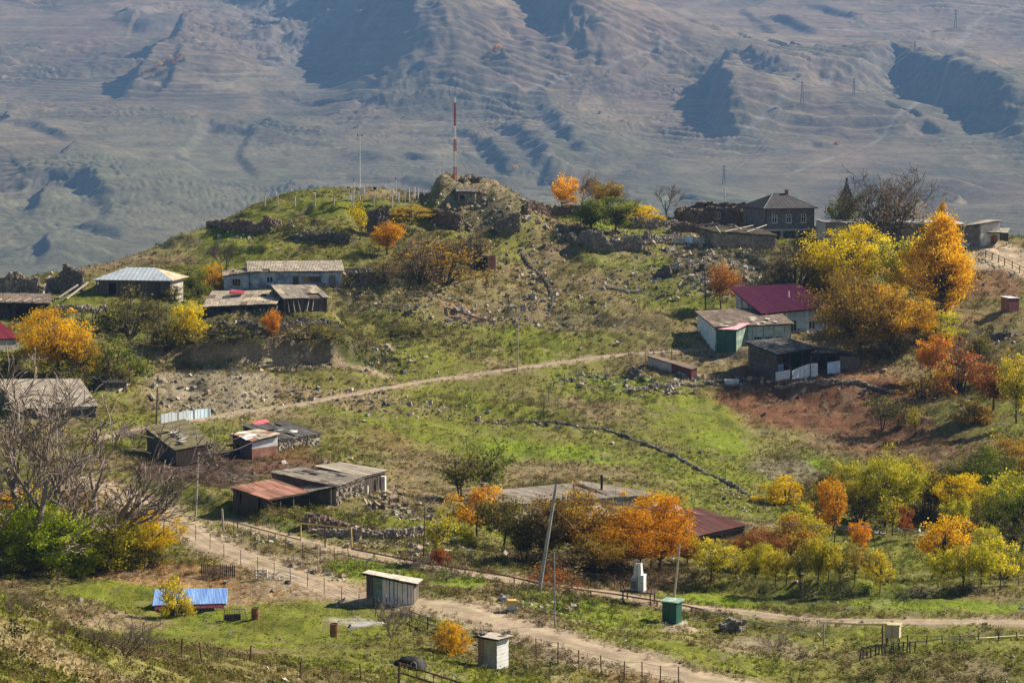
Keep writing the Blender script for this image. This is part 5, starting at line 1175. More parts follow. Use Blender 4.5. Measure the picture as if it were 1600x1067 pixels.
MB().tube([(.5, 2.0, 1), (.5, 2.0, b.zfl + 2.0)], .13).build('stovepipe', K['black'], b.root); b.info()
b = Shack('rusty_shed', 'low shed with rusty corrugated roof above the rust-red tree', 'shed', (1090, 852, 836), (1163, 840, 820), 6.2, (804, 797))
for w_ in ('front', 'right', 'left', 'back'): b.wall(w_, 'plank' if w_ == 'front' else 'slab', 'darkwood' if w_ == 'front' else 'darkstone')
b.roof([('redrust', 4), ('paleRust', 1)], jit=.03, sl=6.5, sw=.75); b.info()
b = Shack('scrap_roof_shed', 'shed covered with pale scrap sheets left of the rusty roof', 'shed', (1062, 836, 820), (1093, 832, 815), 5.0, (790, 790))
b.wall('front', 'plank', 'darkwood'); b.wall('left', 'plank', 'darkwood'); b.wall('back', 'slab', 'darkstone'); b.roof([('paleRust', 2), ('white', 2), ('rust', 2)], jit=.06, miss=.05, sw=1.0, sl=1.2); b.info()
# ---- crimson-roofed house
b = Shack('crimson_roof_house', 'house with broad crimson metal roof and pale blue veranda', 'house', (1190, 527, 487), (1288, 517, 477), 8.5, (451, 446))
h1 = [b.hole('front', .16, .9, 1.1, 1.3), b.hole('front', .48, .5, 1.7, 1.9), b.hole('front', .8, .9, 1.2, 1.3)]
b.wall('front', 'slab', 'paleblue', holes=h1); b.wall('right', 'slab', 'plaster'); b.wall('left', 'slab', 'plaster'); b.wall('back', 'slab', 'plaster')
b.win('front', .16, .9, 1.1, 1.3, inset=.16); b.win('front', .48, .5, 1.7, 1.9, mull=2, trans=True, inset=.16); b.win('front', .8, .9, 1.2, 1.3, inset=.16)
b.box('plinth', 'brick', -.05, b.W + .05, -.1, -.02, -1.2, .25)
for f_ in (.02, .34, .66, .98): b.box('veranda_post', 'white', b.W * f_ - .08, b.W * f_ + .08, -1.15, -.98, -1, b.zfl + (b.zfr - b.zfl) * f_ - .15)
b.box('veranda_rail', 'white', 0, b.W, -1.1, -1.03, .75, .85)
for f_ in (.25, .5, .75):
    y_ = b.D * f_; z_ = b.zfl + (b.zbl - b.zfl) * f_; MB().bar((-.04, y_, 1.2), (-.04, y_, z_ - .1), .1).build('gable_stud', K['darkwood'], b.root)
zz = b.zs[:]; rf = roof(b.root, (-.6, -1.2, zz[0] - .15), (b.W + .4, -1.2, zz[1] - .15), (b.W + .4, b.D, zz[2]), (-.6, b.D, zz[3]), ['purple'], .45, 12, 0, .003, 1, .2, wave=.03)
MB().tube([(b.W * .62, b.D * .45, b.zfl), (b.W * .62, b.D * .45, b.zfl + (b.zbl - b.zfl) * .45 + 1.3)], .12).build('flue', K['white'], b.root); b.info()
HOUSE = b
# ---- attached workshop with green garage
b = Shack('workshop', 'turquoise workshop with flat brown felt roof and peeling green front', 'garage', (1118, 549, 510), (1236, 535, 505), 9.0, (487, 480))
b.wall('left', 'slab', 'turq'); b.wall('back', 'slab', 'plaster'); b.wall('right', 'slab', 'palegreen')
hh_ = [b.hole('front', f_, .9, 1.2, 1.1) for f_ in (.56, .7, .84)]
b.wall('front', 'slab', 'palefront', holes=hh_)
for f_ in (.56, .7, .84): b.win('front', f_, .9, 1.2, 1.1, frame='palegreen', inset=.16, mull=2)
for f_ in (.42, .49, .63, .77, .91, .99): b.box('front_stud', 'palegreen', b.W * f_ - .06, b.W * f_ + .06, -.06, -.01, -.5, b.zfl + (b.zfr - b.zfl) * f_ - .1)
b.roof([('brownroof', 8), ('slate', 1)], jit=.03, wave=.012, over=.35)
for x_, y_ in ((2.5, 1.3), (6.5, 2.2), (7.8, 1.0), (9.0, 2.6), (9.6, .9)):
    t_ = y_ / b.D; f_ = x_ / b.W; z_ = (b.zfl * (1 - f_) + b.zfr * f_) * (1 - t_) + (b.zbl * (1 - f_) + b.zbr * f_) * t_
    o_ = MB().box(-.8, .8, -.3, .3, 0, .03).build('loose_sheet', K['palewood' if x_ < 5 else 'white'], b.root); o_.location = (x_, y_, z_ + .09); o_.rotation_euler = (.02, 0, .25 + .1 * x_)
b.info()
g = Shack('garage', 'dark green steel garage with pink roof against the workshop', 'garage', (1119, 549, 514), (1150, 551, 515), 3.4, (506, 506))
g.wall('front', 'slab', 'green', th=.1); g.wall('left', 'slab', 'green', th=.1); g.wall('right', 'slab', 'palegreen', th=.1); g.wall('back', 'slab', 'green', th=.1)  # the pale green right side holds its sunlight in the colour
for k in range(2): g.box('door_leaf', 'green', .25 + k * (g.W / 2 - .1), g.W / 2 + k * (g.W / 2 - .2) - .02, -.06, -.01, 0, g.zfl - .5)
g.roof(['pink'], jit=.003, sw=.6, sl=5, over=.25); g.info()
# ---- dark open shed below
b = Shack('open_shed', 'dark open-fronted shed with felt roof below the crimson-roofed house', 'shed', (1214, 589, 552), (1272, 580, 543), 6.0, (534, 529))
b.wall('left', 'stone', 'darkstone'); b.wall('back', 'slab', 'darkstone')
b.wall('right', 'plank', 'darkwood')
for f_ in (.02, .35, .68, .97): b.box('post', 'darkwood', b.W * f_ - .08, b.W * f_ + .08, .0, .16, -1, b.zfl + (b.zfr - b.zfl) * f_ - .15)
MB().bar((0, .1, b.zfl - .28), (b.W, .1, b.zfr - .28), .16).build('lintel', K['wood'], b.root)
b.box('inner_wall', 'paleblue', b.W * .3, b.W * .5, 2.5, 2.6, -.5, 1.4); b.box('barrel_stack', 'maroon', b.W * .55, b.W * .75, 2.2, 2.9, -.5, 1.0)
b.roof(['darkslate'], jit=.035, wave=.02, over=.5); b.info(); OPEN = b
b = Shack('broken_shed', 'half-collapsed board shed with bare rafters right of the dark open shed', 'shed', (1277, 583, 548), (1343, 577, 556), 4.6, (538, 548))
b.wall('back', 'plank', 'darkwood'); b.wall('right', 'plank', 'wood', broken=.2)
p0_, p1_, za_, zb_ = b.side('front'); m_ = (b.W * .52, 0); plankwall(m_, p1_, -.6, (za_ + zb_) / 2 - .4, zb_ - .1, 8, broken=.1).build('wall', K['wood'], b.root)
b.box('white_sheet', 'paleblue', b.W * .26, b.W * .5, .1, .16, -.5, 1.5)
for f_ in (.0, .2, .45): b.box('post', 'darkwood', b.W * f_, b.W * f_ + .14, -.05, .08, -1, za_ + (zb_ - za_) * f_)
for k in range(8): MB().bar((b.W * k / 14, -.6 + .1 * (k % 3), za_ - .1), (b.W * k / 14 + .2, 3.5, b.zbl + .1), .1).build('rafter', K['wood'], b.root)
for k in range(2): MB().bar((-.3, .3 + k, za_ - .3 * k), (b.W * .5, .2 + k, za_ - .5), .12).build('batten', K['palewood'], b.root)
z = lambda i: (*b.p[i], b.zs[i]); mid0 = (b.W * .4, 0, (za_ + zb_) / 2 + .1); mid1 = (b.W * .4, b.D, (b.zbl + b.zbr) / 2 + .1)
roof(b.root, mid0, z(1), z(2), mid1, ['darkslate'], jit=.05, wave=.02, seed=5); b.info()
# ---- grey block house
p = hit(1195, 374, 120)
gh = empty('grey_block_house', (p[0], p[1], p[2] - .2), R(19)); tag(gh, 'two-storey grey block house with dark hipped shingle roof', 'house')
WW, DD, HH = 9.6, 9.2, 5.6
wz = 3.0
hol = [(1.35, 2.35, wz, wz + 1.5), (4.1, 5.1, wz, wz + 1.5), (7.0, 8.0, wz, wz + 1.5), (1.0, 2.9, -1, 1.55), (3.7, 5.8, -1, 1.55), (6.6, 8.8, -1, 1.55)]
wallslab((0, 0), (WW, 0), -1.2, HH, HH, .35, (0, 1), hol).build('wall', K['block'], gh)
wallslab((WW, .35), (WW, DD - .35), -1.2, HH, HH, .35, (-1, 0)).build('wall', K['block'], gh)
wallslab((WW, DD), (0, DD), -1.2, HH, HH, .35, (0, -1)).build('wall', K['block'], gh)
wallslab((0, DD - .35), (0, .35), -1.2, HH, HH, .35, (1, 0)).build('wall', K['block'], gh)
mb = MB(); rw = random.Random(2)                                        # block courses standing a little proud or shy
for k in range(int(HH / .25)):
    x_ = -.2 * (k % 2)
    while x_ < WW:
        a_, b_ = max(x_ + .015, .01), min(x_ + .46, WW - .01); z0_, z1_ = k * .25 + .015, k * .25 + .235
        if b_ - a_ > .1 and not any(h[0] - .02 < b_ and h[1] + .02 > a_ and h[2] - .02 < z1_ and h[3] + .02 > z0_ for h in hol) and rw.random() > .08: mb.box(a_, b_, -.012 - rw.random() * .03, .01, z0_, z1_)
        x_ += .48
tag(mb.build('block_courses', K['block'], gh), kind='stuff')
for x_ in (1.85, 4.6, 7.5): window(gh, (0, 0), (WW, 0), x_, wz, 1.0, 1.5, 'white', mull=1, inset=.18, trans=True)
MB().box(-.05, WW + .05, -.09, -.035, 1.62, 1.95).build('floor_band', K['concrete'], gh)
for x_ in (.5, 3.3, 6.2, 9.2): MB().box(x_ - .2, x_ + .2, -.08, -.03, -1, 1.6).build('pillar', K['concrete'], gh)
MB().box(.4, WW - .4, .9, 1.0, -1, 1.6).build('inner_wall', K['block'], gh)
for x_ in (.12, WW - .12): MB().tube([(x_, -.14, -.8), (x_, -.14, HH)], .06).build('drainpipe', K['black'], gh)
hr = hiproof(gh, WW, DD, HH, 2.35, 3.6, 'tile', over=.5, strip=.36, rib=.02)
for a_, b_ in (((-.5, -.5, HH + .06), (3.6, DD / 2, HH + 2.42)), ((WW + .5, -.5, HH + .06), (WW - 3.6, DD / 2, HH + 2.42)), ((3.6, DD / 2, HH + 2.42), (WW - 3.6, DD / 2, HH + 2.42))): MB().bar(a_, b_, .22, .06).build('hip_cap', K['trim'], hr)
MB().box(WW * .62, WW * .62 + .5, DD * .45, DD * .45 + .5, HH + 1, HH + 3.1).build('chimney', K['brick'], gh)
MB().box(-.52, WW + .52, -.56, -.5, HH - .12, HH + .02).build('fascia', K['maroon'], gh)
# ---- hilltop ruins and long building
sr = ruin('stone_ruin_house', 'roofless stone house with one small window left of the grey house', [(1060, 350, 1.6), (1075, 352, 2.6), (1110, 352, 3.0), (1150, 352, 3.0), (1160, 351, 2.6), (1166, 344, 2.8), (1120, 338, 2.6), (1070, 338, 2.4), (1058, 346, 1.8)], m='redstone', seed=31, th=.7, rough=.22, cat='ruin')
p_ = hit(1121, 352, 120) - np.array(sr.location)
window(sr, (p_[0] - 1, p_[1] - .42), (p_[0] + 1, p_[1] - .42), 1.0, p_[2] + 1.1, 1.0, 1.3, 'palewood', inset=.12)
MB().bar((p_[0] - 5, p_[1] - .3, p_[2] + 2.9), (p_[0] + 4.5, p_[1] - .3, p_[2] + 3.1), .18).build('lintel', K['wood'], sr)
MB().box(p_[0] - 2.2, p_[0] - 1.9, p_[1] + 1.5, p_[1] + 1.8, p_[2], p_[2] + 3.9).build('stovepipe', K['black'], sr)
b = Shack('low_stone_shed', 'low drystone shed with collapsed turf roof in front of the grey house', 'shed', (1116, 389, 362), (1212, 389, 368), 5, (356, 359))
b.wall('front', 'stone', 'stone', th=.6); b.wall('left', 'stone', 'stone', th=.6); b.wall('right', 'stone', 'stone', th=.6); b.wall('back', 'stone', 'stone', th=.6)
b.roof([('moss', 3), ('brownroof', 2)], jit=.07, wave=.05, sw=.9, sl=.9)
for k in range(6): MB().bar((_r.uniform(0, b.W), -.8, b.zfl - .2 + _r.random() * .4), (_r.uniform(0, b.W), 3, b.zbl + .3), .13).build('loose_beam', K['palewood'], b.root)
b.info()
b = Shack('long_building', 'long brown-grey building with flat white-edged roof on the hilltop right', 'building', (1290, 386, 348), (1505, 386, 350), 8, (343, 345))
b.wall('front', 'slab', 'mud', holes=[b.hole('front', f_, .8, 1.2, 1.2) for f_ in (.1, .2)]); b.wall('right', 'slab', 'plaster'); b.wall('left', 'slab', 'plaster'); b.wall('back', 'slab', 'plaster')
for f_ in (.1, .2): b.win('front', f_, .8, 1.2, 1.2, inset=.16)
b.roof([('slate', 2), ('white', 2)], jit=.03, wave=.03, sl=2.2, sw=1.6); MB().bar((b.W * .45, -.32, b.zfl + .02), (b.W * .9, -.32, b.zfr + .03), .1, .3).build('white_eave', K['white'], b.root); b.info()
for k in range(9): o_ = MB().box(-.5, .5, -.3, .3, 0, .2).build('roof_scrap', K['stone' if k % 2 else 'plaster'], b.root); o_.location = (b.W * .93 - k * .7, 1.5 + k % 3, b.zfr + .05); o_.rotation_euler = (0, .3, k)
b = Shack('end_building', 'whitewashed block end building with an orange door', 'building', (1506, 389, 353), (1530, 386, 350), 5, (344, 345))
b.wall('front', 'slab', 'mud'); b.wall('right', 'slab', 'plaster'); b.wall('left', 'slab', 'mud'); b.wall('back', 'slab', 'plaster')
b.door('right', .72, 1.7, 2.4, 'brick'); b.roof(['slate'], jit=.02); b.info()
for k in range(5): MB().bar((-.4 + k * .5, -1.2, -.6), (-1.0 + k * .6, -.2, 1.0 + .2 * (k % 2)), .5, .06).build('leaning_board', K['white'], b.root)
b = Shack('lean_to_shelter', 'open pole shelter with pale loose roof at the far right of the hilltop', 'shed', (1532, 384, 363), (1572, 384, 364), 4, (357, 358))
for x_, y_ in ((0, 0), (b.W / 2, 0), (b.W, 0), (0, 4), (b.W, 4)): b.box('post', 'darkwood', x_ - .07, x_ + .07, y_ - .07, y_ + .07, -.6, 2.1)
b.wall('back', 'plank', 'darkwood'); b.roof([('slate', 3), ('palewood', 1)], jit=.08, sw=.9, sl=1.0); b.info()
p = hit(1328, 374, 120) + np.array((1.5, 16, 0)); s_ = px(p[1])                        # church-like stone spire behind the trees
sp = empty('stone_spire', (p[0], p[1], zat(322, p))); tag(sp, 'dark pointed stone spire rising behind the bare trees', 'tower')
MB().box(-1.3, 1.3, -1.3, 1.3, -8, .4).build('shaft', K['darkstone'], sp)
mb = MB()
n_ = 6; zt = zat(284, p) - zat(322, p)
for k in range(n_):
    r0, r1 = 1.5 * (1 - k / n_), 1.5 * (1 - (k + 1) / n_) + .12; z0_, z1_ = .4 + (zt - .4) * k / n_, .4 + (zt - .4) * (k + 1) / n_
    mb.hexa([(-r0,-r0,z0_),(r0,-r0,z0_),(r0,r0,z0_),(-r0,r0,z0_),(-r1,-r1,z1_),(r1,-r1,z1_),(r1,r1,z1_),(-r1,r1,z1_)])
mb.build('pyramid_roof', K['darkstone'], sp); MB().box(-.18, .18, -.18, .18, zt, zt + .7).build('finial', K['darkstone'], sp)
b = Shack('red_outhouse', 'small reddish outhouse with white roof at the right edge', 'outhouse', (1576, 488, 466), (1592, 487, 466), 1.5, (463.5, 463.5))
for w_ in ('front', 'right', 'left', 'back'): b.wall(w_, 'plank', 'maroon' if w_ == 'front' else 'brick', broken=0)
b.roof(['white'], wave=.02, over=.15); b.info()
# ---- stone shelter on the mound
b = Shack('stone_hut', 'tiny pale stone hut dug into the rocky mound', 'hut', (716, 316, 299), (742, 317, 299.5), 2.2, (294, 295))
b.wall('front', 'stone', 'stone', holes=[b.hole('front', .25, -.3, .8, 1.5)]); b.wall('left', 'stone', 'redstone'); b.wall('right', 'stone', 'stone'); b.wall('back', 'slab', 'stone'); b.roof(['darkslate'], jit=.03, over=.4); b.info()
# ---------------------------------------------------------------- ruins and drystone walls
ruin('ruin_wall', 'tall dark ruined wall on the left brow of the hill', [(326,352,.6),(350,358,1.1),(395,364,1.3),(420,362,2.1),(436,352,.5)], m='redstone', seed=1, rough=.6)
ruin('ruin_wall', 'broken wall on the slope below the weather station', [(455,372,.3),(490,376,.8),(545,378,1.2)], m='darkstone', seed=2, rough=.7)
ruin('ruin_wall', 'dark upright wall stub behind the slender yellow tree', [(574,366,3.2),(590,365,3.8),(607,362,3.4)], m='darkstone', seed=3)
ruin('ruin_wall', 'reddish ruin corner at the foot of the rocky mound', [(672,340,1.0),(690,352,2.6),(716,362,2.8),(718,352,3.0)], m='redstone', seed=4)
ruin('ruin_wall', 'dark triangular ruin gable right of the rocky mound', [(776,362,1.2),(795,360,2.0),(811,358,3.0)], m='darkstone', seed=5)
ruin('ruin_wall', 'pale ruined wall at the left edge skyline', [(-10,462,2.0),(18,460,2.8),(40,458,1.8),(60,460,2.6)], m='stone', seed=6)
ruin('ruin_wall', 'dark ruined wall left of the silver-roofed house', [(74,458,1.8),(100,456,3.2),(130,454,2.4)], m='darkstone', seed=7)
ruin('stone_wall', 'low stone wall in front of the silver-roofed house', [(85,488,.8),(125,487,.9),(165,486,.7)], m='stone', seed=8)
ruin('stone_wall', 'reddish wall remnant on the skyline by the orange tree', [(822,336,1.0),(845,335,1.7),(870,336,1.2),(915,337,1.3),(940,337,1.0)], m='redstone', seed=9)
ruin('stone_wall', 'long tumbled stone wall under the green spreading trees', [(890,376,1.0),(930,386,1.5),(960,388,1.0),(1000,386,1.3),(1040,380,1.1),(1062,372,.6)], m='stone', seed=10, rough=.9, th=1.2)
ruin('stone_wall', 'tumbled wall behind the yellow bush on the hilltop', [(985,356,1.4),(1020,358,1.5),(1055,356,1.2)], m='stone', seed=11)
ruin('stone_wall', 'stone wall between the roofless house and the low stone shed', [(1050,362,1.2),(1090,366,1.5),(1140,368,1.5),(1165,364,1.3)], m='redstone', seed=12)
ruin('stone_wall', 'curving low wall running down the slope below the mound', [(815,398,.1),(838,425,.16),(858,448,.16),(866,468,.12),(856,492,.08)], m='stone', seed=13, rough=2.4, r=.13, th=.35)
ruin('stone_wall', 'long low field wall crossing the green pasture', [(770,662,.06),(830,658,.12),(900,666,.09),(960,676,.14),(1020,698,.1),(1080,728,.12),(1150,762,.18),(1205,790,.16)], m='stone', seed=14, r=.13, rough=2.4, th=.3)
ruin('stone_wall', 'drystone wall along the yard below the barn row', [(500,838,.6),(560,842,.8),(620,842,.8),(660,840,.9)], m='stone', seed=15)
ruin('ruin_wall', 'reddish ruin stub in the grass below the barn row', [(478,826,1.0),(492,826,1.5),(515,828,1.0),(545,830,.4)], m='redstone', seed=16)
ruin('stone_wall', 'dark heap of wall stones on the right slope', [(1536,530,.4),(1560,528,.8),(1580,527,.6)], m='darkstone', seed=17)
ruin('stone_wall', 'row of stones along the upper edge of the bright green field', [(985,612,.15),(1040,603,.25),(1100,600,.22),(1150,600,.2)], m='stone', seed=18, rough=1.7, r=.17)
ruin('stone_wall', 'retaining wall of rough stones under the ruined sheds', [(290,520,.5),(360,524,.8),(440,520,.6),(530,512,.4)], m='darkstone', seed=19, rough=1.5)
ruin('stone_wall', 'stone edging above the red weedy field', [(1212,606,.2),(1290,600,.3),(1350,600,.3),(1400,612,.2)], m='stone', seed=20, rough=1.7, r=.17)
ruin('rock_outcrop', 'jagged rocks on top of the mound', [(722,286,.7),(735,283,1.0),(752,285,.8)], m='stone', seed=21, cat='rock')
ruin('stone_heap', 'pile of pale stones in the meadow right of the green cabinet', [(1128,986,.4),(1145,984,.8),(1160,986,.4)], th=1.2, m='stone', seed=22, cat='stones')
ruin('stone_heap', 'stone heap on the terrace beside the upper road', [(985,590,.4),(992,588,1.4),(1000,590,.4)], th=1.4, m='darkstone', seed=23, cat='stones')
ruin('stone_heap', 'round stone heap on the rubble slope right of the red scrap', [(1028,430,.5),(1038,428,1.5),(1050,430,.6)], th=1.6, m='darkstone', seed=24, cat='stones')
# ---------------------------------------------------------------- masts, poles and wires
def at(u, v, dmin=120): return hit(u, v, dmin)
def poleobj(name, label, u, vb, ut, vt, r, m, cat='pole', taper=.7, dmin=120, n=8):
    p = at(u, vb, dmin); q = P(ut, vt, p[1]); d = q - p
    o = MB().tube([(0, 0, -.6), tuple(d)], [r, r * taper], n).build('shaft', K[m], None)
    rt = empty(name, p); o.parent = rt; tag(rt, label, cat); return rt, d
CP_, cd = poleobj('utility_pole', 'tall leaning concrete utility pole at the edge of the orange trees', 841, 922, 869, 757, .17, 'concrete')
t_ = cd * .86; MB().bar(tuple(t_ + np.array((-.3, 0, -.1))), tuple(t_ + np.array((1.2, .2, .15))), .12).build('crossarm', K['iron'], CP_)
for k in (0, .55, 1.0): MB().tube([tuple(t_ + np.array((k, 0, .0))), tuple(t_ + np.array((k, 0, .3)))], .07).build('insulator', K['white'], CP_)
MB().tube([tuple(cd), tuple(cd + np.array((.02, 0, .5)))], .05).build('pin', K['iron'], CP_)
WP, wd = poleobj('utility_pole', 'slim white pole leaning beside the green cabinet', 1052, 938, 1062, 849, .1, 'palewood')
LP, ld = poleobj('utility_pole', 'grey wooden pole beside the dark manure yard', 305, 806, 310, 707, .11, 'palewood')
poleobj('utility_pole', 'dark pole rising from the mossy shed', 243, 682, 246, 605, .1, 'darkwood')
BP, bd = poleobj('utility_pole', 'dark wooden pole left of the crimson-roofed house', 1103, 489, 1101, 420, .12, 'darkwood')
poleobj('utility_pole', 'thin grey pole beside the upper dirt road', 809, 580, 810, 496, .08, 'palewood')
poleobj('utility_pole', 'pale pole among the bare branches at left', 88, 692, 88, 588, .1, 'palewood')
poleobj('steel_post', 'tall thin green-grey steel post by the lower road', 867, 976, 866, 862, .06, 'steel', 'post')
poleobj('steel_post', 'thin rusty post among the central orange trees', 1017, 892, 1018, 826, .05, 'iron', 'post')
poleobj('gate_post', 'dark thin post beside the yellow tree at the yard wall', 661, 880, 664, 792, .06, 'iron', 'post')
poleobj('gate_post', 'stout pale post at the wire gate of the left fence', 349, 830, 347, 795, .13, 'palewood', 'post')
poleobj('gate_post', 'short pale board post behind the dark thin post', 665, 846, 666, 821, .12, 'palewood', 'post')
poleobj('field_post', 'thin dark post in the pasture above the green tree', 731, 712, 728, 680, .05, 'darkwood', 'post')
poleobj('field_post', 'pale short post below the stone shed', 514, 726, 516, 709, .07, 'palewood', 'post')
poleobj('field_post', 'white pole stub behind the roofless stone house', 1131, 318, 1133, 293, .12, 'white', 'post', dmin=400)
def wire(label, a, b, sag, r=.028, name='power_line'):
    a = Vector(a); b = Vector(b); pts = []
    for k in range(25):
        t = k / 24; q = a.lerp(b, t); q.z -= sag * 4 * t * (1 - t); pts.append(q - a)
    o = MB().tube(pts, r, 4).build(name, K['mesh'], None, a); tag(o, label, 'wire'); return o
wp = lambda e, d: np.array(e.location) + d
wire('power line sagging from the concrete pole past the orange trees to the right edge', wp(CP_, t_ + np.array((1, 0, .3))), P(1640, 835, 225), 1.0)
wire('second power line from the concrete pole over the orchard', wp(CP_, t_ + np.array((.55, 0, .3))), P(1640, 822, 232), 1.2)
wire('thin cable dropping from the concrete pole to the right', wp(CP_, cd * .8), P(1000, 905, 210), .4, .014)
wire('cable from the grey wooden pole to the scrap shed', wp(LP, ld), P(395, 690, 266), .5)
wire('cable from the dark thin post to the slope behind the barns', P(662, 797, float(at(661, 880)[1])), P(690, 762, 262), .3)
# red and white lattice mast
p = at(711, 282, 400); hgt = zat(153, p) - p[2]
ms = empty('radio_mast', p); tag(ms, 'tall red and white lattice radio mast on the mound', 'mast')
bands = [0, .165, .35, .5, .66, .94, 1.0]
for k in range(6):
    z0_, z1_ = hgt * bands[k] - (.4 if k == 0 else 0), hgt * bands[k + 1]; mb = MB(); w0, w1 = .30 - .18 * bands[k], .30 - .18 * bands[k + 1]
    cor = [(math.cos(a), math.sin(a)) for a in (.5, 2.6, 4.7)]
    for c in cor: mb.tube([(c[0] * w0, c[1] * w0, z0_), (c[0] * w1, c[1] * w1, z1_)], .055, 5)
    n_ = max(2, int((z1_ - z0_) / .5))
    for j in range(n_):
        f0, f1 = j / n_, (j + 1) / n_
        for i in range(3):
            a, c = cor[i], cor[(i + 1) % 3]; wa = w0 + (w1 - w0) * f0; wb = w0 + (w1 - w0) * f1
            mb.bar((a[0] * wa, a[1] * wa, z0_ + (z1_ - z0_) * f0), (c[0] * wb, c[1] * wb, z0_ + (z1_ - z0_) * f1), .045)
    mb.build('mast_section', K['mastred' if k % 2 == 0 and k != 5 else 'mastwhite'], ms)
MB().box(-.22, .22, -.15, .15, hgt, hgt + .25).build('lamp_head', K['white'], ms)
MB().box(-.5, .5, -.5, .5, -.6, .12).build('footing', K['concrete'], ms)
g_ = at(737, 284, 400); wire('slanting guy wire on the right of the radio mast', (p[0], p[1], p[2] + hgt * .42), g_, .1, .03, 'guy_wire')
# weather station
p = at(563, 313, 400); hgt = zat(213, p) - p[2]
w = empty('weather_mast', p); tag(w, 'thin white weather mast with instrument box inside the fence', 'mast')
MB().tube([(0, 0, -.4), (0, 0, hgt)], [.08, .05], 6).build('shaft', K['white'], w); MB().box(.0, .75, -.2, .2, 1.1, 2.2).build('instrument_box', K['white'], w)
MB().bar((-.4, 0, hgt), (.4, 0, hgt), .06).build('crossarm', K['black'], w)
for x_ in (-.4, .4): MB().tube([(x_, 0, hgt), (x_, 0, hgt + .3)], .09, 6).build('wind_sensor', K['black'], w)
p = at(549, 314, 400); w = empty('rain_gauge_rack', p); tag(w, 'white rack of rain gauges left of the weather mast', 'instrument')
for k in range(6): a = k * 1.05; MB().tube([(.35 * math.cos(a), .35 * math.sin(a), 0), (.75 * math.cos(a), .75 * math.sin(a), 1.9)], .04, 5).build('vane', K['white'], w)
MB().tube([(0, 0, 0), (0, 0, 1.1)], .12).build('gauge', K['white'], w)
for u, v, hh, kk, lb in [(600,312,1.9,'vane','instrument post with tilted sensor right of the weather mast'),(613,314,1.8,'box','short instrument post with white box near the station fence'),(586,312,2.0,'dark','white instrument post with dark sensor head'),(619,312,3.3,'tall','tall thin instrument post with dark top'),(554,312,3.0,'tall','thin post with dark top behind the weather mast')]:
    p = at(u, v, 400); w = empty('instrument_post', p); tag(w, lb, 'instrument', 'weather instruments')
    MB().tube([(0, 0, -.3), (0, 0, hh)], .055, 6).build('shaft', K['white'], w)
    if kk == 'box': MB().box(-.22, .22, -.15, .15, hh - .5, hh).build('instrument_box', K['white'], w)
    elif kk == 'vane': MB().bar((-.3, 0, hh + .5), (.2, 0, hh - .1), .35, .06).build('panel', K['black'], w); MB().bar((0, 0, 1), (-.4, 0, 0), .06).build('strut', K['iron'], w)
    elif kk == 'dark': MB().box(-.25, .25, -.2, .2, hh - .35, hh + .1).build('sensor', K['black'], w)
    else: MB().tube([(0, 0, hh), (-.15, 0, hh + .25), (-.15, 0, hh + .4)], .06, 5).build('sensor', K['black'], w)
def fence(name, label, posts, hgt_, m, r=.06, wires=(), dmin=120, tops=None, group=None, jitter=0, wr=.012, rails=None, railm=None, sq=False):
    q = [at(u, v, dmin) for u, v in posts]; o = q[0]; rt = empty(name, o); tag(rt, label, 'fence', group); rg = random.Random(int(posts[0][0])); tp = []
    for k, p in enumerate(q):
        h_ = (hgt_ if tops is None else tops[k]) * (1 + rg.uniform(-.12, .12) * (jitter > 0)); a = p - o; lx, ly = rg.gauss(0, jitter), rg.gauss(0, jitter); tp.append(a + np.array((lx, ly, h_)))
        mb = MB()
        if sq: mb.bar((a[0], a[1], a[2] - .4), (a[0] + lx, a[1] + ly, a[2] + h_), r * 2)
        else: mb.tube([(a[0], a[1], a[2] - .4), (a[0] + lx, a[1] + ly, a[2] + h_)], r, 6)
        mb.build('post', K[m], rt)
    for f in wires:
        pts = [tuple((p - o) * (1 - f) + t * f) for p, t in zip(q, tp)]
        if len(pts) > 1: MB().tube(pts, wr, 4).build('wire', K['mesh'], rt)
    for f in rails or ():
        for i in range(len(q) - 1): MB().bar(tuple((q[i] - o) * (1 - f) + tp[i] * f), tuple((q[i + 1] - o) * (1 - f) + tp[i + 1] * f), .12, .05).build('rail', K[railm or m], rt)
    return rt
fence('station_fence', 'front row of pale posts fencing the weather station', [(414,324),(434,323),(461,323),(492,323),(522,323),(552,323),(584,323),(613,324)], 1.9, 'palewood', .13, (.9, .5), jitter=.04, dmin=380)
fence('station_fence', 'back row of white posts behind the weather station', [(432,317),(456,315),(480,313),(503,312),(524,311.5)], 2.0, 'white', .11, (.9,), jitter=.06, dmin=415)
fence('station_fence', 'right row of white posts closing the weather station', [(623,318),(633,316),(640,314),(648,312.5),(653,312)], 2.0, 'white', .11, (.9,), jitter=.06, dmin=400)
def along(pts, step):
    out = []
    for (a, b), (c, d) in zip(pts[:-1], pts[1:]):
        n_ = max(1, round(math.hypot(c - a, d - b) / step)); out += [(a + (c - a) * k / n_, b + (d - b) * k / n_) for k in range(n_)]
    return out + [pts[-1]]
fence('wire_fence', 'wire fence with thin posts along the lower dirt road', along([(276,832),(306,846),(350,872),(402,896),(480,918),(560,952),(640,982)], 26), 1.35, 'darkwood', .03, (.95, .6, .25), jitter=.05)
fence('wire_fence', 'rusty wire fence along the yellow gas pipe', along([(364,838),(420,858),(500,880),(545,876)], 30), 1.4, 'iron', .035, (.95, .5), jitter=.05)
fence('wire_fence', 'wire fence on the yard edge below the garage', along([(1008,566),(1034,562),(1080,557),(1118,553)], 14), 1.5, 'iron', .05, (.95, .65, .3), jitter=.02)
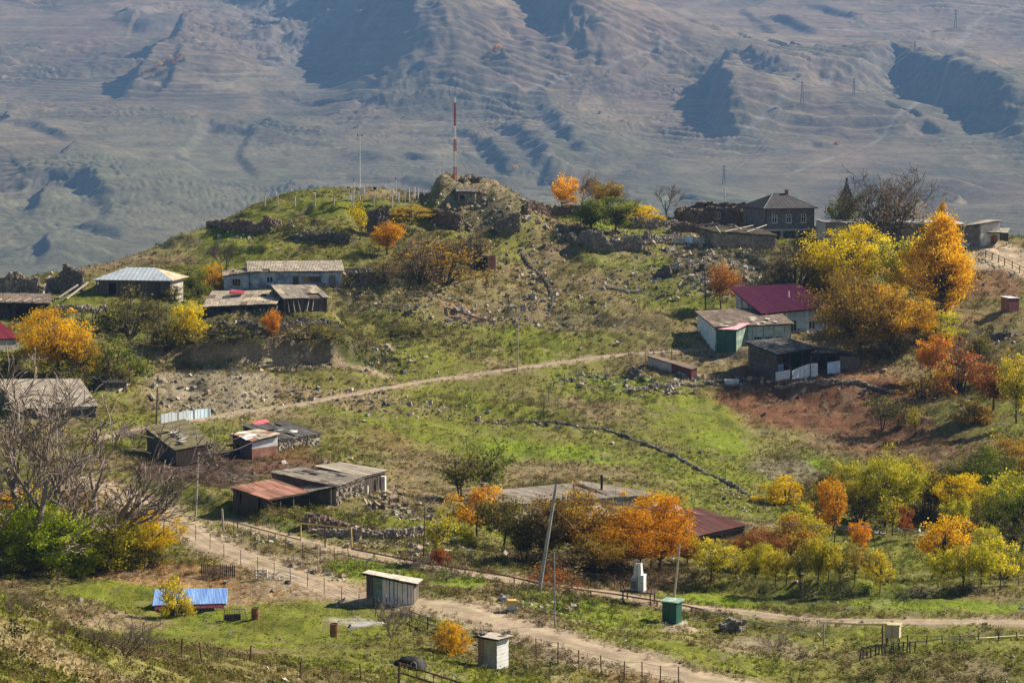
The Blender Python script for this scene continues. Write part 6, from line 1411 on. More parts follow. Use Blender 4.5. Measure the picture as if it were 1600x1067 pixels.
fence('wire_fence', 'thin wire fence crossing the bottom foreground right of the outhouse', along([(838,1030),(905,1048),(975,1062),(1060,1076)], 34), 1.5, 'iron', .04, (.95, .5), jitter=.05)
fence('wire_fence', 'sagging wire fence posts along the near left lawn', [(282,1028),(316,1034),(390,1034),(468,1060),(565,1062)], 1.0, 'iron', .045, (), jitter=.1)
fence('wire_fence', 'pale wire fence line across the rocky middle slope', along([(812,492),(880,498),(960,492),(1010,484)], 40), 1.1, 'palewood', .04, (.95,), jitter=.05)
fence('wire_fence', 'wire fence on the lower edge of the bright green field', along([(850,650),(865,605),(900,590)], 20), 1.3, 'darkwood', .05, (.9, .5), jitter=.05)
fence('rail_fence', 'dark rail fence descending beside the sandy bank', along([(1508,393),(1540,402),(1570,415),(1605,432)], 13), 1.2, 'darkwood', .08, rails=(.9, .5), jitter=.03)
fence('rail_fence', 'low dark pole fence beside the golden bush', [(643,972),(668,982),(695,992),(722,1002)], .9, 'darkwood', .06, rails=(.9, .45), jitter=.03)
fence('wire_fence', 'fence posts on the bank below the silver-roofed house', [(40,508),(76,506),(128,503),(144,502),(168,500)], 1.3, 'darkwood', .06, (.9,), jitter=.04)
fence('stake_fence', 'row of leaning dark stakes below the gas box', [(1342+k*6.2, 1034-k*1.9 if k < 6 else 1026-k*.6) for k in range(15)], .75, 'darkwood', .06, jitter=.14)
fence('wire_fence', 'stubby posts along the pipe on the right meadow', along([(1420,1008),(1500,1006),(1590,1000)], 30), .7, 'darkwood', .05, (.9,), jitter=.08)
fence('wire_fence', 'thin posts in front of the rust-red trees along the pipe track', along([(880,912),(960,922),(1020,930)], 28), 1.2, 'iron', .035, (.9,), jitter=.05)
# corrugated blue fence by the mossy shed
a = at(250, 662); c = at(329, 652); mf = empty('metal_fence', a); tag(mf, 'pale blue corrugated metal fence panels on thin posts', 'fence')
n_ = 7
for k in range(n_):
    f0, f1 = k / n_, (k + 1) / n_; A_ = Vector((c - a) * f0); B_ = Vector((c - a) * f1); d_ = B_ - A_
    mb = MB(); m_ = 5
    for i in range(m_):
        t0, t1 = i / m_, (i + 1) / m_; q0 = A_ + d_ * t0; q1 = A_ + d_ * t1; o_ = Vector((0, -.04 if i % 2 else .0, 0)); h_ = 1.15 + .06 * (k % 2)
        mb.hexa([q0 + o_, q1 + o_, q1 + o_ + Vector((0, .04, 0)), q0 + o_ + Vector((0, .04, 0)), q0 + o_ + Vector((0, 0, h_)), q1 + o_ + Vector((0, 0, h_)), q1 + o_ + Vector((0, .04, h_)), q0 + o_ + Vector((0, .04, h_))])
    mb.build('panel', K['paleblue' if k > 3 else 'zinc'], mf)
for f_ in (.02, .36, .68, .98): q = Vector((c - a) * f_); MB().tube([q + Vector((0, -.1, -.3)), q + Vector((.03, -.1, 2.0))], .05, 6).build('post', K['palewood'], mf)
# pallet fence
a = at(314, 899); c = at(368, 902); pf = empty('pallet_fence', a); tag(pf, 'short dark picket fence made of pallets by the left yard', 'fence'); L_ = np.linalg.norm(c - a); n_ = 17
for k in range(n_): q = (c - a) * (k + .5) / n_; MB().box(q[0] - .055, q[0] + .055, q[1] - .03, q[1], q[2] - .1, q[2] + 1.05 + .05 * math.sin(k * 2.3)).build('slat', K['wood' if k % 3 else 'darkwood'], pf)
for z_ in (.2, .85): MB().bar((0, .05, z_), tuple((c - a) + np.array((0, .05, z_))), .1, .04).build('rail', K['darkwood'], pf)
# ---------------------------------------------------------------- gas pipe
def pipe(label, pts, r=.07, m='yellow', name='gas_pipe', sup=None):
    """pts: (u, v of foot, height of the pipe above ground in metres)"""
    q = [at(u, v) + np.array((0, 0, h)) for u, v, h in pts]; o = q[0] - np.array((0, 0, pts[0][2])); rt = empty(name, o); tag(rt, label, 'pipe')
    MB().tube([tuple(p - o) for p in q], r, 6).build('tube', K[m], rt)
    for i in sup or ():
        b_ = q[i] - o; MB().tube([(b_[0], b_[1] + .02, b_[2] - pts[i][2] - .3), (b_[0], b_[1] + .02, b_[2] - .02)], r * .8, 6).build('support', K['iron'], rt)
    return rt
def dense(pts, n=6):
    out = []
    for a, b in zip(pts[:-1], pts[1:]):
        out += [tuple(a[i] + (b[i] - a[i]) * k / n for i in range(3)) for k in range(n)]
    return out + [pts[-1]]
pipe('yellow gas pipe running low beside the upper part of the lower road', dense([(352,820,.5),(410,836,.5),(470,852,.5)]), sup=(2, 8), m='yellow')
pipe('raised yellow gas pipe frame crossing the yard entrance', [(470,853,.45),(470.5,852,2.0),(508,856,2.05),(549,862,2.1),(549.5,863,.5)], .08, sup=(2,))
pipe('brownish gas pipe following the track from the yard to the concrete pole', dense([(549,866,.5),(620,880,.5),(700,894,.5),(780,906,.5),(850,922,.5)]), m='barrel', sup=(3, 8, 14, 20))
pipe('brownish gas pipe from the concrete pole past the green cabinet', dense([(850,922,.5),(960,937,.5),(1060,953,.5),(1100,962,.5)]), m='barrel', sup=(4, 10, 15))
pipe('pale yellow gas pipe crossing the right meadow', dense([(1100,964,.5),(1180,980,.4),(1278,995,.3)]), m='straw', sup=(0, 6))
pipe('raised pale pipe arch beside the beige gas box', [(1278,996,.3),(1284,1003,.35),(1284.5,1003,1.6),(1340,1008,1.65),(1386,1008,1.65)], m='straw')
pipe('pale pipe winding right from the beige gas box', dense([(1388,1006,1.2),(1393,1008,.15),(1450,1006,.25),(1500,1003,.5),(1510,1002,.55)], 3), m='straw')
pipe('pale thin pipe lying toward the right edge', dense([(1480,1005,.3),(1540,1002,.3),(1625,996,.3)], 4), m='straw', r=.05)
poleobj('pipe_post', 'grey post carrying the left end of the pipe arch', 1287, 1008, 1287, 972, .07, 'concrete', 'post')
poleobj('pipe_post', 'dark post carrying the pipe arch next to the gas box', 1379, 1014, 1379, 976, .07, 'iron', 'post')
p = at(1395, 1006); gb = empty('gas_box', p, R(-20)); tag(gb, 'beige steel gas regulator box on legs in the meadow', 'box')
MB().box(-.55, .55, -.4, .4, .55, 1.5).build('body', K['beige'], gb)
MB().hexa([(-.62,-.48,1.5),(.62,-.48,1.5),(.62,.48,1.5),(-.62,.48,1.5),(-.62,-.48,1.56),(.62,-.48,1.62),(.62,.48,1.62),(-.62,.48,1.56)]).build('lid', K['straw'], gb)
for x_ in (-.45, .45):
    for y_ in (-.3, .3): MB().box(x_ - .04, x_ + .04, y_ - .04, y_ + .04, -.3, .55).build('leg', K['iron'], gb)
MB().box(-.02, .02, -.42, -.401, .6, 1.45).build('door_seam', K['barrel'], gb)
# green cabinet, transformer
p = at(1050, 974); g = empty('green_cabinet', p, R(-28)); tag(g, 'dark green steel cabinet kiosk on a concrete slab', 'kiosk')
MB().box(-.95, .95, -.8, 1.0, -.25, .1).build('slab', K['concrete'], g); MB().box(-.62, .62, -.55, .55, .1, 1.85).build('body', K['green'], g)
MB().hexa([(-.8,-.72,1.85),(.8,-.72,1.85),(.8,.72,1.85),(-.8,.72,1.85),(-.8,-.72,1.93),(.8,-.72,1.93),(.8,.72,1.99),(-.8,.72,1.99)]).build('lid', K['palegreen'], g)
for k in range(2): MB().box(-.56 + k * .57, -.02 + k * .57, -.59, -.552, .18, 1.75).build('door_leaf', K['green'], g)
p = at(998, 942); t = empty('transformer', p, R(-22)); tag(t, 'white electric transformer on a rusty steel platform', 'transformer')
for x_ in (-1.2, 1.2):
    for y_ in (-.55, .55): MB().box(x_ - .05, x_ + .05, y_ - .05, y_ + .05, -.4, 1.0).build('leg', K['iron'], t)
MB().box(-1.4, 1.4, -.75, .75, 1.0, 1.1).build('platform', K['iron'], t)
a_ = MB().box(-.62, -.06, -.35, .35, 1.1, 2.15).build('cabinet', K['steel'], t); b_ = MB().box(.04, .55, -.4, .4, 1.1, 2.45).build('cabinet', K['white'], t)
for k in range(5): MB().box(-.55, -.12, -.372, -.352, 1.3 + k * .13, 1.36 + k * .13).build('vent', K['dark'], a_)
MB().box(.1, .48, -.425, -.402, 1.2, 2.3).build('door_leaf', K['mastwhite'], b_); MB().box(.4, .44, -.45, -.426, 1.7, 1.85).build('handle', K['black'], b_)
MB().hexa([(-.42,-.22,2.15),(-.1,-.22,2.15),(-.1,.22,2.15),(-.42,.22,2.15),(-.36,-.2,3.3),(-.12,-.2,3.35),(-.12,.2,3.35),(-.36,.2,3.3)]).build('tank', K['mastwhite'], t); MB().hexa([(-.06,-.25,2.45),(.3,-.25,2.45),(.3,.25,2.45),(-.06,.25,2.45),(-.04,-.2,3.35),(.22,-.2,3.4),(.22,.2,3.4),(-.04,.2,3.35)]).build('tank', K['white'], t)
for x_ in (-.3, -.1, .12): MB().tube([(x_, 0, 3.3), (x_ + .12, 0, 3.62)], .045, 6).build('insulator', K['palewood'], t)
for x_ in (-1.35, 1.35):
    MB().bar((x_, -.7, 1.1), (x_, -.7, 1.95), .05).build('handrail', K['iron'], t); MB().bar((x_, -.7, 1.95), (x_ * .7, -.7, 1.1), .05).build('handrail', K['iron'], t)
# grey hut, plank outhouse
b = Shack('grey_hut', 'small grey-white board hut with slanting bleached roof by the road', 'hut', (573, 945, 896), (646, 946, 911), 2.8, (893, 904))
b.wall('left', 'plank', 'zinc', broken=0); b.wall('back', 'plank', 'wood', broken=0); b.wall('right', 'plank', 'wood', broken=0)
p0_, p1_, za_, zb_ = b.side('front'); f_ = .33; zm = za_ + (zb_ - za_) * f_; zm0 = za_ + (zb_ - za_) * .12
plankwall(p0_, (b.W * .12, 0), -.4, za_ - .05, zm0 - .05, 2, broken=0).build('wall', K['wood'], b.root); wallslab((b.W * .12, .3), (b.W * f_, .3), -.4, zm0 - .05, zm - .05, .05, (0, 1)).build('wall', K['palegreen'], b.root)
plankwall((b.W * f_, 0), p1_, -.1, zm - .05, zb_ - .05, 5, w=.34, broken=0, gap=.05).build('wall', K['white'], b.root)
MB().bar((b.W * f_, -.08, .0), (b.W, -.08, .0), .16, .1).build('sill_beam', K['palewood'], b.root); MB().box(.0, .5, -.6, -.1, -.4, .6).build('stone_step', K['stone'], b.root)
for x_ in (b.W * .35, b.W - .2): MB().box(x_, x_ + .25, -.1, .15, -.6, -.08).build('foundation_block', K['stone'], b.root)
b.roof(['palewood'], jit=.03, wave=.02, sw=.5, sl=1.5, over=.35)
b = Shack('plank_outhouse', 'white and brown plank outhouse with stone-weighted roof', 'outhouse', (747, 1040, 993), (776, 1046, 998), 1.35, (989, 993))
plankwall((0, 0), (b.W * .33, 0), -.3, b.zfl - .04, b.zfl - .04, 1, broken=0).build('door', K['warmwood'], b.root)
mb = MB()
for k in range(9): mb.box(b.W * .34, b.W, -.03 - .008 * (k % 2), .0, -.25 + k * .25, -.02 + k * .25)
mb.build('wall', K['palewood'], b.root)
mb = MB()
for k in range(9): mb.box(b.W + .01, b.W + .045 + .008 * (k % 2), -.03, b.D, -.25 + k * .25, -.02 + k * .25)
mb.build('wall', K['white'], b.root)
b.wall('left', 'plank', 'wood', broken=0); b.wall('back', 'plank', 'wood', broken=0); b.roof(['palewood'], jit=.02, wave=.02, sw=.6, sl=1.7, over=.28)
rg = random.Random(9)
for k in range(14):
    o_ = MB().stone((0, 0, 0), .13, rg).build('roof_stone', K['stone' if k % 2 else 'darkstone'], b.root); o_.location = (rg.uniform(-.2, b.W + .2), rg.uniform(-.2, b.D + .2), b.zfl + .17 + rg.uniform(-.03, .05))
# blue-roofed shelter
b = Shack('blue_shelter', 'low shelter with blue metal roof and white lattice sides', 'shelter', (243, 957, 945), (349, 957, 942), 3.6, (923, 921), d=(184.5, 185))
for x_, y_ in ((0, 0), (b.W, 0), (0, b.D), (b.W, b.D), (b.W / 2, 0)): b.box('post', 'paleblue', x_ - .07, x_ + .07, y_ - .07, y_ + .07, -.5, b.zfl + (b.zfr - b.zfl) * x_ / b.W - .08)
mb = MB(); n_ = 16
for k in range(-3, n_):
    for sgn in (1, -1):
        x0_, x1_ = (b.W * k / n_, b.W * (k + 3) / n_); x0c, x1c = max(x0_, 0), min(x1_, b.W)
        if x1c <= x0c: continue
        f0, f1 = (x0c - x0_) / (x1_ - x0_), (x1c - x0_) / (x1_ - x0_); z0_, z1_ = (f0 * .85, f1 * .85) if sgn > 0 else ((1 - f0) * .85, (1 - f1) * .85)
        mb.bar((x0c, -.02 * sgn, z0_ - .05), (x1c, -.02 * sgn, z1_ - .05), .05, .02)
mb.build('lattice', K['white'], b.root)
MB().bar((0, -.28, b.zfl - .12), (b.W, -.28, b.zfr - .12), .08, .3).build('fascia', K['maroon'], b.root)
b.box('floor', 'darkwood', 0, b.W, 0, b.D, -.2, -.08)
b.roof(['blue'], jit=.004, sw=.5, sl=6, wave=.035, over=.25); b.info()
for k in range(9):                                                       # brown sheets along the front eave
    f0, f1 = k / 9, (k + .97) / 9; q = lambda f, y_, dz: (b.W * f, y_, (b.zfl + (b.zfr - b.zfl) * f) + dz)
    MB().hexa([q(f0, -.62, -.24), q(f1, -.62, -.24), q(f1, -.2, .0), q(f0, -.2, .0), q(f0, -.62, -.21), q(f1, -.62, -.21), q(f1, -.2, .04), q(f0, -.2, .04)]).build('eave_sheet', K['maroon'], b.root)
# ---------------------------------------------------------------- small things lying about
def barrel(label, u, v, h=.88, r=.29):
    p = at(u, v); o = MB().tube([(0, 0, -.05), (0, 0, h * .33), (0, 0, h * .34), (0, 0, h * .66), (0, 0, h * .67), (0, 0, h)], [r, r, r * 1.06, r * 1.06, r, r], 16, cap=False); rt = empty('oil_drum', p); tag(rt, label, 'barrel')
    o.build('body', K['barrel'], rt); MB().tube([(0, 0, h - .06), (0, 0, h - .05)], r * .96, 16).build('lid', K['iron'], rt); MB().tube([(0, 0, h - .02), (0, 0, h + .02)], r * 1.03, 16, cap=False).build('rim', K['barrel'], rt)
barrel('rusty brown oil drum standing alone on the lawn', 522, 994, .92); barrel('rusty oil drum beside the wire cage near the blue shelter', 399, 967, .85)
p = at(366, 969); o = empty('wire_cage', p, .3); tag(o, 'overturned dark wire mesh cage left of the rusty drum', 'cage')
mb = MB()
for k in range(9):
    x_ = -.9 + k * .22; mb.tube([(x_, -.5, 0), (x_ * .8, -.2, .85), (x_ * .8, .5, .75)], .015, 4)
for k in range(5): mb.tube([(-.9, -.5 + .08 * k, .18 * k), (.9, -.5 + .08 * k, .18 * k)], .015, 4)
mb.build('mesh', K['mesh'], o); MB().box(-.7, .5, .0, .45, .02, .45).build('dark_liner', K['darkwood'], o); MB().tube([(-.95, -.52, 0), (-.75, -.2, .88), (.75, -.2, .88), (.95, -.52, 0)], .03, 5).build('frame', K['iron'], o)
p = at(800, 956); o = empty('beehive', p, .25); tag(o, 'yellow-topped grey beehive box on stones by the road', 'beehive')
MB().box(-.32, .32, -.28, .28, .18, .6).build('body', K['zinc'], o); MB().box(-.36, .36, -.32, .32, .6, .95).build('top_box', K['yellow'], o); MB().box(-.4, .4, -.35, .35, -.2, .18).build('stand', K['stone'], o)
p = at(786, 942); o = empty('hand_pump', p, .2); tag(o, 'grey little engine on skids left of the beehive', 'machine')
MB().box(-.25, .25, -.2, .2, .15, .5).build('body', K['steel'], o); MB().tube([(-.1, 0, .5), (-.1, 0, .75)], .12, 8).build('cylinder', K['steel'], o); MB().bar((-.6, 0, .05), (.4, 0, .1), .08).build('skid', K['iron'], o); MB().bar((-.15, .1, .3), (-.6, .1, .05), .06).build('handle', K['iron'], o)
p = at(640, 1042); mb = MB(); rg = random.Random(5); n1, n2 = 12, 5                     # black tarpaulin heap
for j in range(n2 + 1):
    for i in range(n1):
        a_ = 2 * math.pi * i / n1; f_ = 1 - j / n2; k_ = 1 + .12 * rg.gauss(0, 1); mb.v.append((1.15 * f_ * k_ * math.cos(a_), .8 * f_ * k_ * math.sin(a_), .78 * math.sqrt(max(1 - f_ * f_, 0)) * (1 + .05 * rg.gauss(0, 1)) - .06))
for j in range(n2):
    for i in range(n1): a_ = j * n1 + i; c_ = j * n1 + (i + 1) % n1; mb.f.append((a_, c_, c_ + n1, a_ + n1))
tag(mb.build('tarpaulin_heap', K['black'], None, p, smooth=True), 'black tarpaulin heap in the grass left of the outhouse', 'heap')
a = at(622, 1072, 100); c = at(740, 1094, 100); bf = empty('bed_frame', a); tag(bf, 'rusty iron bedstead used as a gate at the bottom edge', 'bedstead')
d_ = Vector(c - a); up = Vector((0, 0, 1.35)); lo = Vector((.15, 0, .55))
MB().tube([(0, 0, -.3), (.12, 0, 1.45)], .08, 6).build('post', K['iron'], bf); MB().tube([tuple(d_ + Vector((0, 0, -.3))), tuple(d_ + Vector((.1, 0, .85)))], .05, 6).build('post', K['iron'], bf)
T0, T1 = Vector((.12, 0, 1.4)), d_ + Vector((.1, 0, .8)); B0, B1 = Vector((.06, 0, .85)), d_ + Vector((.05, 0, .3))
MB().bar(T0, T1, .11).build('top_rail', K['iron'], bf); MB().bar(B0, B1, .10).build('lower_rail', K['iron'], bf)
for k in range(1, 9): f_ = k / 9; MB().bar(B0.lerp(B1, f_), T0.lerp(T1, f_), .04).build('spindle', K['iron'], bf)
for f_ in (.18, .36, .72):
    q = T0.lerp(T1, f_); MB().tube([q + Vector((-.16, 0, 0)), q + Vector((-.15, 0, .28)), q + Vector((0, 0, .38)), q + Vector((.14, 0, .25)), q + Vector((.16, 0, -.05))], .035, 5).build('hoop', K['steel'], bf)
p = at(398, 905); o = empty('white_bench_frame', p, -.25); tag(o, 'broken white slatted bench lying by the fence', 'bench')
for z_ in (.25, .5, .75): MB().box(0, 1.1, 0, .05, z_, z_ + .1).build('slat', K['white'], o)
for x_ in (.02, 1.0): MB().box(x_, x_ + .1, .06, .12, -.1, .9).build('leg', K['white'], o)
for k, (A_, B_) in enumerate([((1.1, -.2, .1), (2.2, .3, .75)), ((1.3, -.5, .0), (2.6, -.6, .25)), ((2.2, -.6, .05), (3.6, -.5, .2)), ((2.6, .3, .5), (3.9, .8, .1))]): MB().bar(A_, B_, .14, .08).build('broken_plank', K['white'], o)
p = at(570, 978); mb = MB(); tag(mb.hexa([(-1.2,-.9,-.1),(1.6,-1.1,-.1),(1.9,.4,-.1),(-.9,.9,-.1),(-1,-.6,.12),(1.2,-.8,.2),(1.3,.2,.3),(-.6,.5,.25)]).build('concrete_slab', K['concrete'], None, p), 'grey broken slab lying in the lawn below the hut', 'slab')
# cover and trough on the terrace by the garage
b = Shack('low_trough', 'low trough cover with pale grey and maroon panels below the garage fence', 'trough', (1012, 571, 556), (1080, 593, 577), 1.4, (555, 574))
b.wall('back', 'slab', 'darkwood', th=.1); b.wall('left', 'slab', 'darkwood', th=.1); b.wall('right', 'slab', 'maroon', th=.1)
W2 = b.W; m0 = (W2 * .55, 0)
wallslab((0, 0), m0, -.5, b.zfl, (b.zfl + b.zfr) / 2, .08, (0, 1)).build('grey_panel', K['palewood'], b.root); wallslab(m0, (W2, 0), -.5, (b.zfl + b.zfr) / 2, b.zfr, .08, (0, 1)).build('maroon_panel', K['maroon'], b.root)
b.roof(['brownroof'], wave=.015, over=.1)
p = at(1143, 600); o = empty('white_tank', p, .1); tag(o, 'white bathtub-like tank lying at the edge of the red field', 'tank')
mb = MB(); mb.hexa([(-.9,-.3,0),(.9,-.3,0),(.9,.3,0),(-.9,.3,0),(-1.05,-.42,.6),(1.05,-.42,.6),(1.05,.42,.6),(-1.05,.42,.6)]).build('body', K['white'], o); MB().box(-1.1, 1.1, -.46, .46, .6, .66).build('rim', K['white'], o)
# corrugated sheets leaning before the open shed
for u0, v0, u1, v1, h0, h1, lb in [(1212,596,1236,592,1.3,1.3,'leaning corrugated white sheet, left one before the dark open shed'),(1238,592,1278,588,1.1,1.9,'large pointed corrugated white sheet before the dark open shed'),(1293,585,1313,582,1.6,1.7,'pale blue sheet standing in the broken shed opening')]:
    a = at(u0, v0); c = at(u1, v1); d_ = Vector(c - a); mb = MB(); n_ = 12
    for k in range(n_):
        q0, q1 = d_ * (k / n_), d_ * ((k + 1) / n_); o_ = Vector((0, .05 * (k % 2), 0)); f0, f1 = h0 + (h1 - h0) * math.sin(k / n_ * 2), h0 + (h1 - h0) * math.sin((k + 1) / n_ * 2); t = Vector((0, .35, 0))
        mb.hexa([q0 + o_ + Vector((0, 0, -.2)), q1 + o_ + Vector((0, 0, -.2)), q1 + o_ + Vector((0, .03, -.2)), q0 + o_ + Vector((0, .03, -.2)), q0 + o_ + t + Vector((0, 0, f0)), q1 + o_ + t + Vector((0, 0, f1)), q1 + o_ + t + Vector((0, .03, f1)), q0 + o_ + t + Vector((0, .03, f0))])
    tag(mb.build('corrugated_sheet', K['white' if u0 < 1290 else 'paleblue'], None, a), lb, 'sheet')
for u, v, t, lb in ((1235,596,570,'dark post propping the leaning corrugated sheets'),(1266,592,556,'tall dark post right of the pointed corrugated sheet')): poleobj('prop_post', lb, u, v, u + 1, t, .09, 'darkwood', 'post')
p = at(979, 389); o = empty('red_scrap', p, .3); tag(o, 'overturned red and white metal scrap on the green slope', 'scrap')
mb = MB()
for k in range(6): mb.hexa([(-.7 + k * .25, -.6, 0), (-.47 + k * .25, -.6, 0), (-.5 + k * .22, .3, 1.0), (-.7 + k * .22, .3, 1.0), (-.7 + k * .25, -.56, .05), (-.47 + k * .25, -.56, .05), (-.5 + k * .22, .34, 1.05), (-.7 + k * .22, .34, 1.05)])
mb.build('red_panel', K['red'], o); MB().hexa([(-1.1,.2,.8),(.9,.2,.9),(1.2,.8,.9),(-1,.8,.8),(-1.1,.25,.95),(.9,.25,1.15),(1.2,.8,1.1),(-1,.8,1.05)]).build('white_panel', K['white'], o)
p = at(745, 419); o = empty('cellar_door', p, R(-25)); tag(o, 'rusty open cellar door in the hillside', 'door')
MB().box(1.6, 3.2, -.1, -.04, -.2, 2.1).build('door_leaf', K['rust'], o).rotation_euler = (0, 0, .2); MB().box(-.6, 1.8, .1, 1.6, -.3, 1.8).build('recess_shade', K['dark'], o); MB().box(-.9, 2.0, -.1, 1.5, 1.82, 2.1).build('lintel', K['redstone'], o)  # the near-black solid block paints the shade of the open cellar
p = at(1075, 381); o = empty('blue_gate', p, R(6)); tag(o, 'white slab fence with pale blue gate above the rubble slope', 'gate')
MB().box(-2.6, -.6, 0, .12, -.2, 1.0).build('white_slab', K['plaster'], o); MB().box(1.0, 3.0, 0, .1, -.2, .9).build('board_panel', K['palewood'], o)
for x_ in (-.55, .15): MB().box(x_, x_ + .65, -.06, -.01, 0, 1.3).build('gate_leaf', K['paleblue'], o)
for x_ in (-.62, .85, 3.05): MB().box(x_, x_ + .12, -.05, .07, -.3, 1.45).build('post', K['palewood'], o)
MB().bar((-3.6, .05, .95), (2.8, .05, 1.1), .08).build('top_rail', K['palewood'], o)
p = at(1028, 378); o = MB().hexa([(-1.5,-.6,0),(1.5,-.6,0),(1.3,.6,0),(-1.3,.6,0),(-1.7,-.7,.9),(1.7,-.7,.7),(1.5,.7,.7),(-1.5,.7,.9)]).build('stone_trough', K['plaster'], None, p); tag(o, 'whitish stone trough at the end of the tumbled wall', 'trough')
for k, (u0, v0, u1, v1, z0_, z1_, m, lb) in enumerate([(63,474,78,451,.2,1.8,'palewood','pale beam leaning on the left ruins'),(92,468,122,458,.3,1.2,'palewood','first long pale pole lying left of the silver-roofed house'),(104,470,138,456,.3,1.4,'palewood','second long pale pole propped at the corner of the silver-roofed house'),(70,460,92,456,.2,.8,'wood','grey beam lying among the left ruins'),(697,483,760,505,.25,.3,'darkwood','long dark timber lying on the dry middle slope'),(945,448,992,458,.2,.2,'palewood','pale beam lying on the stony slope right of the path'),(185,615,200,606,.3,.5,'palewood','short pale beam beside the small grey shed'),(235,618,242,628,.3,.3,'palewood','pale log on the stony bank by the dark pole'),(1218,438,1248,452,.2,.4,'wood','grey beam in the shade above the crimson roof'),(1243,452,1258,436,.2,.6,'wood','second grey beam crossing the shade above the crimson roof'),(1130,753,1140,756,.2,.2,'white','white plank lying by the field wall')]):
    a = at(u0, v0) + np.array((0, 0, z0_)); c = at(u1, v1) + np.array((0, 0, z1_)); tag(MB().bar((0, 0, 0), tuple(c - a), .2).build('timber_beam', K[m], None, a), lb, 'beam')
p = at(1258, 452); o = empty('satellite_dish', at(1155, 462), 0)
tag(o, 'white satellite dish standing behind the crimson roof', 'dish')
mb = MB(); n1 = 16
for j in range(4):
    for i in range(n1): a_ = 2 * math.pi * i / n1; r_ = .95 * j / 3 + .01; mb.v.append((r_ * math.cos(a_), .28 * (j / 3) ** 2 * -1, r_ * math.sin(a_)))
for j in range(3):
    for i in range(n1): a_ = j * n1 + i; c_ = j * n1 + (i + 1) % n1; mb.f.append((a_, c_, c_ + n1, a_ + n1))
dz = zat(452, np.array(o.location)) - o.location.z
mb.build('reflector', K['white'], o, (0, 0, dz), (R(-25), 0, R(25)), True); MB().tube([(0, .1, -.5), (0, .1, dz)], .06, 6).build('mount', K['steel'], o)
p = at(1494, 822); tag(MB().box(-.5, .5, -.3, .3, -.2, 1.1).build('white_cabinet', K['white'], None, p), 'white box cabinet among the orchard trees', 'cabinet')
# ---------------------------------------------------------------- pylons on the far slope
PY = []
for u, v, hpx, lb in [(1493,45,28,'topmost faint steel pylon near the upper right corner'),(1429,95,30,'faint steel pylon second from the top on the far slope'),(1334,150,26,'faint steel pylon above the dark arc-shaped scarp'),(1253,165,34,'faint steel pylon beside the lone dark tree on the far slope'),(1131,290,30,'lowest faint steel pylon above the roofless stone house')]:
    p = mhit(u, v); h_ = hpx * px(p[1]); r = empty('steel_pylon', p); tag(r, lb, 'pylon', 'pylons on the far slope'); w_ = h_ * .07
    for sx in (-1, 1):
        for sy in (-1, 1): MB().bar((sx * w_, sy * w_, -2), (sx * w_ * .2, sy * w_ * .2, h_), .5).build('leg', K['iron'], r)
    for k in range(5): z0_ = h_ * k / 6; c0, c1 = w_ * (1 - .8 * k / 6), w_ * (1 - .8 * (k + 1) / 6); MB().bar((-c0, -c0, z0_), (c1, -c1, h_ * (k + 1) / 6), .35).build('brace', K['iron'], r)
    for f_, l_ in ((.78, .16), (.92, .12)): MB().bar((-l_ * h_, 0, h_ * f_), (l_ * h_, 0, h_ * f_), .45).build('crossarm', K['iron'], r)
    PY.append((p, h_))
for (a, ha), (c, hc), lb in ((PY[1], PY[3], 'faint power line strung down the far slope, upper span'), (PY[3], PY[4], 'faint power line strung down the far slope, lower span')):
    for s__ in (-1, 1): wire(lb + (' left wire' if s__ < 0 else ' right wire'), a + np.array((s__ * ha * .15, 0, ha * .78)), c + np.array((s__ * hc * .15, 0, hc * .78)), 26, .2)

# white hens in the orchard grass
def hen(label, u, v, rz):
    p = at(u, v); mb = MB(); n = 8
    prof = [(-.26, .30, .01), (-.22, .30, .05), (-.12, .22, .11), (0, .19, .13), (.11, .22, .105), (.16, .30, .06), (.18, .38, .05), (.21, .42, .045), (.25, .42, .012)]
    mb.tube([(x_, 0, z_) for x_, z_, r_ in prof], [r_ for *_, r_ in prof], n)
    for s__ in (-.05, .05): mb.tube([(.02, s__, .12), (.01, s__, 0)], .014, 5)
    o = mb.build('hen', K['white'], None, p, (0, 0, rz), True); o.scale = (1.25, 1.25, 1.25)
    tag(o, label, 'hen', 'hens in the orchard')
hen('white hen in the grass right of the small orange tree', 1369, 836, .4); hen('white hen left of the tiny rust-coloured tree trunk', 1406, 833, 2.4)
hen('white hen between the tiny rust-coloured tree and the leaning orange tree', 1436, 833, 1.2); hen('pale hen just right of the hen by the small orange tree', 1379, 838, 3.0)
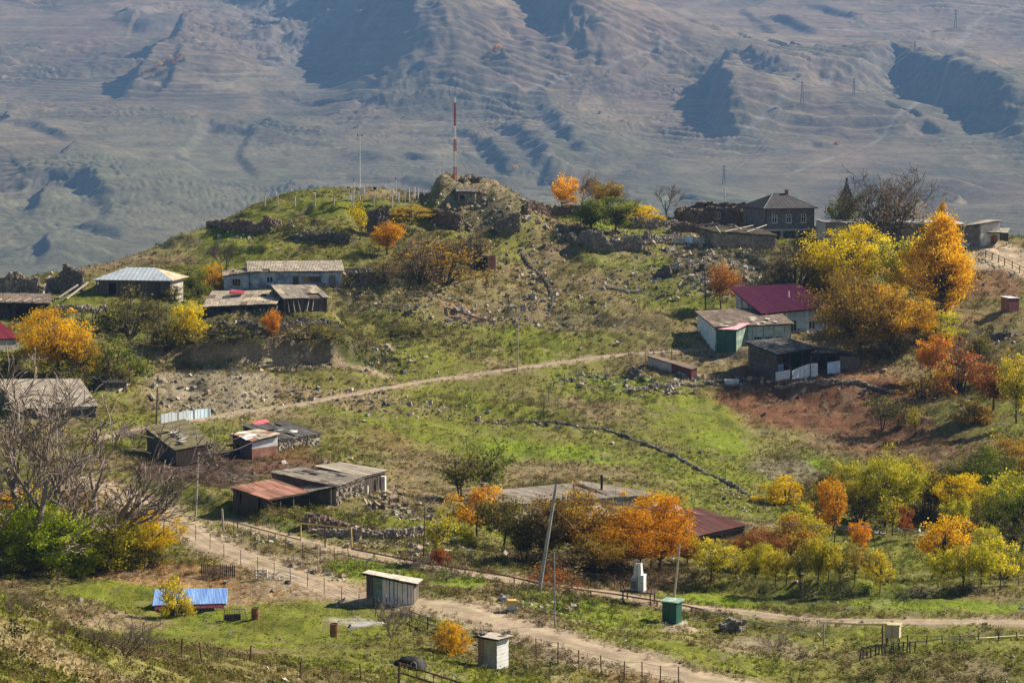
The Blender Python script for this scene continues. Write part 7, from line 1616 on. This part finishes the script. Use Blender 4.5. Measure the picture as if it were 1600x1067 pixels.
# ---------------------------------------------------------------- grass, weeds and loose stones
def scatter(name, pts, scl, tint, templates, label, seed=0, tilt=.15):
    rng = np.random.default_rng(seed); n = len(pts); me = bpy.data.meshes.new(name); me.vertices.add(n); me.vertices.foreach_set('co', np.asarray(pts, np.float32).ravel())
    rot = np.c_[rng.normal(size=n) * tilt, rng.normal(size=n) * tilt, rng.uniform(0, 6.28, n)]
    attr(me, 'rot', 'FLOAT_VECTOR', rot); attr(me, 'scl', 'FLOAT', scl); attr(me, 'tint', 'FLOAT_COLOR', tint)
    ix = me.attributes.new('idx', 'INT', 'POINT'); ix.data.foreach_set('value', rng.integers(0, len(templates), n).astype(np.int32))
    me.update(); o = link(name, me); tag(o, label, kind='stuff')
    c = bpy.data.collections.new(name + '_kinds')
    for t in templates: c.objects.link(t)
    ng = bpy.data.node_groups.new(name, 'GeometryNodeTree'); ng.interface.new_socket('Geometry', in_out='INPUT', socket_type='NodeSocketGeometry'); ng.interface.new_socket('Geometry', in_out='OUTPUT', socket_type='NodeSocketGeometry')
    N = ng.nodes; L = ng.links; gi = N.new('NodeGroupInput'); go = N.new('NodeGroupOutput'); ip = N.new('GeometryNodeInstanceOnPoints'); ci = N.new('GeometryNodeCollectionInfo')
    ci.inputs['Collection'].default_value = c; ci.inputs['Separate Children'].default_value = True; ci.inputs['Reset Children'].default_value = True
    def na(nm, ty): a = N.new('GeometryNodeInputNamedAttribute'); a.data_type = ty; a.inputs['Name'].default_value = nm; return a.outputs['Attribute']
    L.new(gi.outputs[0], ip.inputs['Points']); L.new(ci.outputs[0], ip.inputs['Instance']); ip.inputs['Pick Instance'].default_value = True
    L.new(na('idx', 'INT'), ip.inputs['Instance Index']); L.new(na('rot', 'FLOAT_VECTOR'), ip.inputs['Rotation']); L.new(na('scl', 'FLOAT'), ip.inputs['Scale']); L.new(ip.outputs[0], go.inputs[0])
    md_ = o.modifiers.new('scatter', 'NODES'); md_.node_group = ng
    return o
im = instmat('grass_blade', trans=.3); sm = instmat('loose_stone'); 
def tuft(seed, n=9, h=1.0, w=.09, spread=.45, lean=.5):
    rng = np.random.default_rng(seed); V = []; Fq = []
    for k in range(n):
        a = rng.uniform(0, 6.28); r = rng.uniform(0, spread); b = np.array((math.cos(a) * r, math.sin(a) * r, -.05)); l = rng.uniform(0, lean); d = np.array((math.cos(a) * l, math.sin(a) * l, rng.uniform(.5, 1) * h)); s = np.array((-math.sin(a + rng.normal()), math.cos(a), 0)) * w
        i = len(V); V += [b - s, b + s, b + d * .55 + s * .8, b + d, b + d * .55 - s * .8]; Fq += [(i, i + 1, i + 2, i + 4), (i + 4, i + 2, i + 3)]
    me = bpy.data.meshes.new('tuft'); me.from_pydata([tuple(v) for v in V], [], Fq); me.materials.append(im); return bpy.data.objects.new('tuft', me)
def weed(seed, n=46):
    rng = np.random.default_rng(seed); p = rng.normal(size=(n, 3)) * np.array((.34, .34, .26)) + np.array((0, 0, .38)); p[:, 2] = np.abs(p[:, 2])
    V, Fq, _ = leaves_np(p, np.zeros(n), .13, rng); me = mesh_np('weed', V, Fq, im); return bpy.data.objects.new('weed', me)
def rockt(seed):
    rng = random.Random(seed); mb = MB(); mb.stone((0, 0, .25), .5, rng); b = len(mb.v); me = bpy.data.meshes.new('stone'); me.from_pydata(mb.v, [], mb.f); me.materials.append(sm)
    import bmesh
    bm = bmesh.new(); bm.from_mesh(me); bmesh.ops.subdivide_edges(bm, edges=bm.edges[:], cuts=1, use_grid_fill=True)
    for v in bm.verts: v.co *= 1 + rng.uniform(-.16, .12)
    bm.to_mesh(me); bm.free(); return bpy.data.objects.new('stone', me)
TUFT = [tuft(k, 9, 1, .09) for k in range(3)] + [tuft(9, 12, .6, .1, .6, .7)]; WEED = [weed(k) for k in range(4)]; ROCK = [rockt(k) for k in range(6)]
rngs = np.random.default_rng(12)
def sample(n, y0, y1, pw=1.0):                                             # spread evenly over the picture's share of ground
    y = y0 * (y1 / y0) ** (rngs.random(n) ** pw); x = rngs.uniform(-1, 1, n) * (10 + .275 * y); return x, y
def offroad(x, y, k=.5):
    m = np.ones(len(x), bool)
    for q, w in ROADS.values(): m &= polydist(x, y, q[:, :2])[0] > w * k * .6
    return m
FOOT = [(o_.matrix_basis.inverted(), None) for o_ in ()]
def place(x, y): return np.c_[x, y, H(x, y)]
LAWNS = [zone_world((u, v, ru, rv, 0, s)) for u, v, ru, rv, s in [(380,985,250,40,1),(450,925,180,20,1),(250,930,170,26,1),(1100,670,90,38,.8),(700,690,180,26,.5),(1250,938,260,12,.9),(1500,945,200,12,.9),(500,318,150,8,1),(440,572,190,11,1),(1560,402,56,22,1),(1350,990,200,22,.7)]]
def lawnmask(x, y):
    l = np.zeros(len(x))
    for z in LAWNS: l = np.maximum(l, z[5] * (1 - sstep(.6, 1.2, ((x - z[0]) / z[2]) ** 2 + ((y - z[1]) / z[3]) ** 2)))
    return l
# grass tufts, denser nearby
x, y = sample(330000, 34, 455, .8); m = offroad(x, y) & (fbm(x / 3, y / 4, 3, 301) > -.35); x, y = x[m], y[m]; n = len(x)
gc = ground_colour(x, y); soil = (gc.sum(1) < .16) | (gc[:, 0] > gc[:, 1] * 1.75)
keep = ~soil | (rngs.random(n) < .25); x, y, gc = x[keep], y[keep], gc[keep]; n = len(x)
dry = rngs.random(n)[:, None]; t = gc * rngs.uniform(.8, 1.75, (n, 1)) * np.array((1.05, 1.08, .85)); t = np.where(dry > .86, np.array((.30, .24, .12)) * rngs.uniform(.6, 1.2, (n, 1)), t); t = np.where(dry < .12, np.array((.05, .065, .02)) * rngs.uniform(.6, 1.3, (n, 1)), t)
scatter('grass', place(x, y), rngs.uniform(.10, .27, n) * (.6 + y / 380) * (1 - .5 * lawnmask(x, y)), np.clip(t, .01, .7), TUFT, 'rough autumn grass covering the slopes and meadows', 1)
# leafy weeds and low scrub in patches
x, y = sample(190000, 60, 452, .8); dn = fbm(x / 9, y / 10, 4, 311) + .5 * fbm(x / 2.5, y / 3, 2, 312)
ZS = [zone_world((u, v, ru, rv, (0, 0, 0), s)) for u, v, ru, rv, s in [(450,515,200,22,.8),(520,360,120,26,.5),(640,520,200,26,.5),(560,430,140,30,.5),(1230,430,70,30,.6),(350,530,140,22,.7),(120,530,140,30,.6),(470,805,140,14,.6),(1350,932,220,8,1.0),(960,895,180,18,.6),(1250,735,60,24,.4),(720,880,120,20,.6),(1130,410,90,36,.4),(700,410,90,40,.6),(870,935,120,16,.5),(250,850,60,30,.3),(150,1040,260,40,.25),(1400,1040,240,26,.3),(850,640,160,16,.4),(1500,540,120,30,.3)]]
b_ = np.zeros(len(x))
for cx, cy_, rx, ry, _, s in ZS: b_ = np.maximum(b_, s * (1 - sstep(.5, 1.3, ((x - cx) / rx) ** 2 + ((y - cy_) / ry) ** 2)))
lawn = lawnmask(x, y)
m = offroad(x, y) & (rngs.random(len(x)) < np.clip(.10 + .6 * sstep(.05 - .15 * sstep(330, 360, y), .5, dn) + .75 * b_, 0, 1) * (1 - lawn) * (.25 + .75 * sstep(110, 230, y))); x, y, b_ = x[m], y[m], b_[m]; n = len(x)
gc = ground_colour(x, y); t = gc * rngs.uniform(.75, 1.6, (n, 1)); r_ = rngs.random((n, 1)); t = np.where(r_ < .22 + .16 * sstep(320, 360, y)[:, None], np.array((.06, .066, .026)) * rngs.uniform(.6, 1.8, (n, 1)), t); t = np.where(r_ > .78, np.array((.20, .135, .07)) * rngs.uniform(.5, 1.2, (n, 1)), t)
scatter('weeds', place(x, y), rngs.uniform(.2, .55, n) * (1 + .6 * b_) * (1 + .35 * sstep(300, 380, y)), np.clip(t, .01, .7), WEED, 'low scrub and leafy weeds growing in patches over the hillside', 2)
# loose stones
x, y = sample(290000, 100, 452, .75); dn = fbm(x / 6, y / 7, 4, 321)
ZR = [zone_world((u, v, ru, rv, 0, s)) for u, v, ru, rv, s in [(750,330,100,36,1),(780,370,80,18,.8),(900,372,100,18,1),(1000,375,80,16,1),(1125,412,75,34,1),(1060,395,60,20,.8),(830,385,60,40,.8),(660,470,140,34,.8),(830,440,50,60,.6),(950,440,60,24,.5),(1040,440,70,30,.8),(480,512,220,26,.5),(330,598,130,14,.35),(420,552,150,12,.2),(600,445,40,14,.6),(1090,365,70,12,.8),(1200,500,60,20,.2),(980,600,110,16,.8),(1130,598,90,8,.8),(870,480,110,40,.7),(520,845,200,12,.5),(680,850,70,30,.6),(840,945,80,14,.6),(640,800,60,16,.6),(1550,530,60,14,.5),(1480,440,80,20,.4),(30,465,80,20,.8),(430,365,90,18,.6),(700,345,40,18,.8),(520,740,40,18,.5),(600,775,40,16,.7),(280,630,60,16,.6),(330,620,140,14,.5),(560,620,160,14,.5),(750,655,200,6,.5),(1150,780,30,20,.4),(480,900,80,16,.4),(1300,600,90,6,.7)]]
b_ = np.zeros(len(x))
for cx, cy_, rx, ry, _, s in ZR: b_ = np.maximum(b_, s * (1 - sstep(.4, 1.25, ((x - cx) / rx) ** 2 + ((y - cy_) / ry) ** 2)))
m = offroad(x, y) & (rngs.random(len(x)) < np.clip(.007 + (.055 + .12 * sstep(330, 360, y)) * sstep(.1, .5, dn) * (y > 180) + 1.0 * b_ * (.45 + .55 * sstep(-.2, .3, dn)), 0, 1)); x, y, b_ = x[m], y[m], b_[m]; n = len(x)
t = np.array((.29, .255, .205)) * rngs.uniform(.3, 1.9, (n, 1)) * np.where(rngs.random((n, 1)) < .2, np.array((1.05, .9, .8)), np.array((1, 1, 1)))
sc_ = np.minimum(.10 + rngs.exponential(.13, n), .8) * (.8 + .55 * b_) * (.6 + y / 700)
scatter('loose_stones', place(x, y) - np.array((0, 0, .03)), sc_, np.clip(t, .03, .62), ROCK, 'loose stones and rubble strewn over the slopes', 3, .5)
# fallen leaves on the ground under the autumn trees
x, y = sample(33000, 150, 360); b_ = np.zeros(len(x))
for cx, cy_, rx, ry, _, s in [zone_world((u, v, ru, rv, 0, s)) for u, v, ru, rv, s in [(250,895,170,16,1),(60,880,80,9,1),(300,915,90,12,.7),(450,925,170,18,.45),(1360,578,50,20,1),(1440,620,70,24,.5),(1510,508,60,12,.4),(1000,895,140,12,.3)]]: b_ = np.maximum(b_, s * (1 - sstep(.6, 1.3, ((x - cx) / rx) ** 2 + ((y - cy_) / ry) ** 2)))
m = rngs.random(len(x)) < b_; x, y = x[m], y[m]; n = len(x)
t = np.array((.42, .22, .06)) * rngs.uniform(.4, 1.5, (n, 1))
scatter('fallen_leaves', place(x, y) + np.array((0, 0, -.1)), rngs.uniform(.25, .4, n), np.clip(t, .02, .8), WEED, 'orange fallen leaves lying under the autumn trees', 4, .1)
